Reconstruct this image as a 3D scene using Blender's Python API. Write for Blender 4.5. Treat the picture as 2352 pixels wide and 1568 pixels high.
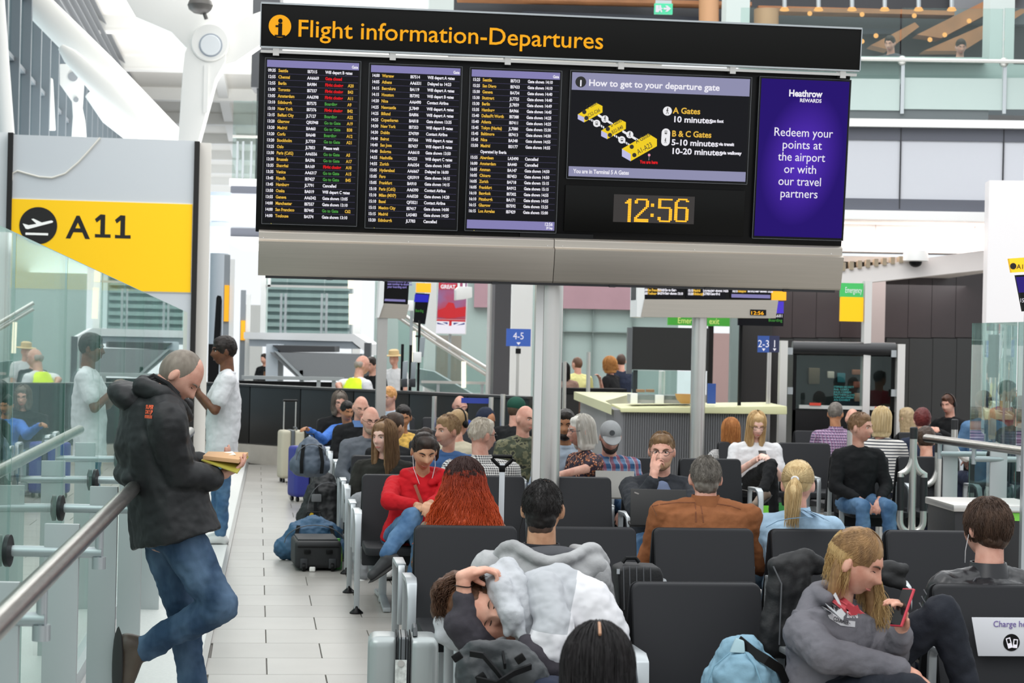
import bpy, bmesh, math, random
import numpy as np
from mathutils import Vector, Matrix, noise
random.seed(7)
for _o in list(bpy.data.objects): bpy.data.objects.remove(_o)
S = bpy.context.scene
COL = S.collection
PI = math.pi
V = Vector
# ------------------------------------------------------------------ camera
F, H, PITCH, ROLL = 4573.0, 1.80, math.atan(-2/4573), 0.022
_f = V((0, math.cos(PITCH), -math.sin(PITCH))); _u = V((0, math.sin(PITCH), math.cos(PITCH))); _r = V((1, 0, 0))
CR = _r*math.cos(ROLL) + _u*math.sin(ROLL); CU = _u*math.cos(ROLL) - _r*math.sin(ROLL); CF = _f
cd = bpy.data.cameras.new('camera'); cam = bpy.data.objects.new('camera', cd); COL.objects.link(cam)
cam.matrix_world = Matrix(((CR.x, CU.x, -CF.x, 0), (CR.y, CU.y, -CF.y, 0), (CR.z, CU.z, -CF.z, H), (0, 0, 0, 1)))
cd.sensor_width = 36; cd.lens = 36*F/2352; cd.clip_start = .1; cd.clip_end = 400
cd.dof.use_dof = True; cd.dof.focus_distance = 9.8; cd.dof.aperture_fstop = 7.5
S.camera = cam
# ------------------------------------------------------------------ light
w = bpy.data.worlds.new('world'); S.world = w; w.use_nodes = True
bg = w.node_tree.nodes['Background']; bg.inputs[0].default_value = (.93, .97, 1, 1); bg.inputs[1].default_value = 1.05
def area(name, loc, size, power, rot=(0, 0, 0), col=(1, 1, 1)):
    l = bpy.data.lights.new(name, 'AREA'); l.shape = 'RECTANGLE'; l.size, l.size_y = size; l.energy = power; l.color = col
    o = bpy.data.objects.new(name, l); o.location = loc; o.rotation_euler = rot; COL.objects.link(o); return o
area('hall_fill', (2, 7, 9.5), (16, 12), 620)  # this and the next two: overhead fill added to brighten the hall
area('hall_fill', (1, 24, 9.3), (14, 14), 1000)
area('hall_fill', (0, 40, 9.3), (14, 10), 1500)
area('roof_fill', (-7, 44, 3.2), (10, 26), 3000, (PI, 0, 0))  # upward fill added to whiten the roof steel, no fitting modelled
area('gate_fill', (4.5, 31.5, 2.9), (6, 4), 160)  # ceiling fill added for the dark gate area, no fitting modelled
sl = bpy.data.lights.new('daylight', 'SUN'); sl.energy = .8; sl.angle = .6; sl.color = (1, .98, .95)
so = bpy.data.objects.new('daylight', sl); so.rotation_euler = (math.radians(38), math.radians(-28), 0); so.location = (-8, -6, 14); COL.objects.link(so)
S.view_settings.view_transform = 'Standard'; S.view_settings.look = 'None'
S.view_settings.gamma = 1; S.view_settings.use_curve_mapping = False
S.view_settings.exposure = 0.0
S.cycles.max_bounces = 8; S.cycles.transparent_max_bounces = 24; S.cycles.glossy_bounces = 4
S.cycles.use_denoising = True; S.cycles.caustics_reflective = False; S.cycles.caustics_refractive = False

def P(x, y, D):
    """photo pixel -> world point at distance D along Y"""
    d = CF + CR*((x-1176)/F) + CU*((784-y)/F)
    return V((0, 0, H)) + d*(D/d.y)
def PZ(x, y, z):
    d = CF + CR*((x-1176)/F) + CU*((784-y)/F)
    return V((0, 0, H)) + d*((z-H)/d.z)
# ------------------------------------------------------------------ materials
def lin(h):
    h = h.lstrip('#'); c = [int(h[i:i+2], 16)/255 for i in (0, 2, 4)]
    return tuple(((x/12.92) if x <= .04045 else ((x+.055)/1.055)**2.4) for x in c)
_mats = {}
def mat(name, hexc='#808080', rough=.6, metal=0., spec=.5, var=0., vscale=8., bump=0., bscale=200., emit=0., stretch=None, hex2=None, sheen=0.):
    if name in _mats: return _mats[name]
    m = bpy.data.materials.new(name); m.use_nodes = True; nt = m.node_tree; b = nt.nodes['Principled BSDF']
    c = lin(hexc); b.inputs['Base Color'].default_value = (*c, 1); b.inputs['Roughness'].default_value = rough
    b.inputs['Metallic'].default_value = metal; b.inputs['Specular IOR Level'].default_value = spec
    m.diffuse_color = (*c, 1)
    if sheen: b.inputs['Sheen Weight'].default_value = sheen
    if emit: b.inputs['Emission Color'].default_value = (*c, 1); b.inputs['Emission Strength'].default_value = emit
    if var or bump:
        tc = nt.nodes.new('ShaderNodeTexCoord'); src = tc.outputs['Object']
        if stretch:
            mp = nt.nodes.new('ShaderNodeMapping'); mp.inputs['Scale'].default_value = stretch; nt.links.new(src, mp.inputs[0]); src = mp.outputs[0]
    if var:
        n = nt.nodes.new('ShaderNodeTexNoise'); n.inputs['Scale'].default_value = vscale; n.inputs['Detail'].default_value = 4; nt.links.new(src, n.inputs[0])
        r = nt.nodes.new('ShaderNodeValToRGB'); e = r.color_ramp.elements
        c2 = lin(hex2) if hex2 else tuple(min(1, x*(1+var)+.01*var) for x in c)
        c1 = c if hex2 else tuple(x*(1-var) for x in c)
        e[0].position = .36; e[0].color = (*c1, 1); e[1].position = .64; e[1].color = (*c2, 1)
        nt.links.new(n.outputs[0], r.inputs[0]); nt.links.new(r.outputs[0], b.inputs['Base Color'])
        if emit: nt.links.new(r.outputs[0], b.inputs['Emission Color'])
    if bump:
        n = nt.nodes.new('ShaderNodeTexNoise'); n.inputs['Scale'].default_value = bscale; n.inputs['Detail'].default_value = 3; nt.links.new(src, n.inputs[0])
        bm_ = nt.nodes.new('ShaderNodeBump'); bm_.inputs['Strength'].default_value = bump; bm_.inputs['Distance'].default_value = .01
        nt.links.new(n.outputs[0], bm_.inputs['Height']); nt.links.new(bm_.outputs[0], b.inputs['Normal'])
    _mats[name] = m; return m
def glow(name, hexc, k=1.0):
    if name in _mats: return _mats[name]
    m = bpy.data.materials.new(name); m.use_nodes = True; nt = m.node_tree; nt.nodes.clear()
    e = nt.nodes.new('ShaderNodeEmission'); o = nt.nodes.new('ShaderNodeOutputMaterial')
    e.inputs[0].default_value = (*lin(hexc), 1); e.inputs[1].default_value = k; nt.links.new(e.outputs[0], o.inputs[0])
    m.diffuse_color = (*lin(hexc), 1); _mats[name] = m; return m
def glassmat(name, tint='#dcefec', ior=1.5, refl=1.0, rough=0.0):
    m = bpy.data.materials.new(name); m.use_nodes = True; nt = m.node_tree; nt.nodes.clear()
    t = nt.nodes.new('ShaderNodeBsdfTransparent'); g = nt.nodes.new('ShaderNodeBsdfGlossy'); mx = nt.nodes.new('ShaderNodeMixShader'); lw = nt.nodes.new('ShaderNodeLayerWeight'); lw.inputs[0].default_value = .5; pw = nt.nodes.new('ShaderNodeMath'); pw.operation = 'POWER'; pw.inputs[1].default_value = 5; fr = nt.nodes.new('ShaderNodeMath'); fr.operation = 'MULTIPLY_ADD'; o = nt.nodes.new('ShaderNodeOutputMaterial')
    t.inputs[0].default_value = (*lin(tint), 1); g.inputs['Color'].default_value = (refl*.92, refl, refl*.98, 1); g.inputs['Roughness'].default_value = rough; f0 = ((ior-1)/(ior+1))**2; fr.inputs[1].default_value = 1-f0; fr.inputs[2].default_value = f0; nt.links.new(lw.outputs['Facing'], pw.inputs[0]); nt.links.new(pw.outputs[0], fr.inputs[0])
    nt.links.new(fr.outputs[0], mx.inputs[0]); nt.links.new(t.outputs[0], mx.inputs[1]); nt.links.new(g.outputs[0], mx.inputs[2]); nt.links.new(mx.outputs[0], o.inputs[0])
    return m
def checkmat(name, h1, h2, scale, rough=.8, kind='check', h3=None):
    """woven patterns in object space: gingham, plaid, stripes, houndstooth, flowers"""
    m = bpy.data.materials.new(name); m.use_nodes = True; nt = m.node_tree; b = nt.nodes['Principled BSDF']; b.inputs['Roughness'].default_value = rough
    tc = nt.nodes.new('ShaderNodeTexCoord'); sx = nt.nodes.new('ShaderNodeSeparateXYZ'); nt.links.new(tc.outputs['Object'], sx.inputs[0])
    def M(op, a, c=None):
        n = nt.nodes.new('ShaderNodeMath'); n.operation = op
        for i, q in enumerate((a, c)):
            if q is None: continue
            if isinstance(q, (int, float)): n.inputs[i].default_value = q
            else: nt.links.new(q, n.inputs[i])
        return n.outputs[0]
    def mix(f, a, c):
        n = nt.nodes.new('ShaderNodeMix'); n.data_type = 'RGBA'; nt.links.new(f, n.inputs[0])
        for i, q in ((6, a), (7, c)):
            if isinstance(q, str): n.inputs[i].default_value = (*lin(q), 1)
            else: nt.links.new(q, n.inputs[i])
        return n.outputs[2]
    hor = M('ADD', sx.outputs[0], M('MULTIPLY', sx.outputs[1], .7))
    def band(x, duty=.5): return M('LESS_THAN', M('FRACT', M('MULTIPLY', x, scale)), duty)
    if kind == 'check':
        c = mix(M('MULTIPLY', M('ADD', band(hor), band(sx.outputs[2])), .5), h1, h2)
    elif kind == 'stripe':
        c = mix(band(hor if h3 else sx.outputs[2], .45), h1, h2)
    elif kind == 'plaid':
        c = mix(band(sx.outputs[2]), h1, h2); c = mix(M('MULTIPLY', band(hor), .6), c, h3)
        c = mix(M('MULTIPLY', M('LESS_THAN', M('FRACT', M('MULTIPLY', hor, scale)), .07), .7), c, '#c9d6e0')
    elif kind == 'flower':
        v = nt.nodes.new('ShaderNodeTexVoronoi'); v.inputs['Scale'].default_value = scale; nt.links.new(tc.outputs['Object'], v.inputs[0])
        n = nt.nodes.new('ShaderNodeMix'); n.data_type = 'RGBA'
        c = mix(M('LESS_THAN', v.outputs[0], .42), h1, h2); c = mix(M('LESS_THAN', v.outputs[0], .17), c, h3)
    elif kind == 'camo':
        n1 = nt.nodes.new('ShaderNodeTexNoise'); n1.inputs['Scale'].default_value = scale; nt.links.new(tc.outputs['Object'], n1.inputs[0])
        c = mix(M('GREATER_THAN', n1.outputs[0], .5), h1, h2); c = mix(M('GREATER_THAN', n1.outputs[0], .6), c, h3)
    nt.links.new(c, b.inputs['Base Color']); return m
# ------------------------------------------------------------------ objects
def tag(o, label=None, cat=None, group=None, kind=None):
    if label: o['label'] = label
    if cat: o['category'] = cat
    if group: o['group'] = group
    if kind: o['kind'] = kind
    return o
def empty(name, loc, label=None, cat=None, group=None, rz=0., kind=None):
    o = bpy.data.objects.new(name, None); o.location = loc; o.rotation_euler = (0, 0, rz); o.empty_display_size = .1; COL.objects.link(o)
    return tag(o, label, cat, group, kind)
def link(name, me, m=None, parent=None, loc=None, smooth=True):
    o = bpy.data.objects.new(name, me); COL.objects.link(o)
    if m is not None:
        for q in (m if isinstance(m, (list, tuple)) else [m]): me.materials.append(q)
    if parent: o.parent = parent
    if loc is not None: o.location = loc
    return o
def shade(me, ang=40):
    me.polygons.foreach_set('use_smooth', [True]*len(me.polygons))
    if ang < 180:
        try: me.set_sharp_from_angle(angle=math.radians(ang))
        except Exception: pass
def copytree(o, parent=None):
    c = o.copy(); COL.objects.link(c)
    if parent: c.parent = parent
    for ch in list(o.children): copytree(ch, c)
    return c
class MB:
    """collects simple shapes into one mesh"""
    def __init__(s, org=(0, 0, 0)): s.v = []; s.f = []; s.mi = []; s.o = V(org)
    def add(s, vs, fs, mi=0):
        n = len(s.v); s.v += [tuple(V(q)-s.o) for q in vs]; s.f += [[n+i for i in q] for q in fs]; s.mi += [mi]*len(fs); return s
    def box(s, c, d, R=None, mi=0):
        c = V(c); h = [x/2 for x in d]; vs = []
        for x in (-1, 1):
            for y in (-1, 1):
                for z in (-1, 1):
                    q = V((x*h[0], y*h[1], z*h[2])); vs.append(c + (R @ q if R else q))
        return s.add(vs, [(0, 1, 3, 2), (4, 6, 7, 5), (0, 4, 5, 1), (2, 3, 7, 6), (0, 2, 6, 4), (1, 5, 7, 3)], mi)
    def span(s, a, b, mi=0):
        a, b = V(a), V(b); return s.box((a+b)/2, [abs(q) for q in (b-a)], None, mi)
    def tube(s, pts, r, n=12, caps=True, mi=0, flat=1.0, upv=None, closed=False):
        pts = [V(p) for p in pts]; rs = r if isinstance(r, (list, tuple)) else [r]*len(pts); vs = []; prev = None; N = len(pts)
        for i, p in enumerate(pts):
            if closed: t = pts[(i+1) % N]-pts[i-1]
            else: t = pts[min(i+1, N-1)]-pts[max(i-1, 0)]
            if t.length < 1e-9: t = V((0, 0, 1))
            t.normalize()
            if prev is None:
                a = V(upv) if upv else (V((0, 0, 1)) if abs(t.z) < .9 else V((1, 0, 0)))
            else: a = prev
            a = (a - t*a.dot(t)); a = a.normalized() if a.length > 1e-6 else t.orthogonal().normalized(); prev = a; b = t.cross(a)
            for k in range(n):
                q = 2*PI*k/n; vs.append(p + a*(math.cos(q)*rs[i]*flat) + b*(math.sin(q)*rs[i]))
        fs = []
        for i in range(N if closed else N-1):
            j = (i+1) % N
            for k in range(n): fs.append((i*n+k, i*n+(k+1) % n, j*n+(k+1) % n, j*n+k))
        if caps and not closed: fs += [tuple(reversed(range(n))), tuple(range((N-1)*n, N*n))]
        return s.add(vs, fs, mi)
    def bar(s, pts, w, t, side, mi=0):
        """flat bar of width w (along side) and thickness t following pts"""
        pts = [V(p) for p in pts]; side = V(side).normalized(); vs = []; N = len(pts)
        for i, p in enumerate(pts):
            d = (pts[min(i+1, N-1)]-pts[max(i-1, 0)]).normalized(); n = d.cross(side).normalized()
            ww = w[i] if isinstance(w, (list, tuple)) else w; tt = t[i] if isinstance(t, (list, tuple)) else t
            for a, b in ((-1, -1), (1, -1), (1, 1), (-1, 1)): vs.append(p + side*(a*ww/2) + n*(b*tt/2))
        fs = [(3, 2, 1, 0), tuple(range((N-1)*4, N*4))]
        for i in range(N-1):
            for k in range(4): fs.append((i*4+k, i*4+(k+1) % 4, (i+1)*4+(k+1) % 4, (i+1)*4+k))
        return s.add(vs, fs, mi)
    def lathe(s, c, prof, n=20, mi=0, R=None):
        c = V(c); vs = []; fs = []
        for r, z in prof:
            for k in range(n):
                q = V((r*math.cos(2*PI*k/n), r*math.sin(2*PI*k/n), z)); vs.append(c + (R @ q if R else q))
        m = len(prof)
        for i in range(m-1):
            for k in range(n): fs.append((i*n+k, i*n+(k+1) % n, (i+1)*n+(k+1) % n, (i+1)*n+k))
        fs += [tuple(reversed(range(n))), tuple(range((m-1)*n, m*n))]
        return s.add(vs, fs, mi)
    def prism(s, pts, depth, mi=0):
        """polygon pts extruded along vector depth"""
        pts = [V(p) for p in pts]; d = V(depth); n = len(pts)
        vs = pts + [p+d for p in pts]; fs = [tuple(reversed(range(n))), tuple(range(n, 2*n))]
        for k in range(n): fs.append((k, (k+1) % n, n+(k+1) % n, n+k))
        return s.add(vs, fs, mi)
    def ball(s, c, r, n=10, m=7, R=None, mi=0):
        c = V(c); r = r if isinstance(r, (list, tuple)) else (r,)*3; vs = []; fs = []
        for i in range(m+1):
            th = PI*i/m
            for k in range(n):
                q = V((r[0]*math.sin(th)*math.cos(2*PI*k/n), r[1]*math.sin(th)*math.sin(2*PI*k/n), r[2]*math.cos(th))); vs.append(c + (R @ q if R else q))
        for i in range(m):
            for k in range(n): fs.append((i*n+k, (i+1)*n+k, (i+1)*n+(k+1) % n, i*n+(k+1) % n))
        return s.add(vs, fs, mi)
    def build(s, name, m, parent=None, bev=0., seg=2, ang=40, loc=None, label=None, cat=None, group=None, kind=None):
        me = bpy.data.meshes.new(name); me.from_pydata(s.v, [], s.f); me.polygons.foreach_set('material_index', s.mi); me.validate(); me.update()
        bm = bmesh.new(); bm.from_mesh(me); bmesh.ops.remove_doubles(bm, verts=bm.verts, dist=1e-6); bmesh.ops.recalc_face_normals(bm, faces=bm.faces)
        if bev:
            es = [e for e in bm.edges if len(e.link_faces) == 2 and e.calc_face_angle(0) > .5]
            bmesh.ops.bevel(bm, geom=es, offset=bev, segments=seg, profile=.6, affect='EDGES', clamp_overlap=True)
        bm.to_mesh(me); bm.free(); shade(me, ang)
        o = link(name, me, m, parent, loc)
        if label and kind != 'x': tag(o, label, cat, group, kind)
        elif kind: o['kind'] = kind
        return o
def top(mb, name, m, label, cat, group=None, org=None, bev=0., ang=40):
    """one-mesh thing whose origin stands at its base"""
    vs = [V(q) for q in mb.v]; lo = V([min(q[i] for q in vs) for i in range(3)]); hi = V([max(q[i] for q in vs) for i in range(3)])
    c = V(((lo.x+hi.x)/2, (lo.y+hi.y)/2, lo.z)); mb.v = [tuple(q-c) for q in vs]
    return mb.build(name, m, None, bev, 2, ang, c, label, cat, group)
def struct(mb, name, m, bev=0.):
    return mb.build(name, m, None, bev, kind='structure')
def slab(mb, x0, y0, x1, y1, D, t=.05, mi=0):
    """box whose front covers a photo rectangle at distance D"""
    a, b = P(x0, y1, D), P(x1, y0, D); return mb.span((a.x, D, a.z), (b.x, D+t, b.z), mi)
_txtm = {}
def text(body, size, m, parent, loc, R, name='lettering', align='LEFT', bold=0., ext=.0006, spacing=None, xs=1.0, res=3, shear=0.):
    """flat lettering; R maps local x (reading direction), y (up), z (out of the face)"""
    cu = bpy.data.curves.new(name, 'FONT'); cu.body = body; cu.size = size; cu.align_x = align; cu.align_y = 'TOP_BASELINE'
    cu.offset = bold; cu.extrude = ext; cu.resolution_u = res; cu.shear = shear
    if spacing: cu.space_line = spacing
    t = bpy.data.objects.new('tmp', cu); COL.objects.link(t)
    dg = bpy.context.evaluated_depsgraph_get(); me = bpy.data.meshes.new_from_object(t.evaluated_get(dg)); bpy.data.objects.remove(t)
    me.materials.clear(); me.transform(Matrix.Diagonal((xs, 1, 1, 1)))
    o = link(name, me, m, parent); o.matrix_local = Matrix.Translation(V(loc)) @ R.to_4x4(); return o
# ------------------------------------------------------------------ people
def rotz(d): return Matrix.Rotation(math.radians(d), 3, 'Z')
def rotx(d): return Matrix.Rotation(math.radians(d), 3, 'X')
def roty(d): return Matrix.Rotation(math.radians(d), 3, 'Y')
_clouds = {}
def clouds(sc):
    if sc not in _clouds:
        t = bpy.data.textures.new('folds', 'CLOUDS'); t.noise_scale = sc; t.noise_depth = 2; _clouds[sc] = t
    return _clouds[sc]
class Blob(MB):
    """overlapping solids fused into one smooth surface"""
    def cap(s, p0, p1, r0, r1, n=12):
        p0, p1 = V(p0), V(p1); d = p1-p0; L = d.length
        if L < 1e-5: return s.ball(p0, max(r0, r1))
        t = d/L; pts = []; rs = []
        for a in (-90, -55, -25): pts.append(p0 + t*(math.sin(math.radians(a))*r0)); rs.append(max(1e-4, math.cos(math.radians(a))*r0))
        pts.append(p0); rs.append(r0); pts.append(p1); rs.append(r1)
        for a in (25, 55, 90): pts.append(p1 + t*(math.sin(math.radians(a))*r1)); rs.append(max(1e-4, math.cos(math.radians(a))*r1))
        return s.tube(pts, rs, n)
    def chain(s, pts, rs):
        for i in range(len(pts)-1): s.cap(pts[i], pts[i+1], rs[i], rs[i+1])
        return s
    def loft(s, pts, rx, ry, right, n=20):
        """elliptic rings along a spine"""
        pts = [V(p) for p in pts]; vs = []; right = V(right).normalized(); N = len(pts)
        for i, p in enumerate(pts):
            t = (pts[min(i+1, N-1)]-pts[max(i-1, 0)]).normalized(); r = (right-t*right.dot(t)).normalized(); f = t.cross(r)
            for k in range(n):
                a = 2*PI*k/n; ca, sa = math.cos(a), math.sin(a)
                ca = math.copysign(abs(ca)**.85, ca); sa = math.copysign(abs(sa)**.85, sa)
                vs.append(p + r*(ca*rx[i]) + f*(sa*ry[i]))
        fs = [tuple(reversed(range(n))), tuple(range((N-1)*n, N*n))]
        for i in range(N-1):
            for k in range(n): fs.append((i*n+k, i*n+(k+1) % n, (i+1)*n+(k+1) % n, (i+1)*n+k))
        return s.add(vs, fs)
    def fuse(s, name, m, parent, voxel=.01, smooth=5, folds=None, loc=None, label=None, sm2=0):
        me = bpy.data.meshes.new('tmp'); me.from_pydata(s.v, [], s.f); me.update()
        bm = bmesh.new(); bm.from_mesh(me); bmesh.ops.recalc_face_normals(bm, faces=bm.faces); bm.to_mesh(me); bm.free()
        o = bpy.data.objects.new('tmp', me); COL.objects.link(o)
        r = o.modifiers.new('r', 'REMESH'); r.mode = 'VOXEL'; r.voxel_size = voxel; r.use_smooth_shade = True
        if smooth: q = o.modifiers.new('s', 'SMOOTH'); q.factor = .5; q.iterations = smooth
        for sc, st in (folds or []):
            q = o.modifiers.new('d', 'DISPLACE'); q.texture = clouds(sc); q.strength = st; q.mid_level = .5; q.texture_coords = 'LOCAL'
        if sm2: q = o.modifiers.new('s2', 'SMOOTH'); q.factor = .5; q.iterations = sm2
        dg = bpy.context.evaluated_depsgraph_get(); m2 = bpy.data.meshes.new_from_object(o.evaluated_get(dg)); bpy.data.objects.remove(o); bpy.data.meshes.remove(me)
        m2.name = name; m2.materials.clear(); shade(m2, 180)
        ob = link(name, m2, m, parent, loc)
        if label: ob['label'] = label
        return ob
# ---- head
def head_verts(k=1.0, male=True, n=44, m=36):
    u = []
    for i in range(m+1):
        th = PI*i/m
        for j in range(n): ph = 2*PI*j/n; u.append((math.sin(th)*math.cos(ph), math.sin(th)*math.sin(ph), math.cos(th)))
    u = np.array(u); x = .0745*u[:, 0]; y = .0955*u[:, 1]; z = .118*u[:, 2]
    t = np.clip(-u[:, 2], 0, 1)
    x = x*(1-(.26 if male else .33)*t**1.6); fr = u[:, 1] > 0
    st = np.clip((t-.15)/.7, 0, 1); st = st*st*(3-2*st)
    y = np.where(fr, y*(1+.16*t), y*(1-.5*st))
    w = np.clip(u[:, 1]*2.2, 0, 1)
    g = lambda cx, sx, cz, sz: np.exp(-((np.abs(x)-cx)/sx)**2-((z-cz)/sz)**2)
    nz = np.clip((.022-z)/.052, 0, 1)*np.clip((z+.046)/.012, 0, 1)
    y = y + w*(.027*nz*np.exp(-(x/(.009+.006*nz))**2) - .0125*g(.031, .017, .006, .013) + .005*g(.028, .03, .03, .012)
               + .006*g(0, .024, -.066, .011) - .004*g(0, .02, -.083, .007) + .008*g(0, .022, -.103, .016) + .005*g(.04, .02, -.025, .02) - .003*g(0, .02, -.066, .003))
    v = np.stack([x, y, z], 1)*k
    fs = []
    for i in range(m):
        for j in range(n): fs.append((i*n+j, (i+1)*n+j, (i+1)*n+(j+1) % n, i*n+(j+1) % n))
    return v, fs
SKIN = {'fair': ('#dfae98', '#c98e78'), 'pink': ('#dcab98', '#c68f7c'), 'tan': ('#b9835f', '#9c6a4a'), 'olive': ('#c89a7a', '#a97c5e'), 'brown': ('#7a5038', '#5f3b29'), 'pale': ('#ecc6b6', '#dcA898')}
def skinmat(t):
    a, b = SKIN[t]; m = mat('skin_'+t, b, .5, 0, .4, var=.2, vscale=14, hex2=a)
    bs = m.node_tree.nodes['Principled BSDF']; bs.inputs['Subsurface Weight'].default_value = .12; bs.inputs['Subsurface Radius'].default_value = (.012, .005, .003)
    return m
def hand(b, wr, d, pn, side, curl=30, k=1.0, spread=.0, curls=None, thumb=None):
    """palm, four jointed fingers and a thumb from the side. d: along the hand, pn: palm normal, side: +1 thumb on d x pn"""
    d = V(d).normalized(); pn = V(pn); pn = (pn-d*pn.dot(d)).normalized(); lat = d.cross(pn)*side
    R = Matrix((lat, d, pn)).transposed()
    b.cap(wr-d*.01*k, wr+d*.035*k, .024*k, .027*k)
    b.ball(wr+d*.055*k, (.039*k, .047*k, .0155*k), 14, 9, R)
    L = [.92, 1.04, 1.0, .8]
    for i in range(4):
        o = (1.5-i)*.0205*k; base = wr + d*(.088*k-abs(i-1.2)*.004*k) + lat*o
        cr = (curls[i] if curls else curl+i*3); fd = (d+lat*(spread*(1.5-i))).normalized(); ax = fd.cross(pn)
        p = base; a = 0; r = .0092*k
        for j, ln in enumerate((.043, .027, .021)):
            a += math.radians(cr*(.7 if j == 0 else 1.0)); q = p + (fd*math.cos(a)+pn*math.sin(a))*(ln*L[i]*k); b.cap(p, q, r, r*.92); p = q; r *= .92
    tb = wr + d*.03*k + lat*.026*k; td = thumb or (d*.55+lat*.75+pn*.35); td = V(td).normalized()
    q = tb+td*.038*k; b.cap(tb, q, .0145*k, .0115*k); q2 = q+(td*.8+d*.5-lat*.1).normalized()*.032*k; b.cap(q, q2, .0108*k, .009*k)
def ellp(a, phi, r):  # point on ellipsoid, a = polar from top, phi = azimuth from front(+Y)
    return V((r[0]*math.sin(a)*math.sin(phi), r[1]*math.sin(a)*math.cos(phi), r[2]*math.cos(a)))
def strand_mesh(paths, r0=.0016, n=3, taper=.4, O=(0, 0, 0)):
    b = MB(O)
    for pts in paths:
        N = len(pts); b.tube(pts, [r0*(1-(1-taper)*i/(N-1)) for i in range(N)], n, False)
    return b
def hairmat(name, h1, h2, rough=.45, var=.35):
    m = mat('hair_'+name, h1, rough, 0, .3, var=var, vscale=14, hex2=h2, stretch=(3, 3, .6))
    e = [n for n in m.node_tree.nodes if n.type == 'VALTORGB'][0].color_ramp.elements; e[0].position = .22; e[1].position = .80
    return m
def person(label, head, face=0, hyaw=0, hpitch=5, hroll=0, k=1.0, lean=6, stand=False, skin='fair', hair=None, hcol=('#3a2a20', '#57402f'),
           topm=None, sleeve='long', trw=1., trouser=None, shoes=None, kneeL=None, kneeR=None, ankL=None, ankR=None, elbL=None, elbR=None, wrL=None, wrR=None,
           handL=None, handR=None, vox=.011, male=True, infl=.016, hood=False, collar=None, glasses=None, beard=None, group=None, cat='person', folds=True,
           legs=True, width=1.0, hat=None, facedet=True, seatz=.53, shoek=1., neckup=0., name='person', neckfwd=0., shdrop=0., hands=True, pelvis=None, toeL=None, toeR=None, belly=0., hairkw=None, brow=None, toplabel=None, phones=None):
    Hc = head if isinstance(head, Vector) else P(*head)
    R = rotz(face); fwd = R @ V((0, 1, 0)); rt = R @ V((1, 0, 0)); up = V((0, 0, 1))
    RH = R @ rotz(hyaw) @ rotx(-hpitch) @ roty(hroll)
    N = Hc - up*((.170-neckup)*k*math.cos(math.radians(hpitch*.85))) - fwd*(.025+.13*math.sin(math.radians(hpitch))+neckfwd)*k
    pz = N.z-.50*k if stand else seatz
    Pv = pelvis or (N - up*(N.z-pz) - fwd*math.tan(math.radians(lean))*(N.z-pz))
    ax = (N-Pv).normalized()
    root = empty(name, (Pv.x, Pv.y, 0.), label, cat, group); O = V((Pv.x, Pv.y, 0.))
    sw = .178*k*width
    J = {}
    for s, n in ((-1, 'L'), (1, 'R')):
        J['sh'+n] = N - ax*(.072+shdrop)*k + rt*(s*sw)
        J['el'+n] = J['sh'+n] + rt*(s*.055) - up*.25*k + fwd*(.02 if stand else .06)
        J['wr'+n] = J['el'+n] + (V((0, 0, -.24))*k + fwd*.05 if stand else fwd*.17*k - rt*(s*.14*k) - up*.09*k)
        J['hip'+n] = Pv + rt*(s*.088*k*width) - up*.01
        if stand: J['kn'+n] = J['hip'+n]*1 + up*(.52*k-J['hip'+n].z+.0) + fwd*.02; J['an'+n] = V((J['hip'+n].x, J['hip'+n].y, .09)) + rt*(s*.01)
        else: J['kn'+n] = J['hip'+n] + fwd*.40*k + rt*(s*.03) + up*.0; J['an'+n] = V((J['kn'+n].x, J['kn'+n].y, .10)) + fwd*.02
    for kk, val in (('knL', kneeL), ('knR', kneeR), ('anL', ankL), ('anR', ankR), ('elL', elbL), ('elR', elbR), ('wrL', wrL), ('wrR', wrR)):
        if val is not None: J[kk] = val if isinstance(val, Vector) else Pv + rt*val[0] + fwd*val[1] + up*val[2]
    hm = lambda p: Hc + RH @ (V(p)*k)
    # body
    b = Blob(O); hv, hf = head_verts(k, male); RHn = np.array(RH); hw = hv @ RHn.T + np.array(Hc)
    b.add([tuple(q) for q in hw], hf)
    for s in (-1, 1): b.ball(hm((s*.0785, -.012, -.008)), (.011*k, .021*k, .034*k), 10, 8, RH @ rotz(-s*25))
    nr = .056*k if male else .047*k
    b.cap(hm((0, -.022, -.06)), N - ax*.03, nr, nr*1.12)
    spine = [Pv - ax*.06, Pv, Pv.lerp(N, .3), Pv.lerp(N, .62), Pv.lerp(N, .86), N - ax*.015]
    rx = [.13*k*width, .158*k*width, .142*k*width, .165*k*width, .165*k*width, .06*k]; ry = [.1*k, .112*k, .1*k+belly, .112*k, .085*k, .055*k]
    b.loft(spine, rx, ry, rt)
    for n, s in (('L', -1), ('R', 1)):
        b.cap(J['sh'+n], J['el'+n], .046*k, .037*k); b.cap(J['el'+n], J['wr'+n], .038*k, .026*k)
        b.cap(N - ax*.015, J['sh'+n], .048*k, .046*k)
        hd = handL if n == 'L' else handR
        if hands:
            d = (J['wr'+n]-J['el'+n]).normalized()
            if hd is None: hand(b, J['wr'+n], (d - up*.15 + fwd*.2), -up - rt*(s*.4), -s, 28, k)
            else: hand(b, J['wr'+n], hd.get('d', d), hd['pn'], hd.get('side', -s), hd.get('curl', 30), k, hd.get('spread', 0.), hd.get('curls'), hd.get('thumb'))
    if legs and trouser is None:
        for n in 'LR': b.cap(J['hip'+n], J['kn'+n], .078*k, .052*k); b.cap(J['kn'+n], J['an'+n], .05*k, .034*k)
    b.fuse('body', skinmat(skin), root, vox, 3)
    # face
    if facedet is True and hpitch >= 14: facedet = 'closed'
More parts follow.
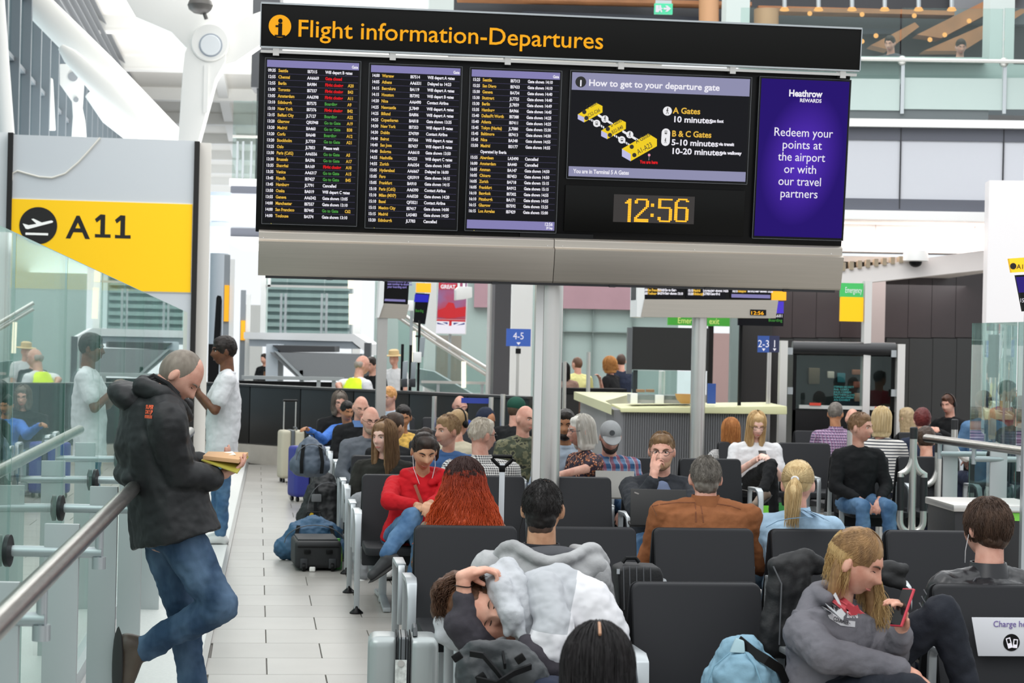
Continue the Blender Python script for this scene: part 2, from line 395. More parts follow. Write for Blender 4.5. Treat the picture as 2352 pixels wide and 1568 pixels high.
    if facedet:
        def fsurf(x, z):  # front surface y
            msk = (np.abs(hv[:, 0]/k-x) < .006) & (np.abs(hv[:, 2]/k-z) < .006) & (hv[:, 1] > 0)
            return float(hv[msk, 1].max()/k) if msk.any() else .085
        if facedet != 'closed':
            e = MB(O); ir = MB(O)
            for s in (-1, 1):
                yy = fsurf(s*.031, .004); e.ball(hm((s*.031, yy-.003, .004)), (.0135*k, .006*k, .0062*k), 12, 8, RH)
                ir.ball(hm((s*.031, yy+.0008, .004)), (.0062*k, .0032*k, .0058*k), 10, 6, RH)
            e.build('eyes', mat('eye_white', '#d8cfc8', .3), root, ang=180); ir.build('irises', mat('iris', '#2a1d16', .2), root, ang=180)
        l = MB(O)
        for s in (-1, 1):
            pts = [hm((s*(.031+dx), fsurf(s*(.031+dx), .010)+.0005, .0105-abs(dx)*.25+(-.006 if facedet == 'closed' else 0))) for dx in (-.014, -.007, 0, .007, .014)]
            l.tube(pts, [.0008*k, .0018*k, .0022*k, .0018*k, .0008*k], 6)
        l.build('eyelashes', mat('lash', '#2b1f1a', .6), root, ang=180)
        br = MB(O)
        for s in (-1, 1):
            pts = [hm((s*(.032+dx), fsurf(s*(.032+dx), .028)+.0005, .028-(dx-.004)**2*18)) for dx in (-.019, -.01, 0, .01, .02)]
            br.tube(pts, [.0016*k, .0036*k, .0038*k, .003*k, .001*k], 6, flat=1.1)
        br.build('eyebrows', brow or hairmat('brow'+hcol[0], hcol[0], hcol[0]), root, ang=180)
        lp = MB(O); yy = fsurf(0, -.066)
        for dz, th in ((.0035, .0036), (-.0045, .0046)):
            pts = [hm((dx, fsurf(dx, -.066)+.0004-abs(dx)*.06, -.066+dz*(1-(dx/.026)**2))) for dx in (-.025, -.014, 0, .014, .025)]
            lp.tube(pts, [.001*k, th*k*.9, th*k, th*k*.9, .001*k], 6)
        lp.build('lips', mat('lips_'+skin, {'brown': '#6b3a30', 'tan': '#95584a', 'olive': '#a6604f'}.get(skin, '#c0756a'), .4), root, ang=180)
    # clothes
    fl = [(.14*k, .024), (.05*k, .012)] if folds else None
    if topm:
        t = Blob(O); i = infl
        low = Pv - ax*(.10 if stand else .05)
        sp = [low, Pv+ax*.02, Pv.lerp(N, .3), Pv.lerp(N, .62), Pv.lerp(N, .86), N - ax*.02]
        t.loft(sp, [rx[0]+.025+i, rx[1]+i, rx[2]+i*1.2, rx[3]+i, rx[4]+i, .07*k], [ry[0]+.02+i, ry[1]+i, ry[2]+i*1.3, ry[3]+i, ry[4]+i, .07*k], rt)
        for n in 'LR':
            t.cap(N - ax*.022, J['sh'+n], .052*k+i*.3, .052*k+i*.6)
            if sleeve == 'long':
                t.cap(J['sh'+n], J['el'+n], .054*k+i*.75, .046*k+i*.8); t.cap(J['el'+n], J['wr'+n].lerp(J['el'+n], .12), .046*k+i*.8, .033*k+i*.6)
            elif sleeve == 'short': t.cap(J['sh'+n], J['sh'+n].lerp(J['el'+n], .62), .056*k+i, .054*k+i)
            elif sleeve == 'half': t.cap(J['sh'+n], J['el'+n].lerp(J['wr'+n], .1), .054*k+i, .044*k+i)
        if hood:
            hb = N - fwd*.075*k
            for a in range(-90, 91, 18):
                q = math.radians(a); p = N + rt*(math.sin(q)*.125*k) - fwd*(math.cos(q)*.115*k-.02) + up*(.0+.005*math.cos(q))*k; q2 = math.radians(a+18)
                p2 = N + rt*(math.sin(q2)*.125*k) - fwd*(math.cos(q2)*.115*k-.02) + up*(.0+.005*math.cos(q2))*k
                if a < 90: t.cap(p, p2, .038*k+.012*math.cos(q), .038*k+.012*math.cos(q2))
            t.ball(hb - up*.06*k - fwd*.03, (.14*k, .05*k, .085*k), 14, 10, R)
            for s in (-1, 1): t.cap(N + rt*s*.12*k + fwd*.03, N + rt*s*.05*k + fwd*.085*k - up*.05*k, .036*k, .026*k)
        else:
            for a in range(0, 360, 30):
                q = math.radians(a); q2 = math.radians(a+30); rr = nr+.012
                t.cap(N+rt*math.cos(q)*rr+fwd*math.sin(q)*rr+ax*(-.012), N+rt*math.cos(q2)*rr+fwd*math.sin(q2)*rr+ax*(-.012), .011, .011, 8)
        t.fuse('top', topm, root, vox*.95, 14 if vox < .007 else 8, fl, sm2=1, label=toplabel)
    if collar:
        c = MB(O); rr = nr+.011; pts0 = []
        for lo_, hi_ in ((-.03, .035),):
            ring = []
            for zz, ex in ((lo_, .014), (hi_, 0.), (hi_, .006), (lo_, .022)):
                ring.append([N+rt*math.cos(2*PI*j/24)*(rr+ex)+fwd*math.sin(2*PI*j/24)*(rr+ex)+ax*zz for j in range(24)])
            vs = sum(ring, []); fs = []
            for a in range(4):
                for j in range(24): fs.append((a*24+j, a*24+(j+1) % 24, ((a+1) % 4)*24+(j+1) % 24, ((a+1) % 4)*24+j))
            c.add(vs, fs)
        c.build('collar', collar, root, ang=60)
    if trouser is not None and legs:
        t = Blob(O); t.loft([Pv-up*.07, Pv-up*.01, Pv+ax*.09], [.15*k*width, .165*k*width, .15*k*width], [.11*k, .125*k, .11*k], rt)
        for n in 'LR':
            t.cap(J['hip'+n], J['kn'+n], .088*k*trw, .064*k*trw); t.cap(J['kn'+n], J['an'+n].lerp(J['kn'+n], .06), .063*k*trw, .05*k*trw)
        t.fuse('trousers', trouser, root, max(vox, .009), 6, [(.12, .03), (.045, .016)], sm2=1)
    if legs and shoes is not None:
        for n, tv in (('L', toeL), ('R', toeR)):
            a = J['an'+n]; td = (tv or fwd); td = V(td).normalized(); sh = Blob(O); dn = -up if abs(td.z) < .8 else -fwd
            dn = (dn - td*dn.dot(td)).normalized()
            z_ = shoek; sh.cap(a-dn*.03*(z_-1)*4+dn*.02, a+dn*.05*z_-td*.03, .045*z_, .042*z_); sh.cap(a+dn*.045*z_-td*.03, a+dn*.055*z_+td*.14*z_, .038*z_, .033*z_); sh.cap(a+dn*.03, a+dn*.05*z_+td*.1*z_, .045*z_, .036*z_)
            so_ = sh.fuse('shoe', shoes, root, .008, 3)
            sb = MB(O); R2 = Matrix((td.cross(dn), td, dn)).transposed()
            sb.ball(a+dn*.082*z_+td*.05*z_, (.046*z_, .14*z_, .014*z_), 16, 6, R2); sb.build('sole', mat('sole_rubber', '#2b2a29', .8), so_, ang=60)
    hk = dict(hairkw or {})
    if hair: make_hair(root, O, hm, RH, k, hair, hcol, **hk)
    if glasses:
        g = MB(O); rr = .021
        for s in (-1, 1):
            ring = [hm((s*.032+math.cos(2*PI*j/16)*rr*1.1, .097-abs(s*.032+math.cos(2*PI*j/16)*rr)*.16, .002+math.sin(2*PI*j/16)*rr*.78)) for j in range(16)]
            g.tube(ring, .0017*k, 6, closed=True)
            g.tube([hm((s*.055, .09, .006)), hm((s*.077, .06, .008)), hm((s*.081, -.012, .01))], .0017*k, 6)
        g.tube([hm((-.011, .1, .005)), hm((.011, .1, .005))], .0016*k, 6)
        g.build('glasses', mat('spectacle_frame_'+glasses, glasses, .3, .3), root, ang=180)
    if beard:
        t = Blob(O); t.ball(hm((0, .058, -.083)), (.05*k, .042*k, .038*k), 14, 10, RH)
        for s in (-1, 1): t.cap(hm((s*.062, .01, -.03)), hm((s*.04, .05, -.08)), .014*k, .02*k)
        t.fuse('beard', beard, root, .007, 2, [(.012, .006)])
    if hat: hat(root, O, hm, RH, k)
    if phones:
        e = MB(O)
        for s in (-1, 1): e.lathe(hm((s*.086, -.01, -.005)), [(.028*k, -.012*k), (.034*k, -.004), (.034*k, .008*k), (.026*k, .014*k)], 14, R=RH @ roty(s*90))
        e.tube([hm((.09*math.cos(a), -.01, .01+.125*math.sin(a))) for a in [PI*i/10 for i in range(11)]], .008*k, 8)
        e.build('headphones', phones, root)

    return root, J, N, Pv, hm, RH, O
def make_hair(root, O, hm, RH, k, style, hcol, n=0, length=.3, wave=.0, seed=1, r=.0018, spread=1.0, back=None, part=0., puff=1.0, front=50, name='hair', grad=None):
    rnd = random.Random(seed); hmat = grad or hairmat(style+hcol[0]+hcol[1], *hcol); R3 = RH
    def blob(fn, vox=.007, sm=2, folds=((.02, .008),)):
        t = Blob(O); fn(t); return t.fuse(name, hmat, root, vox, sm, folds)
    cen = V((0, -.013, .030)); er = V((.083, .1, .1))*puff
    cap_ = lambda t: (t.ball(hm(cen), tuple(er*k), 18, 14, R3), t.ball(hm((0, .018, .078)), (.067*k, .068*k, .046*k), 16, 12, R3))
    paths = []
    def on(a, phi, g=1.0): return cen + ellp(a, phi, er*g)
    if style == 'buzz':
        blob(lambda t: t.ball(hm((0, -.014, .014)), (.0785*k, .0985*k, .1065*k), 18, 14, R3), .007, 2, ((.006, .0015),)); return
    if style == 'fringe':   # bald on top, hair at sides and back
        def fn(t):
            for s in (-1, 1): t.ball(hm((s*.052, -.04, .0)), (.03*k, .055*k, .04*k), 12, 10, R3)
            t.ball(hm((0, -.07, -.005)), (.055*k, .034*k, .05*k), 12, 10, R3)
        blob(fn, .007, 3, ((.01, .003),)); return
    if style == 'short':
        blob(cap_, .007, 2, ((.022, .010), (.008, .004)))
        for _ in range(n):
            a = rnd.uniform(.05, 1.95); phi = rnd.uniform(-PI, PI)
            if a > .7 and abs(phi) < 1.15: continue
            L = rnd.uniform(.018, .04); p = []
            for j in range(4): p.append(hm(on(a+j*L/3/.09, phi+rnd.uniform(-.05, .05), 1.02+.02*j+rnd.uniform(-.01, .02))))
            paths.append(p)
    elif style in ('long', 'bob', 'wild'):
        def fn(t):
            cap_(t); sb = 14 if spread < 1.4 else 26
            for i in range(sb):
                phi = math.radians(front) + (2*PI-2*math.radians(front))*i/(sb-1); p = on(1.35 if spread < 1.4 else .7, phi, .80 if spread < 1.4 else .92); q = on(1.75 if spread < 1.4 else 1.35, phi, .80 if spread < 1.4 else .98); sp_ = 1+(spread-1)*.62; q2 = V((q.x*1.02*sp_, q.y*1.0*(1+(spread-1)*.25)-.0, -.09-length*.35)); q3 = V((q2.x*(1+.2*(spread-1)), q2.y*.95-.005, q2.z-length*.45))
                if back is not None and q3.y > back: q3.y = back
                t.chain([hm(p), hm(q), hm(q2), hm(q3)], [.022*k, .024*k, .024*k*(1 if spread < 1.4 else 1.5), .014*k])
        blob(fn, .009, 3, ((.03, .012),))
        for _ in range(n):
            phi = math.radians(front)*.75 + rnd.random()*(2*PI-2*math.radians(front)*.75); a0 = rnd.uniform(.1, 1.2); p = []; g = rnd.uniform(1.0, 1.12)*(1+.1*(spread-1)); ph2 = rnd.uniform(0, 6.28)
            m_ = 11; LL = length*rnd.uniform(.75, 1.1)
            for j in range(m_):
                u = j/(m_-1)
                if u < .35: q = on(a0+(1.65-a0)*u/.35, phi, g)
                else:
                    v = (u-.35)/.65; e = on(1.65, phi, g); q = V((e.x*(1+(1.05*(spread-1)+.05)*v), e.y*(1+.25*(spread-1)*v)-.012*v, e.z-(LL+.06)*v))
                    if back is not None and v > .3 and q.y > back+.02: q.y = q.y*.5+back*.5
                wv = wave*u; q = q + V((math.sin(u*16+ph2), math.cos(u*14+ph2*1.7), .3*math.sin(u*20+ph2)))*wv
                p.append(hm(q))
            paths.append(p)
    elif style in ('bun', 'pony'):
        blob(cap_, .008, 3, ((.01, .003),)); tie = V((0, -.118, .055 if style == 'bun' else .03))
        if hk_tie.get('t'): tie = V(hk_tie['t'])
        for _ in range(n):
            phi = rnd.uniform(-PI, PI); a0 = rnd.uniform(.9, 1.75)
            if abs(phi) < 1.0: a0 = min(a0, 1.0)
            p = []
            s0 = on(a0, phi, 1.01)
            for j in range(6):
                u = j/5; q = s0.lerp(tie, u); dq = (q-cen); e = math.sqrt((dq.x/er.x)**2+(dq.y/er.y)**2+(dq.z/er.z)**2); q = cen+dq/max(e, .3)*1.03; q = q.lerp(tie, max(0, (u-.75)*3)); p.append(hm(q))
            paths.append(p)
        if style == 'bun': blob(lambda t: t.ball(hm(tie+V((0, -.015, 0))), (.042*k, .036*k, .04*k), 12, 10, R3), .007, 2, ((.015, .008),))
        else:
            kd = V((0, -.03, -.02)); q = tie+kd
            for _ in range(max(60, n//2)):
                ph2 = rnd.uniform(0, 6.28); rr = rnd.uniform(.2, 1)*.03; p = []; LL = length*rnd.uniform(.8, 1.05)
                for j in range(9):
                    u = j/8; wid = rr*(.3+2.0*u*(1-.55*u)); p.append(hm(tie + V((math.cos(ph2)*wid*1.4+wave*math.sin(u*5+ph2), -.012-.06*math.sin(u*1.6)+math.sin(ph2)*wid*.7, -LL*u*u*.35-LL*u*.65+.012*math.sin(u*3)))))
                paths.append(p)
            b2 = Blob(O); b2.chain([hm(tie), hm(tie+V((0, -.04, -.05))), hm(tie+V((0, -.058, -length*.6))), hm(tie+V((0, -.055, -length*.95)))], [.014*k, .026*k, .027*k, .008*k]); b2.fuse('ponytail', hmat, root, .008, 2, [(.02, .006)])
    if paths: strand_mesh(paths, r*k, O=O).build('hair_strands', hmat, root, ang=180)['kind'] = 'stuff'
hk_tie = {}

from mathutils.bvhtree import BVHTree
def decal(root, O, target, org, R, make, m, name, off=.0025):
    """print lying on cloth: geometry drawn in the plane (org, R) is laid onto the target surface along the plane's normal"""
    me0 = target.data; bv = BVHTree.FromPolygons([v.co + O for v in me0.vertices], [tuple(p.vertices) for p in me0.polygons]); me = make()
    bm = bmesh.new(); bm.from_mesh(me); bmesh.ops.triangulate(bm, faces=bm.faces[:])
    for _ in range(2): bmesh.ops.subdivide_edges(bm, edges=[e for e in bm.edges if e.calc_length() > .012], cuts=1)
    n = R @ V((0, 0, 1))
    for v in bm.verts:
        p = org + R @ v.co; h = bv.ray_cast(p + n*.3, -n, .9)
        v.co = ((h[0] if h[0] is not None else p) + n*off) - O
    bm.to_mesh(me); bm.free(); me.materials.clear(); return link(name, me, m, root)
def textmesh(body, size, w=None, align='CENTER', bold=0., at=(0, 0), rot=0.):
    cu = bpy.data.curves.new('t', 'FONT'); cu.body = body; cu.size = size; cu.align_x = align; cu.offset = bold; cu.resolution_u = 3
    t = bpy.data.objects.new('t', cu); COL.objects.link(t); me = bpy.data.meshes.new_from_object(t.evaluated_get(bpy.context.evaluated_depsgraph_get())); bpy.data.objects.remove(t)
    if w:
        xs = [v.co.x for v in me.vertices]; me.transform(Matrix.Diagonal((w/(max(xs)-min(xs)), 1, 1, 1)))
    me.transform(Matrix.Translation((at[0], at[1], 0)) @ Matrix.Rotation(rot, 4, 'Z')); return me
def polymesh(polys):
    me = bpy.data.meshes.new('p'); vs = []; fs = []
    for p in polys: n = len(vs); vs += [(x, y, 0) for x, y in p]; fs.append(tuple(range(n, n+len(p))))
    me.from_pydata(vs, [], fs); me.update(); return me

def hairgrad(name, stops, z0, z1, jitter=.05):
    """dyed hair: colours change with height from tips (z0) to roots (z1)"""
    m = bpy.data.materials.new('hair_'+name); m.use_nodes = True; nt = m.node_tree; b = nt.nodes['Principled BSDF']; b.inputs['Roughness'].default_value = .45; b.inputs['Specular IOR Level'].default_value = .3
    tc = nt.nodes.new('ShaderNodeTexCoord'); sx = nt.nodes.new('ShaderNodeSeparateXYZ'); n = nt.nodes.new('ShaderNodeTexNoise'); n.inputs['Scale'].default_value = 40; mr = nt.nodes.new('ShaderNodeMapRange'); ad = nt.nodes.new('ShaderNodeMath'); ad.operation = 'MULTIPLY_ADD'; ad.inputs[1].default_value = jitter*6; r = nt.nodes.new('ShaderNodeValToRGB')
    nt.links.new(tc.outputs['Object'], sx.inputs[0]); nt.links.new(tc.outputs['Object'], n.inputs[0]); nt.links.new(sx.outputs[2], mr.inputs[0]); mr.inputs[1].default_value = z0; mr.inputs[2].default_value = z1
    nt.links.new(n.outputs[0], ad.inputs[0]); nt.links.new(mr.outputs[0], ad.inputs[2]); nt.links.new(ad.outputs[0], r.inputs[0]); e = r.color_ramp.elements
    e[0].position = stops[0][0]; e[0].color = (*lin(stops[0][1]), 1); e[1].position = stops[-1][0]; e[1].color = (*lin(stops[-1][1]), 1)
    for p, c in stops[1:-1]: q = e.new(p); q.color = (*lin(c), 1)
    nt.links.new(r.outputs[0], b.inputs['Base Color']); return m
# ------------------------------------------------------------------ shared materials
YAW = math.radians(7.3); GX = V((math.cos(YAW), math.sin(YAW), 0)); GY = V((-math.sin(YAW), math.cos(YAW), 0)); RY = Matrix.Rotation(YAW, 3, 'Z')
STEEL = mat('brushed_steel', '#d2d0cc', .34, .9, var=.03, vscale=3)
STEELD = mat('fascia_steel', '#b9b2a8', .42, .9, var=.025, vscale=4, stretch=(.4, .4, 22))
BLK = mat('black_plastic', '#0b0b0c', .35, 0, .2); BLKM = mat('black_matt', '#121315', .6, 0, .2)
ALU = mat('grey_aluminium', '#b4babd', .35, .6); WHT = mat('white_paint', '#eeefee', .5); GREYP = mat('light_grey_panel', '#c9ccd3', .5)
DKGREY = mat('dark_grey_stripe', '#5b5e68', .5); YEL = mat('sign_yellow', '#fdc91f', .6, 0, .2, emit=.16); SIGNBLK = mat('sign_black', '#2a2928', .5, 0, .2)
WHITET = glow('screen_white', '#f4f2fb', .95); YELT = glow('screen_amber', '#f3c24e', .9); REDT = glow('screen_red', '#f0242a', 1.0); GRNT = glow('screen_green', '#55a84e', .85)
LAV = glow('screen_lavender', '#8d88bd', .9); SCR = mat('screen_dark', '#0d0d11', .25, 0, .12, emit=.6)
def bevelled(mb, *a, **k): return mb.build(*a, bev=k.pop('bev', .006), **k)
# ------------------------------------------------------------------ flight information board
BT = math.radians(6)
nh = V((math.sin(YAW), -math.cos(YAW), 0)); BU = GX.copy(); BV = V((0, 0, 1))*math.cos(BT) + nh*math.sin(BT); BN = BU.cross(BV)
BO = P(597, 315, 13.1)
def ray(x, y): return CF + CR*((x-1176)/F) + CU*((784-y)/F)
def bp(x, y, off=0., O=None, N=None):
    d = ray(x, y); O = BO if O is None else O; N = BN if N is None else N; c = V((0, 0, H)); t = ((O+N*off)-c).dot(N)/d.dot(N); return c + d*t
def buv(x, y, off=0.):
    q = bp(x, y, off)-BO; return q.dot(BU), q.dot(BV)
def b3(u, v, off=0.): return BO + BU*u + BV*v + BN*off
BR = Matrix((BU, BV, BN)).transposed()
post_base = P(1252, 1100, 13.72); post_base.z = 0
board = empty('flight_information_board', post_base, 'black overhead departures board with yellow heading on a steel post', 'information board')
def plate(mb, u0, v0, u1, v1, z0, z1, mi=0):
    return mb.prism([b3(u0, v0, z0), b3(u1, v0, z0), b3(u1, v1, z0), b3(u0, v1, z0)], BN*(z1-z0), mi)
def bpart(mb, name, m, parent=board, bev=0., **k):
    mb.v = [tuple(V(q)-post_base) for q in mb.v]; return mb.build(name, m, parent, bev, **k)
def btext(body, x, y, size, m, parent, off=.004, name='lettering', w=None, align='LEFT', bold=0., xs=.8, spacing=None, slant=0., dv=0., shear=0.):
    u, v = buv(x, y); R = BR
    if slant: R = BR @ Matrix.Rotation(slant, 3, 'Z')
    o = text(body, size, m, parent, V((0, 0, 0)), R, name, align, bold, .0004, spacing, xs, 3, shear)
    if w:
        bw = max(c[0] for c in o.bound_box)-min(c[0] for c in o.bound_box); o.data.transform(Matrix.Diagonal((w/bw, 1, 1, 1)))
    o.matrix_local = Matrix.Translation(b3(u, v+dv, off)-post_base) @ R.to_4x4(); return o
U0, V0 = buv(601, 8); U1, _ = buv(1974, 65); _, V1 = buv(601, 107); UW = U1
hd = bpart(plate(MB(), U0, V1, U1, V0, -.10, .05), 'header_panel', mat('header_black', '#0e0e0d', .5, 0, .15), bev=.004)
hb = MB(); plate(hb, U0-.004, V0-.004, U1+.004, V0+.008, -.1, .056); plate(hb, U0-.006, V1, U0, V0, -.1, .056); plate(hb, U1, V1, U1+.006, V0, -.1, .056); plate(hb, U0, V1-.008, U1, V1+.002, -.1, .054)
bpart(hb, 'trim', ALU, hd)
rl = MB()
_, vr = buv(601, 116); plate(rl, U0, vr-.014, U1-.01, vr+.004, -.06, .03)
for i in range(6): uu = U0+.1+(U1-.2)*i/5; plate(rl, uu-.02, vr-.03, uu+.02, vr+.022, -.06, .036)
bpart(rl, 'mounting_rail', STEEL)
AMB = mat('heading_yellow', '#f0a412', .6, 0, .2, emit=.1)
ic = bp(643, 60, .052); m_ = MB(); m_.lathe(ic, [(.073, -.002), (.073, .004)], 40, R=BR); bpart(m_, 'information_disc', AMB, hd)
o = btext('i', 643, 83, .165, mat('header_black', ''), hd, .0575, align='CENTER', bold=.006, xs=.95); _s = MB()
for du, dv, w_ in ((-.014, -.0, .03), (0, -.066, .062)): pass
u_, v_ = buv(643, 83, .0575); plate(_s, u_-.034, v_-.004, u_+.034, v_+.008, .057, .0582); plate(_s, u_-.03, v_+.058, u_-.002, v_+.07, .057, .0582); bpart(_s, 'serif', mat('header_black', ''), hd)
a_, b_ = buv(681, 80), buv(1378, 104)
btext('Flight information-Departures', 681, 83, .158, AMB, hd, .054, w=(b_[0]-a_[0]), bold=.001, dv=-.004)
# black body behind everything
_, VB = buv(601, 526)
bpart(plate(MB(), U0-.008, VB-.02, U1-.035, vr-.01, -.20, -.035), 'housing', BLK, bev=.006)
R1 = [('09:35', 'Seattle', 'IB7315', 'Will depart B gates', ''), ('12:55', 'Chennai', 'AA6669', 'Gate closed', ''), ('12:55', 'Berlin', 'BA984', 'Flight closing', 'A20'), ('13:00', 'Toronto', 'IB7337', 'Flight closing', 'B43'), ('13:05', 'Amsterdam', 'AA6398', 'Flight closing', 'A11'), ('13:10', 'Edinburgh', 'IB7575', 'Boarding', 'A9'), ('13:10', 'New York', 'IB7376', 'Flight closing', 'B42'), ('13:15', 'Belfast City', 'JL7127', 'Boarding', 'A22'), ('13:20', 'Glasgow', 'QR5948', 'Go to Gate', 'A19'), ('13:20', 'Madrid', 'BA460', 'Go to Gate', 'B38'), ('13:20', 'Corfu', 'BA648', 'Boarding', 'A12'), ('13:20', 'Stockholm', 'JL7759', 'Go to Gate', 'A21'), ('13:25', 'Oslo', 'JL7853', 'Please wait', ''), ('13:30', 'Paris (CdG)', 'AA6556', 'Go to Gate', 'A5'), ('13:30', 'Brussels', 'BA396', 'Go to Gate', 'A17'), ('13:35', 'Shanghai', 'BA169', 'Flight closing', 'A10'), ('13:35', 'Venice', 'AA6317', 'Go to Gate', 'A15'), ('13:45', 'Riyadh', 'IB7427', 'Go to Gate', 'B45'), ('13:45', 'Hamburg', 'JL7791', 'Cancelled', ''), ('13:50', 'Osaka', 'BA019', 'Will depart C gates', ''), ('13:55', 'Geneva', 'AA6342', 'Gate shown 13:05', ''), ('14:00', 'Manchester', 'IB7557', 'Gate shown 13:10', ''), ('14:00', 'San Francisco', 'IB7445', 'Go to Gate', 'C62'), ('14:00', 'Toulouse', 'BA374', 'Gate shown 13:10', '')]
R2 = [('14:00', 'Warsaw', 'IB7514', 'Will depart A gates'), ('14:05', 'Athens', 'AA6331', 'Delayed to 14:23'), ('14:15', 'Bengaluru', 'BA119', 'Will depart A gates'), ('14:15', 'Houston', 'IB7392', 'Will depart B gates'), ('14:20', 'Nice', 'AA6490', 'Contact Airline'), ('14:25', 'Newcastle', 'JL7849', 'Will depart A gates'), ('14:25', 'Billund', 'BA806', 'Will depart A gates'), ('14:25', 'Copenhagen', 'BA818', 'Gate shown 13:35'), ('14:30', 'New York', 'IB7353', 'Will depart B gates'), ('14:30', 'Dublin', 'S74709', 'Contact Airline'), ('14:40', 'Beirut', 'IB7366', 'Will depart A gates'), ('14:40', 'San Jose', 'IB7437', 'Will depart B gates'), ('14:40', 'Bologna', 'AA6610', 'Gate shown 13:50'), ('14:55', 'Nashville', 'BA223', 'Will depart C gates'), ('14:55', 'Zurich', 'AA6354', 'Gate shown 14:05'), ('15:05', 'Hyderabad', 'AA6667', 'Delayed to 16:00'), ('15:05', 'Faro', 'QR5919', 'Gate shown 14:15'), ('15:05', 'Frankfurt', 'BA910', 'Gate shown 14:15'), ('15:10', 'Paris (CdG)', 'AA6390', 'Contact Airline'), ('15:10', 'Milan (MXP)', 'AA6520', 'Gate shown 14:20'), ('15:10', 'Basel', 'QF3521', 'Contact Airline'), ('15:15', 'Mexico City', 'IB7417', 'Gate shown 14:00'), ('15:15', 'Madrid', 'LA5483', 'Gate shown 14:25'), ('15:20', 'Edinburgh', 'JL7783', 'Cancelled')]
R3 = [('15:25', 'Seattle', 'IB7313', 'Gate shown 14:10'), ('15:25', 'San Diego', 'IB7433', 'Gate shown 14:10'), ('15:30', 'Geneva', 'BA734', 'Gate shown 14:40'), ('15:30', 'Stuttgart', 'JL7725', 'Gate shown 14:40'), ('15:30', 'Berlin', 'JL7859', 'Gate shown 14:49'), ('15:35', 'Hamburg', 'BA966', 'Gate shown 14:45'), ('15:40', 'Dallas/Ft Worth', 'IB7388', 'Gate shown 14:25'), ('15:40', 'Atlanta', 'IB7411', 'Gate shown 14:25'), ('15:45', 'Tokyo (Narita)', 'JL7080', 'Gate shown 15:30'), ('15:45', 'Baltimore', 'IB7413', 'Gate shown 14:30'), ('15:45', 'Nice', 'BA348', 'Gate shown 14:55'), ('15:50', 'Madrid', 'IB3177', 'Gate shown 14:55'), ('', '', '', ''), ('15:55', 'Aberdeen', 'LA5490', 'Cancelled'), ('16:00', 'Amsterdam', 'BA440', 'Cancelled'), ('16:05', 'Amman', 'BA147', 'Gate shown 14:50'), ('16:05', 'Chicago', 'IB7453', 'Gate shown 14:50'), ('16:05', 'Zurich', 'BA718', 'Gate shown 15:15'), ('16:05', 'Frankfurt', 'BA912', 'Gate shown 15:15'), ('16:10', 'Bangkok', 'IB7302', 'Gate shown 14:55'), ('16:10', 'Pittsburgh', 'BA171', 'Gate shown 14:55'), ('16:15', 'Glasgow', 'IB7592', 'Gate shown 15:25'), ('16:15', 'Los Angeles', 'IB7429', 'Gate shown 15:00')]
def monitor(x0, y0, x1, y1, bez=.014):
    """display rectangle from its mid-edge photo coordinates"""
    u0, _ = buv(x0, (y0+y1)/2); u1, _ = buv(x1, (y0+y1)/2); _, v0 = buv((x0+x1)/2, y1); _, v1 = buv((x0+x1)/2, y0)
    m = bpart(plate(MB(), u0-bez, v0-bez*1.3, u1+bez, v1+bez, -.05, -.006), 'monitor', mat('monitor_bezel', '#141517', .4, 0, .2), bev=.003)
    e = MB()
    for a, b, c, d in ((u0-bez, v0-bez*1.3, u0-bez+.003, v1+bez), (u1+bez-.003, v0-bez*1.3, u1+bez, v1+bez), (u0-bez, v1+bez-.003, u1+bez, v1+bez), (u0-bez, v0-bez*1.3, u1+bez, v0-bez*1.3+.003)): plate(e, a, b, c, d, -.006, -.003)
    bpart(e, 'bezel_edge', mat('bezel_edge', '#6b6d70', .4, .5), m)
    bpart(plate(MB(), u0, v0, u1, v1, -.006, -.004), 'display', SCR, m)
    return m, u0, v0, u1, v1
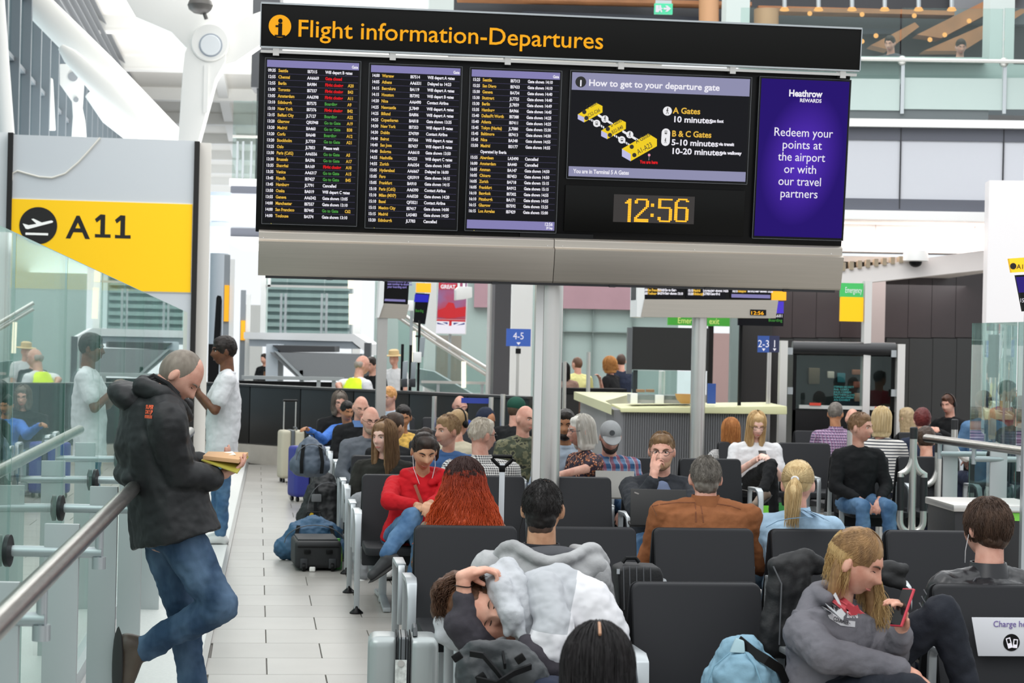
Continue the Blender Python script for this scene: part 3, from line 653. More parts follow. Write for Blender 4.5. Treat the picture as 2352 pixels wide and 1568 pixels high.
def listing(x0, y0, x1, y1, rows, rowpx, foot=False):
    m, u0, v0, u1, v1 = monitor(x0, y0, x1, y1); n = len(rows); W = u1-u0
    hb = .046; bpart(plate(MB(), u0, v1-hb, u1, v1, -.004, -.003), 'header_bar', LAV, m)
    if foot: bpart(plate(MB(), u0, v0, u1, v0+.058, -.004, -.003), 'footer_bar', LAV, m)
    pit = (v1-hb-v0-(.058 if foot else .018))/24.0
    ln = MB(); sz = .0285; cols = (.012, .125, .44, .635, .885)
    for i in range(1, n): 
        if rows[i][0] or i != 12: plate(ln, u0+.004, v1-hb-pit*i-.0006, u1-.004, v1-hb-pit*i+.0006, -.004, -.0033)
    bpart(ln, 'ruling', glow('ruling', '#6f6b96', .8), m)
    def t(body, uu, vv, mt, nm='lettering', size=sz, align='LEFT', xs=.80, bold=.0009):
        o = text(body, size, mt, m, (0, 0, 0), BR, nm, align, bold, .0003, pit/size, xs, 2); o.matrix_local = Matrix.Translation(b3(uu, vv, -.0028)-post_base) @ BR.to_4x4()
    vb = v1-hb-pit*.74
    t('\n'.join(r[0] for r in rows), u0+W*cols[0], vb, WHITET); t('\n'.join(r[1] for r in rows), u0+W*cols[1], vb, YELT); t('\n'.join(r[2] for r in rows), u0+W*cols[2], vb, WHITET)
    def colr(s): return REDT if s in ('Gate closed', 'Flight closing') else GRNT if s in ('Boarding', 'Go to Gate') else WHITET
    for c in (WHITET, REDT, GRNT):
        if any(colr(r[3]) is c and r[3] for r in rows): t('\n'.join(r[3] if colr(r[3]) is c else '' for r in rows), u0+W*cols[3], vb, c)
    if len(rows[0]) > 4: t('\n'.join(r[4] for r in rows), u0+W*cols[4], vb, YELT)
    t('Gate', u1-.006, v1-hb*.78, WHITET, size=.026, align='RIGHT')
    if foot:
        t('Operated by Iberia', u0+W*.125, vb-12*pit, WHITET); t('12:56', u1-.012, v0+.031, WHITET, size=.032, align='RIGHT'); t('29 Sep', u1-.012, v0+.01, WHITET, size=.02, align='RIGHT')
    led = MB(); led.ball(b3(u0+.05, v0-.014, -.004), .0022, 8, 5); bpart(led, 'indicator_light', glow('led_yellow', '#e8d34a', 1), m)
listing(609.5, 141, 820, 511, R1, 14.6); listing(847.5, 153, 1052, 521, R2, 14.6); listing(1078, 163, 1280, 527, R3, 14.3, True)
# --- route map monitor
m4, u0, v0, u1, v1 = monitor(1310, 173.5, 1718, 411)
_, hv_ = buv(1500, 213); _, fv = buv(1500, 388); bpart(plate(MB(), u0, hv_, u1, v1, -.004, -.003), 'header_bar', glow('bar_blue_grey', '#9797b8', .9), m4); bpart(plate(MB(), u0, v0, u1, fv, -.004, -.003), 'footer_bar', glow('bar_blue_grey', ''), m4)
def fpoly(pts, m, name, parent, off=-.0025): 
    mb = MB(); q = [bp(x, y, off) for x, y in pts]; mb.prism(q, BN*.0006); return bpart(mb, name, m, parent)
def fdisc(x, y, rpx, m, name, parent, off=-.0022, n=28):
    c = bp(x, y, off); r = rpx/342; mb = MB(); mb.lathe(c, [(r, 0), (r, .0006)], n, R=BR); return bpart(mb, name, m, parent)
fdisc(1334, 188, 12.5, mat('screen_black', '#0c0c0d', .4), 'information_disc', m4, -.0028); btext('i', 1334, 197, .056, WHITET, m4, -.0015, align='CENTER', bold=.0035)
a_, b_ = buv(1353, 196), buv(1653, 205); btext('How to get to your departure gate', 1352, 196, .06, WHITET, m4, -.0025, w=b_[0]-a_[0], bold=.0014, dv=-.002)
btext('You are in Terminal 5 A Gates', 1317, 397, .038, WHITET, m4, -.0025, w=buv(1445, 400)[0]-buv(1317, 397)[0], bold=.001)
YB = glow('map_yellow', '#f6d32b', .95); LB = glow('map_lilac', '#c9c8ef', .9); MW = glow('map_white', '#f2f2f5', .95); INK = mat('map_ink', '#191510', .6)
def isobox(tl, tr, br_, bl, dx, dy, lab1, lab2, sz):  # top face quad + front face + left end
    fpoly([(1280+x/3.016, 140+y/3.016) for x, y in (tl, tr, br_, bl)], YB, 'map_block', m4)
    e = [(bl[0], bl[1]), (bl[0], bl[1])]
for pts, c in (([(142, 370), (270, 290), (313, 312), (313, 356), (185, 425), (185, 388)], YB), ([(142, 370), (186, 390), (186, 425), (142, 402)], LB),
               ([(304, 482), (436, 405), (475, 424), (475, 470), (345, 541), (345, 503)], YB), ([(304, 482), (346, 503), (346, 541), (304, 520)], LB),
               ([(448, 608), (630, 503), (690, 540), (690, 590), (507, 694), (507, 645)], YB), ([(448, 608), (508, 645), (508, 694), (448, 660)], LB)):
    fpoly([(1280+x/3.016, 140+y/3.016) for x, y in pts], c, 'map_block', m4, -.0026 if c is YB else -.0016)
def dash(x0, y0, x1, y1, n, w=7):
    mb = MB()
    for i in range(n):
        a = i/n; b = (i+.62)/n if n > 1 else 1
        p = [(x0+(x1-x0)*t, y0+(y1-y0)*t) for t in (a, b)]
        q = [bp(1280+x/3.016, 140+(y+s)/3.016, -.003) for (x, y), s in ((p[0], -w), (p[1], -w), (p[1], w), (p[0], w))]; mb.prism(q, BN*.0005)
    bpart(mb, 'map_route', MW, m4)
dash(280, 372, 385, 440, 1, 9); dash(450, 485, 560, 550, 1, 9); dash(222, 400, 330, 465, 8, 8); dash(392, 512, 505, 585, 8, 8)
for x, y in ((330, 402), (502, 510), (273, 432), (447, 546)): fdisc(1280+x/3.016, 140+y/3.016, 8.3, MW, 'route_badge', m4, -.002)
def walker(x, y, h, parent=m4, off=-.0012):
    mb = MB(); s = h/342/10; c = bp(x, y, off); q = lambda a, b: c + BU*(a*s) + BV*(b*s)
    mb.lathe(q(.2, 4), [(.9*s, 0), (.9*s, .0004)], 12, R=BR)
    for pts, w_ in (([(0, 3), (-.2, 0)], 1.5), ([(-.2, 0), (1.2, -2), (1.4, -4.4)], .8), ([(-.2, 0), (-.6, -2.2), (-1.9, -4.2)], .8), ([(0, 2.6), (1.2, .6), (2, .3)], .6), ([(0, 2.6), (-1.3, 1.2), (-1.5, -.2)], .6)): mb.bar([q(*p) for p in pts], w_*s, .0004, BU)
    bpart(mb, 'walking_symbol', INK, parent)
def tram(x, y, h, parent=m4, off=-.0012):
    mb = MB(); s = h/342/10; c = bp(x, y, off); q = lambda a, b: c + BU*(a*s) + BV*(b*s); f = lambda L: mb.prism([q(*p) for p in L], BN*.0004)
    f([(-2.4, -2.6), (2.4, -2.6), (2.4, -.4), (-2.4, -.4)]); f([(-2.4, .2), (-1.6, .2), (-1.6, 2.6), (-2.4, 2.6)]); f([(1.6, .2), (2.4, .2), (2.4, 2.6), (1.6, 2.6)]); f([(-2.4, 2.2), (2.4, 2.2), (2.4, 3.2), (-2.4, 3.2)]); f([(-1.8, -4.4), (-1, -4.4), (-.4, -3), (-1, -3)]); f([(1, -4.4), (1.8, -4.4), (1, -3), (.4, -3)])
    bpart(mb, 'tram_symbol', INK, parent)
walker(1389.5, 273, 14); walker(1446.5, 309, 14); tram(1370.5, 283, 12); tram(1428.5, 321, 12)
for x, y, sl_, t_, sz in ((1348, 252, .52, 'C Gates', .036), (1352, 270, .53, 'C52-C66', .034), (1404, 292, .52, 'B Gates', .036), (1407, 308, .53, 'B32-B48', .034), (1462, 330, .54, 'A Gates', .046), (1466, 355, .53, 'A1-A23', .05)): btext(t_, x, y, sz, INK, m4, -.0012, slant=sl_, xs=.72, bold=.0002, shear=0.1)
for x, y in ((1342, 257), (1347, 271), (1396, 296), (1401, 310), (1451, 337), (1457, 356)): fdisc(x, y, 5, INK, 'gate_badge', m4, -.0014)
fdisc(1491, 356, 3, glow('pink', '#ef9fb4', .95), 'location_pin', m4); dd = MB(); plate(dd, *buv(1490.4, 368), *buv(1491.2, 358), -.003, -.0022); bpart(dd, 'pin_stem', MW, m4)
btext('You are here', 1470, 375, .031, REDT, m4, -.0025, w=buv(1511, 376)[0]-buv(1470, 375)[0], bold=.001)
fdisc(1533, 255, 10.5, MW, 'route_badge', m4); walker(1533, 255, 16)
pill = MB(); c1, c2 = bp(1529.5, 305, -.0024), bp(1528.5, 325, -.0024); r_ = 10/342
pill.prism([c1 + BU*(r_*math.cos(a)) + BV*(r_*math.sin(a)) for a in [PI*i/12 for i in range(13)]] + [c2 + BU*(r_*math.cos(a)) + BV*(r_*math.sin(a)) for a in [PI+PI*i/12 for i in range(13)]], BN*.0005); bpart(pill, 'route_badge', MW, m4); tram(1529.5, 304, 12); walker(1528.5, 323, 13)
for t_, x, y, x1, sz, c in (('A Gates', 1546, 260, 1609, .056, YELT), ('10 minutes', 1545, 280, 1633, .056, WHITET), ('on foot', 1636, 281, 1662, .03, WHITET), ('B & C Gates', 1543, 313, 1633, .056, YELT), ('5-10 minutes', 1542, 333, 1649, .056, WHITET), ('via transit', 1651, 334, 1687, .03, WHITET), ('10-20 minutes', 1541, 353, 1656, .056, WHITET), ('via walkway', 1658, 354, 1704, .03, WHITET)):
    btext(t_, x, y, sz, c, m4, -.0025, w=buv(x1, y+1)[0]-buv(x, y)[0], bold=.0013)
# --- clock
cu0, cv1 = buv(1411, 446); cu1, cv0 = buv(1594, 515)
pu0, pv1 = buv(1300, 425); pu1, pv0 = buv(1708, 543)
cl = bpart(plate(MB(), pu0, pv0, pu1, pv1, -.05, -.012), 'clock_panel', mat('clock_black', '#0c0c0b', .3, 0, .15), bev=.004)
bpart(plate(MB(), cu0, cv0, cu1, cv1, -.012, -.01), 'clock_window', mat('clock_window', '#2c2725', .35, emit=.15), cl)
DG = {'1': ['...##', '..###', '.####', '...##', '...##', '...##', '...##', '...##', '...##', '...##', '...##', '...##', '...##', '...##'],
      '2': ['.#######.', '##.....##', '##.....##', '.......##', '.......##', '......##.', '.....##..', '....##...', '...##....', '..##.....', '.##......', '##.......', '#########', '#########'],
      ':': ['..', '..', '..', '##', '##', '..', '..', '..', '..', '##', '##', '..', '..', '..'],
      '5': ['#########', '##.......', '##.......', '##.......', '##.......', '########.', '.......##', '.......##', '.......##', '.......##', '.......##', '##.....##', '##.....##', '.#######.'],
      '6': ['..######.', '.##....##', '##.......', '##.......', '##.......', '########.', '##.....##', '##.....##', '##.....##', '##.....##', '##.....##', '##.....##', '##.....##', '.#######.']}
pitch = (buv(1500, 455)[1]-buv(1500, 507)[1])/13.5
for ch, x in (('1', 1433), ('2', 1459), (':', 1496.5), ('5', 1513), ('6', 1551)):
    uu, vv = buv(x, 456); dots = MB()
    for r, row in enumerate(DG[ch]):
        for c, q in enumerate(row):
            if q == '#': plate(dots, uu+c*pitch*.97, vv-r*pitch-pitch*.85, uu+c*pitch*.97+pitch*.85, vv-r*pitch, -.0098, -.008)
    bpart(dots, 'digit', glow('led_amber', '#ffb52e', 1.5), cl, ang=180)
# --- purple advertising monitor
m5, u0, v0, u1, v1 = monitor(1741, 183.5, 1942.5, 544.5)
pm = bpy.data.materials.new('purple_poster'); pm.use_nodes = True; nt = pm.node_tree; nt.nodes.clear()
tc = nt.nodes.new('ShaderNodeTexCoord'); mp = nt.nodes.new('ShaderNodeMapping'); gr = nt.nodes.new('ShaderNodeTexGradient'); gr.gradient_type = 'SPHERICAL'; rp = nt.nodes.new('ShaderNodeValToRGB'); em = nt.nodes.new('ShaderNodeEmission'); ou = nt.nodes.new('ShaderNodeOutputMaterial')
mp.inputs['Location'].default_value = (-1, -1, -1); mp.inputs['Scale'].default_value = (2, 2, 2)
nt.links.new(tc.outputs['Generated'], mp.inputs[0]); nt.links.new(mp.outputs[0], gr.inputs[0]); nt.links.new(gr.outputs[0], rp.inputs[0]); nt.links.new(rp.outputs[0], em.inputs[0]); nt.links.new(em.outputs[0], ou.inputs[0])
rp.color_ramp.elements[0].color = (*lin('#2b1a72'), 1); rp.color_ramp.elements[0].position = .02; rp.color_ramp.elements[1].color = (*lin('#5a35c2'), 1); rp.color_ramp.elements[1].position = .95; em.inputs[1].default_value = .95
bpart(plate(MB(), u0, v0, u1, v1, -.004, -.003), 'poster_display', pm, m5)
for t_, x, y, w_, sz, b in (('Heathrow', 1850, 222, 79, .062, .002), ('REWARDS', 1862, 235, 51, .034, .0008), ('Redeem your', 1845, 314, 139, .083, 0.), ('points at', 1842, 342, 93, .083, 0.), ('the airport', 1841, 370, 112, .083, 0.), ('or with', 1838, 398, 76, .083, 0.), ('our travel', 1837, 426, 101, .083, 0.), ('partners', 1835, 454, 88, .083, 0.)):
    btext(t_, x, y, sz, WHITET, m5, -.0022, align='CENTER', w=w_/340, bold=b)
# --- steel fascia, post
def prof(u0, u1, name='fascia_panel', xs=0.):
    va = buv(601, 531)[1]+.01; vb = buv(601, 548)[1]; vc = buv(601, 626)[1]-.005
    P0 = [(va, -.2), (va, .01), (va-.012, .03), (vb, .03), (vb-.012, .075), (vc, .035), (vc-.012, .02), (vc-.012, -.15)]
    mb = MB(); q = [b3(u0+ (.0 if i < 5 else .0), v, z) for i, (v, z) in enumerate(P0)]; mb.prism(q, BU*(u1-u0)); return mb
us = buv(1270, 600)[0]; ue = buv(1931, 600)[0]; ub = buv(593, 600)[0]
bpart(prof(ub, us-.002), 'fascia_panel', STEELD, bev=.002); bpart(prof(us+.002, ue), 'fascia_panel', STEELD, bev=.002)
rv = MB()
for x in (605, 937, 1255, 1290, 1592, 1905): rv.ball(b3(buv(x, 555)[0], buv(601, 545)[1], .06), .005, 8, 5)
bpart(rv, 'rivets', STEEL)
lip = MB(); vc = buv(601, 626)[1]-.005; plate(lip, ub+.05, vc-.03, ue-.03, vc-.012, -.15, .0)
for x in (750, 880, 1130, 1400, 1620, 1800): plate(lip, buv(x, 630)[0], vc-.032, buv(x+14, 630)[0], vc-.018, -.05, .012)
bpart(lip, 'lower_channel', mat('channel', '#4a4a4c', .4, .7))
pt = MB(post_base); ztop = BO.z+.2
pc = post_base
pt.tube([pc + V((0, 0, .01)), pc + V((0, 0, ztop))], .098, 32); pt.build('post', STEEL, board, .0)
pb = MB(post_base); pb.lathe(pc, [(.17, 0), (.17, .012), (.1, .03)], 32); pb.build('base_plate', STEEL, board)
pbk = MB(post_base)
pa = P(1224, 700, 13.6); pa.z = .03; pbk.box(pc + GX*-.075 + GY*-.075 + V((0, 0, ztop/2)), (.05, .03, ztop), RY); pbk.build('post_cover', mat('white_cover', '#dcdcda', .4, .3), board)
for z in (2.5, 3.3): MB(post_base).box(pc + V((0, 0, z)) - GY*.14, (.5, .3, .08), RY).build('bracket', BLK, board)
# ------------------------------------------------------------------ floor
FLOORM = mat('floor_porcelain', '#a29e98', .32, 0, .45, var=.035, vscale=2.5)
TILEM = [mat('floor_tile_%d' % i, c, .30, 0, .45, var=.03, vscale=3) for i, c in enumerate(('#a4a09a', '#a09c96', '#a8a49e'))]
fl = struct(MB().span((-30, -6, -.3), (34, 75, -.012)), 'floor', mat('floor_grout', '#8f8b85', .8))
def gxy(g, h): return V((g*math.cos(YAW)-h*math.sin(YAW), g*math.sin(YAW)+h*math.cos(YAW), 0))
def topx(p):
    q = V(p)-V((0, 0, H)); d = q.dot(CF); return 1176+F*q.dot(CR)/d, 784-F*q.dot(CU)/d
TW, TH = .622, .55; tmesh = []
for i in range(3):
    mb = MB(); mb.box((0, 0, -.006), (TW-.006, TH-.006, .012), RY); o = mb.build('floor_tile', TILEM[i], None, .0015, 1); tmesh.append(o.data); bpy.data.objects.remove(o)
rest = MB(); cnt = 0; rt_ = random.Random(3)
for kk in range(-14, 62):
    h = 11.25+TH*(kk+.5)
    for j in range(-16, 22):
        g = -.219+TW*(j+.5+(.5 if kk % 2 else 0)); c = gxy(g, h)
        if c.y < 3 or c.x < -.37-.119*c.y-.1: continue
        px, py = topx(c); vis = (430 < px < 905 and 1085 < py < 1620) or (1960 < px < 2140 and 1230 < py < 1400) or (1830 < px < 1960 and 1120 < py < 1200)
        if vis and cnt < 290:
            o = bpy.data.objects.new('floor_tile', tmesh[rt_.randrange(3)]); COL.objects.link(o); o.location = c; o.parent = fl; cnt += 1
        else: rest.box(c+V((0, 0, -.006)), (TW-.006, TH-.006, .012), RY)
rest.build('floor_tiling', FLOORM, fl)['kind'] = 'stuff'
# ramp strip along the glass
XG = lambda y: -.979-.1205*y
XK = lambda y: -.37-.119*y
rs = MB(); rs.prism([(XG(3)+.02, 3, .001), (XK(3), 3, .001), (XK(30), 30, .001), (XG(30)+.02, 30, .001)], (0, 0, .012)); struct(rs, 'trim_1', mat('ramp_strip', '#d3d3d0', .5, var=.04, vscale=60))
rs = MB(); rs.prism([(XK(3), 3, .001), (XK(3)+.035, 3, .001), (XK(30)+.035, 30, .001), (XK(30), 30, .001)], (0, 0, .016)); struct(rs, 'trim_2', mat('trim_metal', '#9b9b99', .35, .8))
# ------------------------------------------------------------------ glass balustrade beside the walkway
GL = glassmat('balustrade_glass', '#e4f1ee', 1.7, 1.)
gb = empty('glass_balustrade', (XG(8), 8, 0), 'tall frameless glass balustrade with steel handrail along the walkway', 'balustrade'); go = V((XG(8), 8, 0))
ZT = lambda y: 2.225-.0072*y
def gp(mb, name, m, **k): mb.v = [tuple(V(q)-go) for q in mb.v]; return mb.build(name, m, gb, **k)
ys = [3.77, 5.66, 7.56, 9.47, 11.38, 13.3, 15.2, 17.1, 19.0, 20.9, 22.9]
for a, b in zip(ys[:-1], ys[1:]):
    a += .008; b -= .008; t = .012
    mb = MB(); mb.prism([(XG(a), a, .06), (XG(b), b, .06), (XG(b), b, ZT(b)), (XG(a), a, ZT(a))], (-t, -.002, 0)); pn = gp(mb, 'glass_panel', GL)
    e = MB(); e.prism([(XG(a), a, ZT(a)), (XG(b), b, ZT(b)), (XG(b), b, ZT(b)+.003), (XG(a), a, ZT(a)+.003)], (-t, 0, 0)); e.prism([(XG(b), b, .06), (XG(b+.003), b+.003, .06), (XG(b+.003), b+.003, ZT(b)), (XG(b), b, ZT(b))], (-t, 0, 0)); gp(e, 'polished_edge', mat('glass_edge', '#9fc0b8', .3), )
ch = MB(); ch.prism([(XG(3.7)-.05, 3.7, 0), (XG(3.7)+.04, 3.7, 0), (XG(23)+.04, 23, 0), (XG(23)-.05, 23, 0)], (0, 0, .09)); gp(ch, 'base_channel', ALU)
XR = lambda y: -.672-.1142*y
RAILM = mat('rail_steel', '#a9a6a2', .28, 1, var=.1, vscale=12, stretch=(6, .5, 6))
r = MB(); r.tube([(XR(y), y, 1.1) for y in (3.2, 6, 9, 12, 14.5)], .033, 24); gp(r, 'handrail', RAILM)
for i, y in enumerate((3.85, 5.65, 7.4, 9.25, 11.07, 12.95)):
    pl = MB(); xm = XG(y)+.215; pl.box((xm, y, .545), (.13, .02, 1.09)); gp(pl, 'upright_plate', mat('plate_grey', '#b7bcbd', .45, .35), bev=.004)
    a = MB(); a.tube([(XG(y), y, .985), (XR(y)+.012, y, .985)], .021, 16); gp(a, 'standoff_arm', ALU)
    d = MB(); d.lathe((XG(y)+.006, y, .985), [(.058, 0), (.06, .004), (.06, .018), (.03, .026)], 28, R=Matrix.Rotation(PI/2, 3, 'Y')); gp(d, 'standoff_disc', mat('disc_black', '#2a2c2e', .4, .4))
    b = MB(); b.tube([(XR(y), y, 1.08), (XR(y), y, .93)], .016, 14); b.tube([(XR(y), y, .97), (XR(y), y, .925)], .026, 16); gp(b, 'rail_bracket', ALU)
# ------------------------------------------------------------------ helpers for things seen farther off
class Plane:
    def __init__(s, O, yaw=YAW):
        s.O = O; s.u = V((math.cos(yaw), math.sin(yaw), 0)); s.v = V((0, 0, 1)); s.n = s.u.cross(s.v); s.R = Matrix((s.u, s.v, s.n)).transposed()
    def at(s, x, y, off=0.): return bp(x, y, off, s.O, s.n)
    def rect(s, mb, x0, y0, x1, y1, z0=0., z1=.02, mi=0, floor=False):
        a, b = s.at(x0, (y0+y1)/2), s.at(x1, (y0+y1)/2); c, d = s.at((x0+x1)/2, y1), s.at((x0+x1)/2, y0)
        ua, ub = (a-s.O).dot(s.u), (b-s.O).dot(s.u); va, vb = c.z-s.O.z, d.z-s.O.z
        if floor: va = -s.O.z
        q = lambda u, v: s.O+s.u*u+s.v*v+s.n*z0
        mb.prism([q(ua, va), q(ub, va), q(ub, vb), q(ua, vb)], s.n*(z1-z0), mi); return mb
    def poly(s, mb, pts, z0=0., z1=.02, mi=0): mb.prism([s.at(x, y, z0) for x, y in pts], s.n*(z1-z0), mi); return mb
class Thing:
    """an Empty with mesh parts, positions given in the world"""
    def __init__(s, name, label, cat, base, group=None):
        s.b = V(base); s.e = empty(name, s.b, label, cat, group)
    def part(s, name, m, mb, parent=None, **k):
        mb.v = [tuple(V(q)-s.b) for q in mb.v]; return mb.build(name, m, parent or s.e, **k)
    def text(s, pl, body, x, y, size, m, off=.022, w=None, align='LEFT', bold=0., parent=None, xs=.85):
        o = text(body, size, m, parent or s.e, (0, 0, 0), pl.R, 'lettering', align, bold, .0006, None, xs)
        if w:
            bw = max(c[0] for c in o.bound_box)-min(c[0] for c in o.bound_box); wm = abs((pl.at(x+w, y)-pl.at(x, y)).dot(pl.u)); o.data.transform(Matrix.Diagonal((wm/max(bw, .001), 1, 1, 1)))
        o.matrix_local = Matrix.Translation(pl.at(x, y, off)-s.b) @ pl.R.to_4x4(); return o
def base_of(pl, x0, x1): 
    a = pl.at((x0+x1)/2, 800); return V((a.x, a.y, 0))
# ------------------------------------------------------------------ A11 gate sign
pl = Plane(P(455, 500, 25.2), math.radians(8)); g = Thing('gate_sign', 'large yellow A11 gate sign on a grey wall panel beyond the glass', 'gate sign', base_of(pl, 20, 450))
g.part('grey_panel', mat('sign_grey', '#cfd3d6', .5), pl.rect(MB(), 26, 316, 443, 720, -.3, 0, floor=True))
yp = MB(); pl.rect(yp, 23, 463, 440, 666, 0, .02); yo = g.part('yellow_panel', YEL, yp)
g.part('panel_edge', mat('panel_edge', '#e9e6d8', .5), pl.rect(MB(), 21, 461, 441.5, 668, -.004, .012))
g.part('dark_frame', SIGNBLK, pl.rect(MB(), 15, 305, 27, 700, -.35, .05, floor=True)); g.part('dark_frame', SIGNBLK, pl.rect(MB(), 443, 325, 455, 700, -.35, .05, floor=True))
dm = MB(); dm.lathe(pl.at(88, 518, .021), [(.232, 0), (.232, .006)], 48, R=pl.R); do = g.part('symbol_disc', SIGNBLK, dm, yo)
PLN = [(52, 513), (66, 517), (84, 514), (72, 503), (77, 502), (96, 511), (118, 506), (122, 508), (121, 511), (64, 526), (59, 525)]
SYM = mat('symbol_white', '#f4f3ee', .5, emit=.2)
g.part('aeroplane_symbol', SYM, pl.poly(MB(), PLN, .027, .031), yo); g.part('runway_bar', SYM, pl.rect(MB(), 59, 535, 111, 540, .027, .031), yo)
g.text(pl, 'A', 153, 546, .40, SIGNBLK, .022, w=56, bold=.008, parent=yo)
for dx, dy in ((0, 0), (46, 2)):
    o1 = MB(); pl.poly(o1, [(218+dx, 503+dy), (231+dx, 492+dy), (242+dx, 493+dy), (241+dx, 538+dy), (254+dx, 538+dy), (254+dx, 546+dy), (218+dx, 545+dy), (218+dx, 537+dy), (230+dx, 538+dy), (231+dx, 504+dy), (222+dx, 511+dy)], .021, .023); g.part('lettering', SIGNBLK, o1, yo)
cw = MB(); cpts = [(230, 316), (205, 345), (180, 372), (150, 398), (120, 408), (90, 406), (60, 398), (40, 392), (28, 398), (27, 414)]
cw.tube([pl.at(x, y, .02) for x, y in cpts], .012, 8); g.part('loose_cable', mat('cable_cream', '#e9e4da', .5), cw)
wp = MB(); pl.rect(wp, 455, 326, 481, 700, -.6, -.1, floor=True); struct(wp, 'wall_gate', mat('warm_white', '#e4e0d8', .6))
wl = MB(); pl.rect(wl, -120, 300, 14, 700, -.6, -.1, floor=True); struct(wl, 'wall_left', WHT)
# ------------------------------------------------------------------ roof steel and glazing, upper corner
cl_ = MB(); cl_.span((-34, 24, 9.6), (4, 110, 9.9)); struct(cl_, 'ceiling', mat('roof_deck', '#f1efe9', .7))
RW = mat('structural_white', '#f4f4f1', .45)
D0 = 33.
for i in range(9):
    y = 42+i*7; mb = MB(); mb.box((-14, y, 9.45), (36, .28, .34)); mb.box((-14, y+.1, 9.25), (36, .5, .06)); struct(mb, 'trim_%d' % (40+i), RW)
for i in range(5):
    x = -20+i*5; mb = MB(); mb.prism([(x, 26, 9.3), (x+.3, 26, 9.3), (x-.128*60+.3, 90, 9.3), (x-.128*60, 90, 9.3)], (0, 0, .3)); struct(mb, 'trim_%d' % (50+i), RW)
def strut(name, label, pts, r, m=RW, flat=1.):
    mb = MB(); mb.tube(pts, r, 20, flat=flat); return top(mb, name, m, label, 'steel strut')
strut('roof_strut', 'thick white tubular roof strut slanting down behind the grey gate panel', [P(40, -40, D0), P(75, 0, D0), P(235, 160, D0+.2), P(430, 352, D0+.4)], [.15, .24, .26, .2])
strut('roof_strut', 'slimmer white strut tapering just below the thickest tubular roof strut', [P(140, 108, D0-.6), P(160, 128, D0-.6), P(240, 205, D0-.5), P(375, 340, D0-.3)], [.06, .13, .2, .12])
strut('roof_strut', 'short white strut under the slanting pair beside a grey pin', [P(205, 215, D0+6), P(250, 265, D0+6), P(330, 330, D0+6)], [.1, .18, .16])
nd = Thing('roof_node', 'big white cast steel roof node with a round pin and three arms', 'steel node', P(450, 420, D0-1.5))
pn_ = Plane(P(490, 105, D0-1.5), math.radians(4))
nd.part('upper_arm', RW, pn_.poly(MB(), [(268, -40), (430, -40), (510, 70), (470, 130), (432, 118), (400, 84), (320, 50)], -.5, -.05), bev=.03)
nd.part('lower_arm', RW, pn_.poly(MB(), [(448, 85), (526, 100), (522, 150), (500, 190), (462, 330), (462, 480), (425, 480), (415, 330), (424, 190), (430, 130)], -.42, .02), bev=.03)
nd.part('side_arm', RW, pn_.poly(MB(), [(515, 92), (560, 50), (640, 20), (660, 90), (600, 112), (545, 150), (518, 158)], -.5, -.12), bev=.03)
h_ = MB(); h_.lathe(pn_.at(488, 108, -.46), [(.28, 0), (.3, .02), (.3, .52), (.28, .54)], 36, R=pn_.R); nd.part('hub', RW, h_)
h_ = MB(); h_.lathe(pn_.at(484, 104, .07), [(.185, 0), (.185, .02)], 32, R=pn_.R); nd.part('pin_ring', mat('pin_ring', '#aab2bd', .5), h_)
h_ = MB(); h_.lathe(pn_.at(484, 104, .08), [(.16, 0), (.16, .03), (.15, .04)], 32, R=pn_.R); nd.part('pin', mat('pin_face', '#e9eef2', .4), h_)
rb = MB(); pn_.rect(rb, 468, 150, 478, 260, .02, .05); nd.part('rib', RW, rb)
sp = MB(); sp.ball(P(460, 12, D0-2.2), (.2, .25, .14), 10, 6); sp.tube([P(452, -20, D0-2.2), P(470, 30, D0-2.2)], .07, 10); sp.tube([P(466, 22, D0-2.2), P(474, 44, D0-2.2)], .03, 8); top(sp, 'roof_spotlight', mat('lamp_grey', '#5c5a58', .5), 'dark grey spotlight clamped on top of the white roof node', 'spotlight')
for lb, pts, pins in (('white hanger arm with two grey pins beside the window louvres', [(62, -30), (100, -30), (106, 96), (112, 180), (122, 182), (128, 300), (96, 300), (84, 182), (80, 98), (70, 90)], [(80, 50, 11), (90, 113, 7)]),
                      ('white hanger arm with grey pins between two slanting roof struts', [(140, 150), (196, 150), (190, 250), (196, 278), (200, 330), (166, 330), (170, 270), (168, 236), (140, 196)], [(168, 176, 11), (175, 229, 6)])):
    q = Plane(P(pts[0][0], 150, D0+3), 0.1); t = Thing('roof_hanger', lb, 'steel arm', P(100, 300, D0+3)); t.part('arm', RW, q.poly(MB(), pts, -.2, 0), bev=.02)
    for x, y, rp in pins:
        mb = MB(); mb.lathe(q.at(x, y, 0), [(rp*D0/F*1.1, 0), (rp*D0/F*1.1, .03)], 24, R=q.R); t.part('pin', mat('pin_grey', '#9a9ea3', .5), mb)
# window facade
XW = lambda y: -3.87-.128*y
wf = MB(); wf.prism([(XW(20), 20, 9.6), (XW(75), 75, 9.6), (XW(75), 75, 7.4), (XW(20), 20, 7.4)], (-.15, 0, 0)); 
MULL = mat('mullion', '#7f868c', .4, .3)
win = struct(MB().prism([(XW(20), 20, 0), (XW(75), 75, 0), (XW(75), 75, .5), (XW(20), 20, .5)], (-.15, 0, 0)), 'window_1', WHT)
lou = MB()
for i in range(9): z = 7.3+i*.26; lou.prism([(XW(22), 22, z), (XW(75), 75, z), (XW(75)-.25, 75, z+.16), (XW(22)-.25, 22, z+.16)], (0, 0, .02))
lou.build('louvre_slats', mat('louvre', '#8d9094', .5), win)['kind'] = 'stuff'
for i in range(34):
    y = 22+i*1.5; mb = MB(); mb.box((XW(y), y, 3.9), (.16, .07, 7.0)); o = mb.build('mullion', MULL, win)
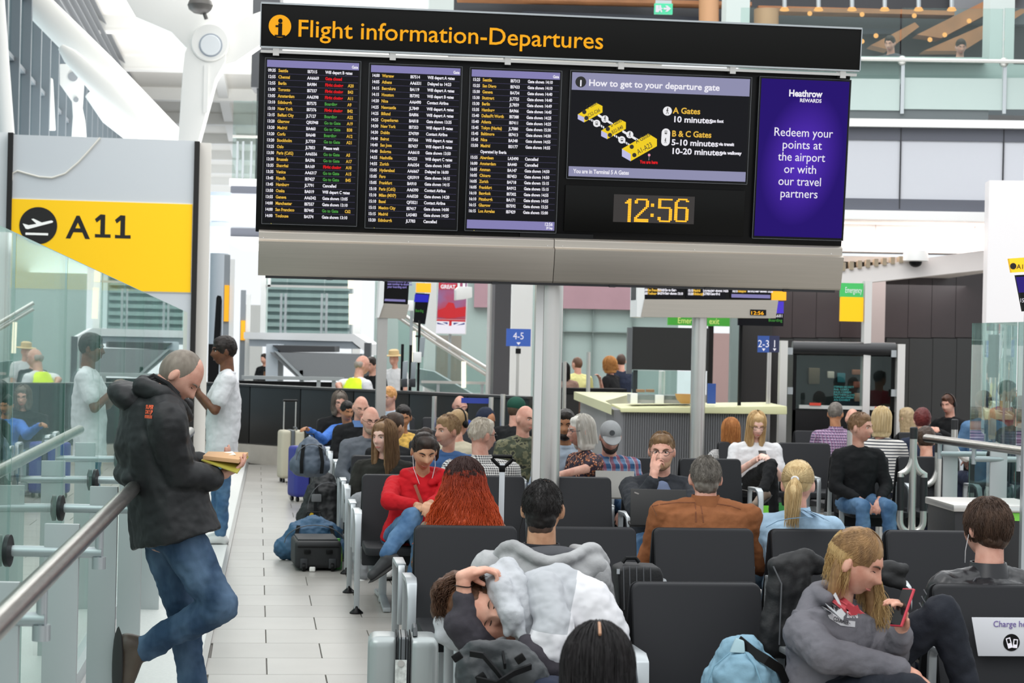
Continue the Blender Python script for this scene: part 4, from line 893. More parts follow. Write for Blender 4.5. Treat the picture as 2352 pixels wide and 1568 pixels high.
for z in (2.2, 4.2, 6.0, 7.2):
    mb = MB(); mb.prism([(XW(20), 20, z), (XW(75), 75, z), (XW(75), 75, z+.07), (XW(20), 20, z+.07)], (-.1, 0, 0)); mb.build('transom', MULL, win)
mb = MB(); mb.prism([(XW(20)-.06, 20, .5), (XW(75)-.06, 75, .5), (XW(75)-.06, 75, 7.3), (XW(20)-.06, 20, 7.3)], (-.02, 0, 0)); mb.build('pane', glassmat('window_glass', '#e4f0f4', 1.45, .9), win)
wp = MB()
for x0, x1, D in ((2, 14, 29),):
    mb = MB(); mb.tube([P(-12, -30, D), P(14, 320, D)], .13, 14); top(mb, 'roof_strut', RW, 'slender white post leaning in front of the louvred window', 'steel strut')
# ------------------------------------------------------------------ far end of the walkway
pl = Plane(P(540, 500, 38.), .05)
mz = MB(); pl.rect(mz, 530, 445, 640, 525, -3, 0); m_l = struct(mz, 'wall_walkway', GREYP)
q = MB(); pl.rect(q, 530, 428, 640, 445, -3, .04); pl.rect(q, 530, 525, 640, 545, -3, .04); q.build('stripe', DKGREY, m_l)
q = MB(); pl.rect(q, 528, 412, 640, 428, -3, .1); pl.rect(q, 528, 545, 640, 560, -3, .1); q.build('cap', WHT, m_l)
bl = Thing('balcony_glass', 'glazed balcony balustrade above the far grey slab edge', 'balustrade', pl.at(570, 415)); GLB = glassmat('balcony_glass', '#ecf4f2', 1.35, .9)
bl.part('glass_panel', GLB, pl.rect(MB(), 535, 232, 578, 412, 0, .03)); bl.part('glass_panel', GLB, pl.rect(MB(), 579, 232, 622, 412, 0, .03)); bl.part('handrail', STEEL, pl.rect(MB(), 535, 312, 625, 318, .03, .09))
for x in (543, 556, 575): bl.part('upright', ALU, pl.rect(MB(), x, 325, x+5, 412, .03, .06))
struct(pl.rect(MB(), 577, -40, 640, 198, -1.2, -.2), 'wall_pillar_upper', mat('pillar_dark', '#3a3c40', .5)); struct(pl.rect(MB(), 584, 195, 640, 412, -1.5, -.4), 'trim_3', mat('pillar_dark', ''))
mb = MB(); a = P(504, 600, 34); mb.tube([(a.x, a.y, 0), (a.x, a.y, P(504, 442, 34).z)], .155, 24); struct(mb, 'trim_4', mat('column_blue_grey', '#c3ccd6', .5))
mb = MB(); mb.tube([(a.x, a.y, P(504, 516, 34).z-.04), (a.x, a.y, P(504, 516, 34).z+.04)], .175, 24); mb.tube([(a.x, a.y, P(504, 442, 34).z-.06), (a.x, a.y, P(504, 442, 34).z)], .18, 24); struct(mb, 'trim_5', mat('column_ring', '#a9b4c2', .5))
for x0, x1, y0, y1, D in ((515, 526, 655, 738, 31), (553, 563, 736, 781, 42)):
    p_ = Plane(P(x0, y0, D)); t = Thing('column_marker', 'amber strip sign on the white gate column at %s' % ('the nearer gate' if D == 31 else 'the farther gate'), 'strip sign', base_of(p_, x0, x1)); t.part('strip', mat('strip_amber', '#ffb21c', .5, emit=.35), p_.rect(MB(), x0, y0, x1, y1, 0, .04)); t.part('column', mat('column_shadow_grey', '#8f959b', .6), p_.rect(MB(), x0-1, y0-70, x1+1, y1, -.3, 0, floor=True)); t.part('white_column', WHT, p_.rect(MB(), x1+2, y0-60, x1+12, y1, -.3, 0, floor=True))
p_ = Plane(P(495, 780, 32.)); t = Thing('airline_kiosk', 'black kiosk stand with a slanted screen arm behind the man in white', 'kiosk', base_of(p_, 485, 512))
t.part('mast', BLKM, p_.poly(MB(), [(497, 684), (500, 678), (508, 680), (510, 690), (502, 860), (486, 860)], -.1, 0)); t.part('body', BLKM, p_.rect(MB(), 478, 790, 500, 860, -.3, .05, floor=True)); t.part('screen_edge', mat('kiosk_edge', '#54585d', .4), p_.rect(MB(), 507, 700, 509, 800, 0, .02))
# ------------------------------------------------------------------ long black partition
a = P(545, 884, 29.); zt = a.z; b = PZ(1215, 916, zt); A, B = V((a.x-1.3, a.y+.6, 0)), V((b.x, b.y, 0)); d = (B-A).normalized(); nn = V((d.y, -d.x, 0))
def wallbox(mb, A, B, z0, z1, t): mb.prism([A+V((0, 0, z0)), B+V((0, 0, z0)), B+V((0, 0, z1)), A+V((0, 0, z1))], -nn*t); return mb
kp = struct(wallbox(MB(), A+nn*.02, B+nn*.02, 0, .27, .3), 'wall_partition', mat('plinth_beige', '#b9b1a6', .5, var=.06, vscale=5))
n_ = 7
for i in range(n_):
    o = wallbox(MB(), A.lerp(B, i/n_)+d*.008, A.lerp(B, (i+1)/n_)-d*.008, .28, zt, .14).build('black_panel', mat('black_panel', '#131211', .3), kp, bev=.004)
cp = wallbox(MB(), A+nn*.04+V((0, 0, 0)), B+nn*.04, zt, zt+.03, .3); cp.build('coping', mat('coping_black', '#2a2a2b', .35), kp)
pr = Plane(P(560, 850, 33.)); hr = Thing('counter_rail', 'long grey handrail in front of the escalator landing', 'handrail', base_of(pr, 560, 780))
hr.part('rail', ALU, pr.rect(MB(), 555, 864, 790, 872, 0, .1)); hr.part('low_wall', BLKM, pr.rect(MB(), 545, 876, 790, 890, -.2, 0, floor=True))
for x in (727, 762): hr.part('upright', ALU, pr.rect(MB(), x, 872, x+9, 892, 0, .06, floor=True))
# ------------------------------------------------------------------ escalator hall
pe = Plane(P(730, 700, 46.), .0)
TEAL = mat('teal_cladding', '#8a999b', .45)
wb = struct(pe.rect(MB(), 600, 560, 805, 770, -.6, 0), 'wall_back', TEAL)
for i in range(8): pe.rect(MB(), 602, 640+i*17, 803, 640+i*17+9, 0, .09).build('cladding_slat', mat('teal_slat', '#9fadae', .4), wb)
g2 = Thing('landing_glass', 'glass balustrade of the upper escalator landing with white posts', 'balustrade', pe.at(700, 770)); pg = Plane(P(730, 700, 41.), .0)
for x0, x1 in ((612, 658), (660, 744), (746, 800)): g2.part('glass_panel', GLB, pg.rect(MB(), x0, 625, x1, 765, 0, .03))
for x in (644, 654, 737, 748): g2.part('upright', ALU, pg.rect(MB(), x, 674, x+5, 765, .04, .1))
g2.part('handrail', STEEL, pg.rect(MB(), 612, 656, 812, 661, .05, .12)); g2.part('corner_post', WHT, pg.rect(MB(), 600, 625, 612, 765, -.2, .1)); g2.part('frame_post', WHT, pg.rect(MB(), 617, 620, 623, 660, .05, .12))
for x, y0, y1 in ((806, 620, 662), (808, 675, 745)):
    mb = MB(); p0, p1 = pg.at(x, y1, .3), pg.at(x, y0, .3); mb.tube([p0, p1], .06, 12); g2.part('tube_lamp', glow('tube_lamp', '#fff6dc', 1.6), mb)
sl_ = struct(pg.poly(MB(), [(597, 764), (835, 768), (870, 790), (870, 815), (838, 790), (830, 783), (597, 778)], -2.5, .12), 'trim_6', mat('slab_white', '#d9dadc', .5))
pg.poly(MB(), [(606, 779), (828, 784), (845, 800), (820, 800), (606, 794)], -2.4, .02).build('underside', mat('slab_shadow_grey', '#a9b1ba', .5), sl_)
es = Thing('escalator', 'grey clad escalator underside descending below the glazed landing', 'escalator', V((P(740, 870, 39.).x, 39., 0))); pg3 = Plane(P(730, 800, 39.5), .0)
es.part('truss_cladding', mat('escalator_grey', '#7d8084', .45), pg3.poly(MB(), [(636, 808), (838, 812), (838, 868), (705, 872)], -1.2, 0)); es.part('balustrade_band', mat('band_dark', '#3d3d40', .4), pg3.poly(MB(), [(640, 792), (780, 795), (780, 808), (660, 808)], -1.2, -.1))
es.part('skirting', ALU, pg3.poly(MB(), [(632, 806), (640, 808), (708, 874), (700, 874)], -.1, .06)); es.part('support', mat('column_blue_grey', ''), pg3.rect(MB(), 608, 790, 636, 845, -1.2, -.2, floor=True)); es.part('support', ALU, pg3.rect(MB(), 688, 850, 696, 880, -.2, 0, floor=True))
es.part('shaft', mat('column_dark', '#4b4e53', .5), pg3.rect(MB(), 836, 787, 850, 850, -.4, 0, floor=True))
e2 = Thing('escalator', 'escalator flight with slanting steel handrails falling towards the dark column', 'escalator', V((P(1030, 870, 36.).x, 36., 0))); p4_ = Plane(P(1030, 800, 36.), .0)
for dy in (0, 13): e2.part('handrail', STEEL, MB().tube([p4_.at(915, 715+dy), p4_.at(1000, 772+dy*1.1), p4_.at(1122, 848+dy*1.2)], .035, 10))
e2.part('glass_side', GLB, p4_.poly(MB(), [(915, 730), (1122, 864), (1122, 900), (1000, 905), (915, 850)], -.03, 0)); e2.part('skirt', mat('escalator_light', '#b5babe', .4), p4_.poly(MB(), [(960, 845), (1000, 852), (1090, 905), (1060, 915), (960, 880)], -.8, -.1, ))
e2.part('newel', mat('newel_peach', '#d9b79a', .5), p4_.rect(MB(), 1121, 832, 1134, 905, -.2, .1, floor=True)); e2.part('lower_rail', STEEL, p4_.rect(MB(), 968, 875, 1132, 881, .05, .12))
for x in (1003, 1104): e2.part('upright', ALU, p4_.rect(MB(), x, 880, x+7, 905, .02, .08, floor=True))
for lb, x, y0, y1 in (('bright tube lamp beside the grey cabinet stands', 950, 760, 830), ('bright tube lamp over the lower escalator rail', 1065, 830, 890)):
    mb = MB(); mb.tube([P(x, y1, 35.4), P(x, y0, 35.4)], .04, 12); e2.part('tube_lamp', glow('tube_lamp', ''), mb)
# columns and panels behind the board
for i, (x0, x1, y0, D, m) in enumerate(((980, 1003, 560, 37, WHT), (1003, 1060, 770, 42, mat('cylinder_steel', '#a8a49c', .3, .7)), (1137, 1174, 560, 34, mat('column_charcoal', '#47464a', .45)), (1176, 1224, 560, 38, WHT), (1126, 1137, 560, 34.5, mat('column_pale', '#c9c6c4', .5)), (812, 830, 560, 44, WHT), (560, 604, 700, 60, WHT))):
    struct(Plane(P(x0, 700, D)).rect(MB(), x0, y0, x1, 800, -.4, 0, floor=True), 'trim_%d' % (7+i), m)
PINK = mat('maroon_wall_lit', '#a2828b', .35, var=.03, vscale=2)  # maroon wall with the pink of reflected light put into its colour
pb_ = Plane(P(1300, 700, 48.), .03)
wb2 = struct(pb_.rect(MB(), 860, 500, 1560, 905, -.3, -.1, floor=True), 'wall_far', mat('sage_glass_wall', '#9fb0ad', .2, spec=.7))
pb_.rect(MB(), 1285, 560, 1560, 711, -.1, .1).build('maroon_band_lit', PINK, wb2)
pb_.rect(MB(), 1090, 560, 1140, 706, -.1, .1).build('maroon_band_lit', PINK, wb2); 
for x in (1292, 1360, 1452): pb_.rect(MB(), x, 711, x+1.5, 905, -.1, .04, floor=True).build('joint', mat('joint_grey', '#7d8b88', .4), wb2)
pb_.rect(MB(), 1285, 761, 1452, 763, -.1, .05).build('joint', mat('joint_grey', ''), wb2)
pb_.rect(MB(), 1625, 765, 1676, 905, -.1, .2, floor=True).build('door_panel', mat('mauve_door', '#a68b88', .5), wb2)
# ------------------------------------------------------------------ upper floor and soffit on the far side
pm_ = Plane(P(1950, 390, 27.), math.radians(-4.5))
mz = struct(pm_.rect(MB(), 1180, 318, 2352, 455, -1.5, 0), 'wall_mezzanine', GREYP)
for y0, y1 in ((289, 319), (452, 481)): pm_.rect(MB(), 1180, y0, 2335 if y0 > 400 else 2440, y1, -1.5, .02).build('dark_stripe', DKGREY, mz)
pm_.rect(MB(), 1180, 272, 2440, 290, -1.5, .12).build('white_ledge', WHT, mz); pm_.rect(MB(), 1180, 480, 2335, 501, -1.5, .12).build('white_ledge', WHT, mz)
for x in (2066, 2302): pm_.rect(MB(), x, 289, x+3, 480, 0, .024).build('panel_joint', mat('joint_dark', '#2d2e33', .6), mz)
pm2 = Plane(P(1950, 535, 28.), math.radians(-4.5)); fs_ = struct(pm2.rect(MB(), 1300, 500, 2272, 574, -.6, 0), 'wall_fascia', WHT)
for x in (2010, 2238): pm2.rect(MB(), x, 502, x+1.5, 573, 0, .01).build('fascia_joint', mat('joint_pale', '#c9c3c2', .5), fs_)
area('cove_light', pm2.at(2080, 514, .35), (6, .12), 55, (0, 0, 0), (1, .86, .82))
sf = MB(); sf.span((2.2, 27.6, 3.02), (7.2, 38, 3.1)); struct(sf, 'trim_20', mat('soffit_white', '#dcd6d2', .6))
pb2 = Plane(P(1950, 620, 27.4), math.radians(-4.5)); struct(pb2.poly(MB(), [(1880, 660), (1880, 628), (2250, 578), (2272, 576), (2272, 620), (1930, 657)], -.5, 0), 'trim_21', mat('beam_white', '#e7e3e1', .5))
sb = Thing('slatted_grille', 'beige slatted ceiling grille beside the dome camera', 'grille', pb2.at(2010, 610)); 
for i in range(9): x = 1932+i*19; pb2.rect(MB(), x, 606-i*1.9, x+9, 619-i*2.5, -.6, -.3); sb.part('slat', mat('slat_beige', '#a89a84', .6), pb2.rect(MB(), x, 602-i*1.9, x+9, 622-i*2.6, -.55, .04))
dc = MB(); dcc = P(2103, 592, 27.2); dc.lathe(dcc, [(.15, .1), (.17, .05), (.17, -.04), (.13, -.05)], 20); dct = Thing('dome_camera', 'white security dome camera under the soffit', 'camera', dcc); dct.part('housing', WHT, dc); dc2 = MB(); dc2.ball(dcc-V((0, 0, .06)), (.09, .09, .07), 14, 8); dct.part('dome', BLK, dc2)
# cafe behind the parapet
pc_ = Plane(P(1950, 60, 33.), 0.); cafe = struct(pc_.rect(MB(), 1030, -80, 2440, 140, -.3, 0), 'wall_cafe', mat('cafe_dark', '#3b3d42', .5, var=.15, vscale=.6))
WOOD = mat('cafe_wood', '#a9744c', .5, var=.12, vscale=3)
for pts in ([(1735, 22), (2180, 34), (2180, 44), (1735, 34)], [(1150, 0), (1720, 14), (1720, 22), (1050, 6)], [(2095, 88), (2352, -40), (2352, -10), (2150, 96)], [(2110, 125), (2330, 30), (2352, 30), (2200, 125)], [(1990, 112), (2090, 60), (2100, 70), (2030, 122)]): pc_.poly(MB(), pts, .3, .7).build('timber_band', WOOD, cafe)
for pts in ([(1970, 70), (2280, 74), (2280, 84), (1970, 82)], [(1200, 30), (1660, 45), (1660, 60), (1200, 40)]): pc_.poly(MB(), pts, .2, .4).build('ceiling_raft', mat('cafe_raft', '#2b3340', .5), cafe)
struct(pc_.rect(MB(), 1150, -10, 1480, 6, .4, .8), 'trim_22', mat('cafe_pale', '#b9b4ac', .6)); struct(pc_.rect(MB(), 2180, -60, 2352, 60, .05, .25), 'trim_23', mat('cafe_grey', '#7d8389', .5))
oc = MB(); q = pc_.at(1628, 60, 1.2); oc.tube([q, pc_.at(1628, -60, 1.2)], .16, 20); struct(oc, 'trim_24', mat('copper_column', '#c99a72', .4, .2))
oc = MB(); q = pc_.at(1760, 120, .9); oc.tube([q, pc_.at(1760, 22, .9)], .2, 20); struct(oc, 'trim_25', mat('copper_column', ''))
for i, x in enumerate((1802, 1880, 1957, 2032, 2110, 2186)):
    t = Thing('spot_lamp', 'hanging cafe spot lamp with warm bulb, %s from the board end of the row' % ('first', 'second', 'third', 'fourth', 'fifth', 'sixth')[i], 'lamp', pc_.at(x, 20, 2.5), 'cafe spot lamps'); mb = MB(); mb.tube([pc_.at(x, -40, 2.5), pc_.at(x, 18, 2.5)], .035, 10); t.part('stem', ALU, mb)
    mb = MB(); mb.lathe(pc_.at(x, 22, 2.5), [(.05, .03), (.075, -.01), (.06, -.02)], 14); t.part('bulb', glow('warm_bulb', '#ffb469', 1.4), mb)
for i, (x, y) in enumerate(((1860, 31), (1980, 33), (2100, 36), (2226, 48), (2012, 82), (2136, 91), (1980, 95), (2170, 80))):
    mb = MB(); mb.ball(pc_.at(x, y, .85), .04, 8, 6); mb.build('downlight', glow('warm_bulb', ''), cafe)
struct(MB().span((4.2, 29.3, 5.3), (9.5, 33, 5.66)), 'floor_cafe', mat('cafe_grey', ''))
# green exit sign
pex = Plane(P(1524, 20, 27.), 0.); t = Thing('exit_sign', 'green running man exit sign hanging over the board', 'exit sign', pex.at(1524, 32)); t.part('housing', mat('exit_green', '#3fb98c', .4, emit=.4), pex.rect(MB(), 1503, 8, 1545, 32, -.06, 0)); t.part('hanger', ALU, pex.rect(MB(), 1506, 0, 1543, 8, -.05, -.02))
t.part('arrow', WHITET, pex.poly(MB(), [(1524, 18), (1532, 18), (1528, 13), (1533, 13), (1541, 20), (1533, 27), (1528, 27), (1532, 22), (1524, 22)], 0, .01)); t.part('door_symbol', WHITET, pex.rect(MB(), 1506, 12, 1513, 28, 0, .01)); t.part('running_figure', WHITET, pex.poly(MB(), [(1514, 12), (1518, 12), (1519, 18), (1523, 20), (1519, 21), (1521, 28), (1518, 28), (1516, 23), (1512, 28), (1510, 27), (1514, 19)], 0, .012))
# parapet
FROST = mat('frosted_glass', '#a9b8b4', .35, spec=.6)
pp = Plane(P(1950, 200, 28.6), math.radians(-4.5)); par = Thing('parapet_glass', 'pale green glass parapet with steel handrail along the upper floor', 'balustrade', pp.at(2100, 272))
for x0, x1 in ((1700, 2066), (2070, 2302), (2306, 2440)):
    par.part('frosted_panel', FROST, pp.rect(MB(), x0, 180, x1, 252, 0, .03)); par.part('clear_panel', GLB, pp.rect(MB(), x0, 20, x1, 180, 0, .03))
par.part('sill', mat('sill_mint', '#c9d0ce', .5), pp.rect(MB(), 1700, 122, 2275, 131, -.6, -.3)); par.part('mint_band', mat('band_mint', '#b9c2c0', .5), pp.rect(MB(), 1700, 131, 2440, 180, -.9, -.6)); par.part('shadow_gap', mat('gap_dark', '#5d6466', .6), pp.rect(MB(), 1700, 250, 2270, 272, -.2, 0)); par.part('handrail', STEEL, MB().tube([pp.at(1700, 131, .12), pp.at(2440, 143, .12)], .03, 12))
for x, y in ((2072, 139), (2306, 143)): par.part('clamp', STEEL, MB().ball(pp.at(x, y, .06), .07, 12, 8)); par.part('upright', ALU, pp.rect(MB(), x-4, 145, x+4, 262, .03, .06))
for i, (x0, x1, D) in enumerate(((1668, 1722, 29.5), (985, 1042, 30), (2274, 2330, 29.6))): struct(Plane(P(x0, 50, D)).rect(MB(), x0, -60, x1, 180 if i == 2 else 120, -.3, 0), 'trim_%d' % (26+i), mat('mint_column', '#c9d2cf', .5))
struct(Plane(P(2300, 600, 25.5), math.radians(-6)).rect(MB(), 2268, 415, 2480, 800, -.4, 0, floor=True), 'wall_right', mat('white_wall', '#f2eff0', .5))
# dark panelled wall
DP = mat('maroon_panel', '#2e2324', .22, 0, .6, var=.1, vscale=1.2)
pd = Plane(P(2150, 800, 33.), math.radians(-3)); dw = struct(pd.rect(MB(), 1690, 600, 2300, 1000, -.4, -.06, floor=True), 'wall_dark', mat('wall_dark_core', '#171314', .5))
for x0, x1 in ((1765, 1820), (1821, 1875), (1876, 1930), (1931, 1998), (2034, 2086), (2087, 2140), (2141, 2195), (2196, 2264)):
    pd.rect(MB(), x0, 600, x1, 775, -.06, 0).build('wall_panel', DP, dw); pd.rect(MB(), x0, 777, x1, 1000, -.06, 0, floor=True).build('wall_panel', mat('panel_low', '#242423', .2, 0, .6), dw)
struct(Plane(P(2016, 700, 31.)).rect(MB(), 2001, 640, 2033, 800, -.3, 0, floor=True), 'trim_30', mat('pale_column', '#b5a6a3', .4))
struct(pd.rect(MB(), 1676, 700, 1700, 1000, -.3, .3, floor=True), 'trim_31', mat('sage_panel', '#71807e', .4)); struct(pd.rect(MB(), 1700, 735, 1770, 1000, .0, .12, floor=True), 'wall_recess', mat('recess_black', '#1c1a1a', .4))
# overhead signs
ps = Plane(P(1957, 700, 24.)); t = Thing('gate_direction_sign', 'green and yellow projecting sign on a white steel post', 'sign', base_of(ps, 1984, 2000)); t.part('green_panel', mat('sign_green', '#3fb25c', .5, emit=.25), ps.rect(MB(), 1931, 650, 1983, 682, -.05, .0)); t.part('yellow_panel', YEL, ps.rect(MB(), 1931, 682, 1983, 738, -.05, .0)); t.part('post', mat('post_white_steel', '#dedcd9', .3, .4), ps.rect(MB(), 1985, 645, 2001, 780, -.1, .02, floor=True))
t.text(ps, 'Emergency', 1941, 672, .1, WHITET, .004, w=38)
pe_ = Plane(P(1610, 735, 40.)); t = Thing('emergency_exit_sign', 'green emergency exit sign below the farther departures board', 'exit sign', base_of(pe_, 1535, 1680)); t.part('panel', mat('exit_green_dark', '#3f8f35', .4, emit=.5), pe_.rect(MB(), 1534, 727, 1682, 748, -.06, 0)); t.text(pe_, 'Emergency exit', 1556, 742, .17, glow('exit_letter', '#dcea8a', 1), .004, w=95); t.part('arm', BLKM, pe_.rect(MB(), 1600, 700, 1606, 727, -.06, -.02)); t.part('support', mat('recess_black', ''), pe_.rect(MB(), 1628, 748, 1640, 760, -.08, -.02, floor=True))
# second departures board
pf = Plane(P(1610, 690, 22.)); t = Thing('departures_board', 'smaller departures board with three screens and a clock on a steel column', 'information board', base_of(pf, 1590, 1622))
t.part('housing', BLK, pf.rect(MB(), 1462, 560, 1774, 692, -.3, -.02)); t.part('fascia_panel', STEELD, pf.poly(MB(), [(1470, 688), (1774, 690), (1768, 731), (1462, 728)], -.2, .06)); t.part('side_cheek', mat('cheek_white', '#e6e9e8', .4), pf.poly(MB(), [(1450, 560), (1466, 560), (1464, 730), (1447, 728)], -.35, .05))
mb = MB(); c = pf.at(1605, 900); mb.tube([(c.x, c.y+.1, 0), (c.x, c.y+.1, pf.at(1605, 720).z)], .083, 24); t.part('post', STEEL, mb)
for k, (x0, x1, rows) in enumerate(((1472, 1563, R1[20:]), (1577, 1667, R2[20:]), (1679, 1770, R3[19:]))):
    s = t.part('monitor', SCR, pf.rect(MB(), x0, 570, x1, 685, -.02, 0)); n = 4
    for cx, idx, m in ((.03, 0, WHITET), (.17, 1, YELT), (.42, 2, WHITET), (.6, 3, WHITET)):
        for r, row in enumerate(rows[:4] if k < 2 else rows[:3]): t.text(pf, row[idx], x0+(x1-x0)*cx, 653+r*7.6+1.2*k, .037, m, .004, parent=s, xs=.75, bold=.002)
    if k == 2: t.part('footer_bar', LAV, pf.rect(MB(), x0+1, 676, x1-1, 684, 0, .003), s)
t.part('clock_window', BLK, pf.rect(MB(), 1720, 711, 1756, 724, .05, .075)); t.text(pf, '12:56', 1723, 722, .055, glow('led_amber', ''), .08, w=28)
pv = Plane(P(1785, 700, 23.)); t = Thing('gate_screen', 'small purple gate screen under an amber lightbox beside the smaller board', 'screen', base_of(pv, 1760, 1800)); t.part('lightbox', mat('lightbox_amber', '#ffae1a', .5, emit=.5), pv.rect(MB(), 1772, 664, 1806, 689, -.15, 0)); t.part('screen', glow('screen_violet', '#5a48d8', .9), pv.rect(MB(), 1770, 692, 1800, 719, -.05, 0)); t.part('lower_screen', SCR, pv.rect(MB(), 1696, 719, 1800, 748, -.05, -.01)); t.text(pv, 'BA681', 1772, 728, .05, WHITET, .004, w=24); t.text(pv, 'Boarding', 1765, 738, .05, GRNT, .004, w=31); t.part('bracket', BLKM, pv.rect(MB(), 1758, 700, 1771, 720, -.2, -.05)); t.part('mast', BLKM, pv.rect(MB(), 1702, 745, 1708, 770, -.1, -.05, floor=True))
for k, (x0, x1, tx) in enumerate(((1741, 1767, '2-3'), (1768, 1790, '1'))):
    pn2 = Plane(P(1765, 790, 23.5)); t = Thing('lane_sign', 'small blue queue sign reading %s on a slim pole' % tx, 'sign', base_of(pn2, 1765, 1770)); t.part('panel', mat('lane_blue' if k == 0 else 'lane_navy', '#3558a8' if k == 0 else '#2a2f52', .4, emit=.15), pn2.rect(MB(), x0, 771, x1, 809, -.02, 0)); t.text(pn2, tx, (x0+x1)/2, 797, .12, WHITET, .004, align='CENTER', xs=.9); t.part('arrow', WHITET, pn2.poly(MB(), [((x0+x1)/2-4, 800), ((x0+x1)/2+4, 800), ((x0+x1)/2, 806)], 0, .004)); t.part('pole', STEEL, pn2.rect(MB(), 1763+k*4, 809, 1768+k*4, 830, -.03, -.005, floor=True))
p4s = Plane(P(1191, 775, 26.)); t = Thing('lane_sign', 'blue queue sign reading 4-5 on a dark pole', 'sign', base_of(p4s, 1187, 1195)); t.part('panel', mat('lane_blue', ''), p4s.rect(MB(), 1163, 755, 1219, 795, -.02, 0)); t.text(p4s, '4-5', 1191, 779, .13, WHITET, .004, align='CENTER'); t.part('arrow', WHITET, p4s.poly(MB(), [(1186, 786), (1196, 786), (1191, 792)], 0, .004)); t.part('pole', STEEL, p4s.rect(MB(), 1187, 795, 1193, 830, -.03, -.005, floor=True)); t.part('clamp', BLKM, p4s.rect(MB(), 1185, 800, 1196, 812, -.04, .01))
p4s = Plane(P(907, 690, 22.)); t = Thing('notice_screen', 'tall tilted notice screen with lilac text on a steel post', 'screen', base_of(p4s, 870, 890)); t.part('housing', mat('cheek_white', ''), p4s.poly(MB(), [(874, 560), (882, 560), (876, 700), (866, 730), (862, 730)], -.3, .06)); s = t.part('monitor', BLK, p4s.poly(MB(), [(882, 560), (944, 560), (935, 700), (874, 697)], -.1, 0)); t.part('fascia_panel', STEELD, p4s.poly(MB(), [(874, 697), (936, 700), (929, 732), (866, 730)], -.2, .03)); t.part('post', STEEL, p4s.rect(MB(), 868, 730, 890, 780, -.2, 0, floor=True))
for i, b in enumerate(('Please wait for', 'announcements for your', 'seat number to show on', 'your boarding card')): t.text(p4s, b, 890, 641+i*6.5, .034, glow('lilac_text', '#8f86c8', .8), .004, xs=.8, bold=.0015, parent=s)
t.part('footer_bar', LAV, p4s.poly(MB(), [(884, 686), (931, 688), (931, 693), (883, 691)], 0, .004))
p5s = Plane(P(973, 700, 30.)); t = Thing('gate_screen', 'dark gate screen with blue heading under a yellow lightbox by the white column', 'screen', base_of(p5s, 958, 990)); t.part('lightbox', mat('lightbox_amber', ''), p5s.rect(MB(), 957, 650, 990, 671, -.15, 0)); t.part('monitor', SCR, p5s.poly(MB(), [(954, 673), (986, 675), (975, 745), (949, 740)], -.1, 0)); t.part('heading', glow('screen_blue', '#3838c8', .9), p5s.poly(MB(), [(953, 675), (985, 677), (983, 694), (951, 693)], 0, .01)); t.text(p5s, 'Boarding', 954, 716, .06, GRNT, .012, w=18); t.part('mast', ALU, p5s.rect(MB(), 944, 690, 950, 760, -.2, -.1, floor=True))
# advertising banner
pk = Plane(P(1037, 700, 37.6)); t = Thing('advertising_banner', 'tall red and violet advertising screen with a union flag at its foot', 'poster', base_of(pk, 1003, 1070))
t.part('frame', WHT, pk.poly(MB(), [(1011, 560), (1076, 560), (1068, 768), (1001, 766)], -.2, -.01)); t.part('picture', mat('poster_blur', '#7d6a98', .4, var=1, vscale=1.6, hex2='#b02a30', emit=.35), pk.poly(MB(), [(1012, 560), (1075, 560), (1069, 734), (1003, 732)], -.01, 0)); t.part('red_band', mat('poster_red', '#c01f28', .4, emit=.3), pk.poly(MB(), [(1010, 651), (1050, 652), (1049, 664), (1010, 664)], 0, .01)); t.text(pk, 'IS', 1013, 649, .1, WHITET, .012, w=8); t.text(pk, 'GREAT', 1012, 662, .1, WHITET, .012, w=34, bold=.004)
t.part('car_body', mat('poster_red', ''), pk.poly(MB(), [(1006, 712), (1022, 706), (1030, 694), (1042, 696), (1046, 708), (1070, 704), (1069, 726), (1040, 730), (1006, 728)], .0, .012)); t.part('flag_field', WHITET, pk.poly(MB(), [(1003, 733), (1069, 735), (1068, 766), (1001, 765)], -.01, .002)); fl_ = MB()
for pts in ([(1003, 733), (1069, 735), (1069, 739), (1003, 737)], [(1032, 735), (1038, 735), (1037, 748), (1031, 748)], ): pk.poly(fl_, pts, .003, .01)
t.part('flag_cross', mat('poster_red', ''), fl_)
for pts in ([(1004, 740), (1024, 746), (1004, 744)], [(1016, 740), (1028, 740), (1028, 745)], [(1041, 741), (1054, 741), (1042, 746)], [(1067, 741), (1067, 745), (1048, 747)]): t.part('flag_blue', mat('flag_navy', '#26307a', .4, emit=.3), pk.poly(MB(), pts, .003, .01))
t.part('post', ALU, pk.rect(MB(), 1033, 767, 1039, 780, -.25, -.2, floor=True))
hx = Thing('ceiling_speaker', 'white box loudspeaker hung on two white tubes before the advert', 'loudspeaker', P(1062, 690, 31.)); ph = Plane(P(1062, 660, 31.)); hx.part('cabinet', WHT, ph.poly(MB(), [(1043, 665), (1050, 659), (1080, 660), (1080, 684), (1062, 688), (1043, 690)], -.3, 0), bev=.01)
for x in (1054, 1066): hx.part('tube', WHT, ph.rect(MB(), x, 560, x+5, 662, -.15, -.1))
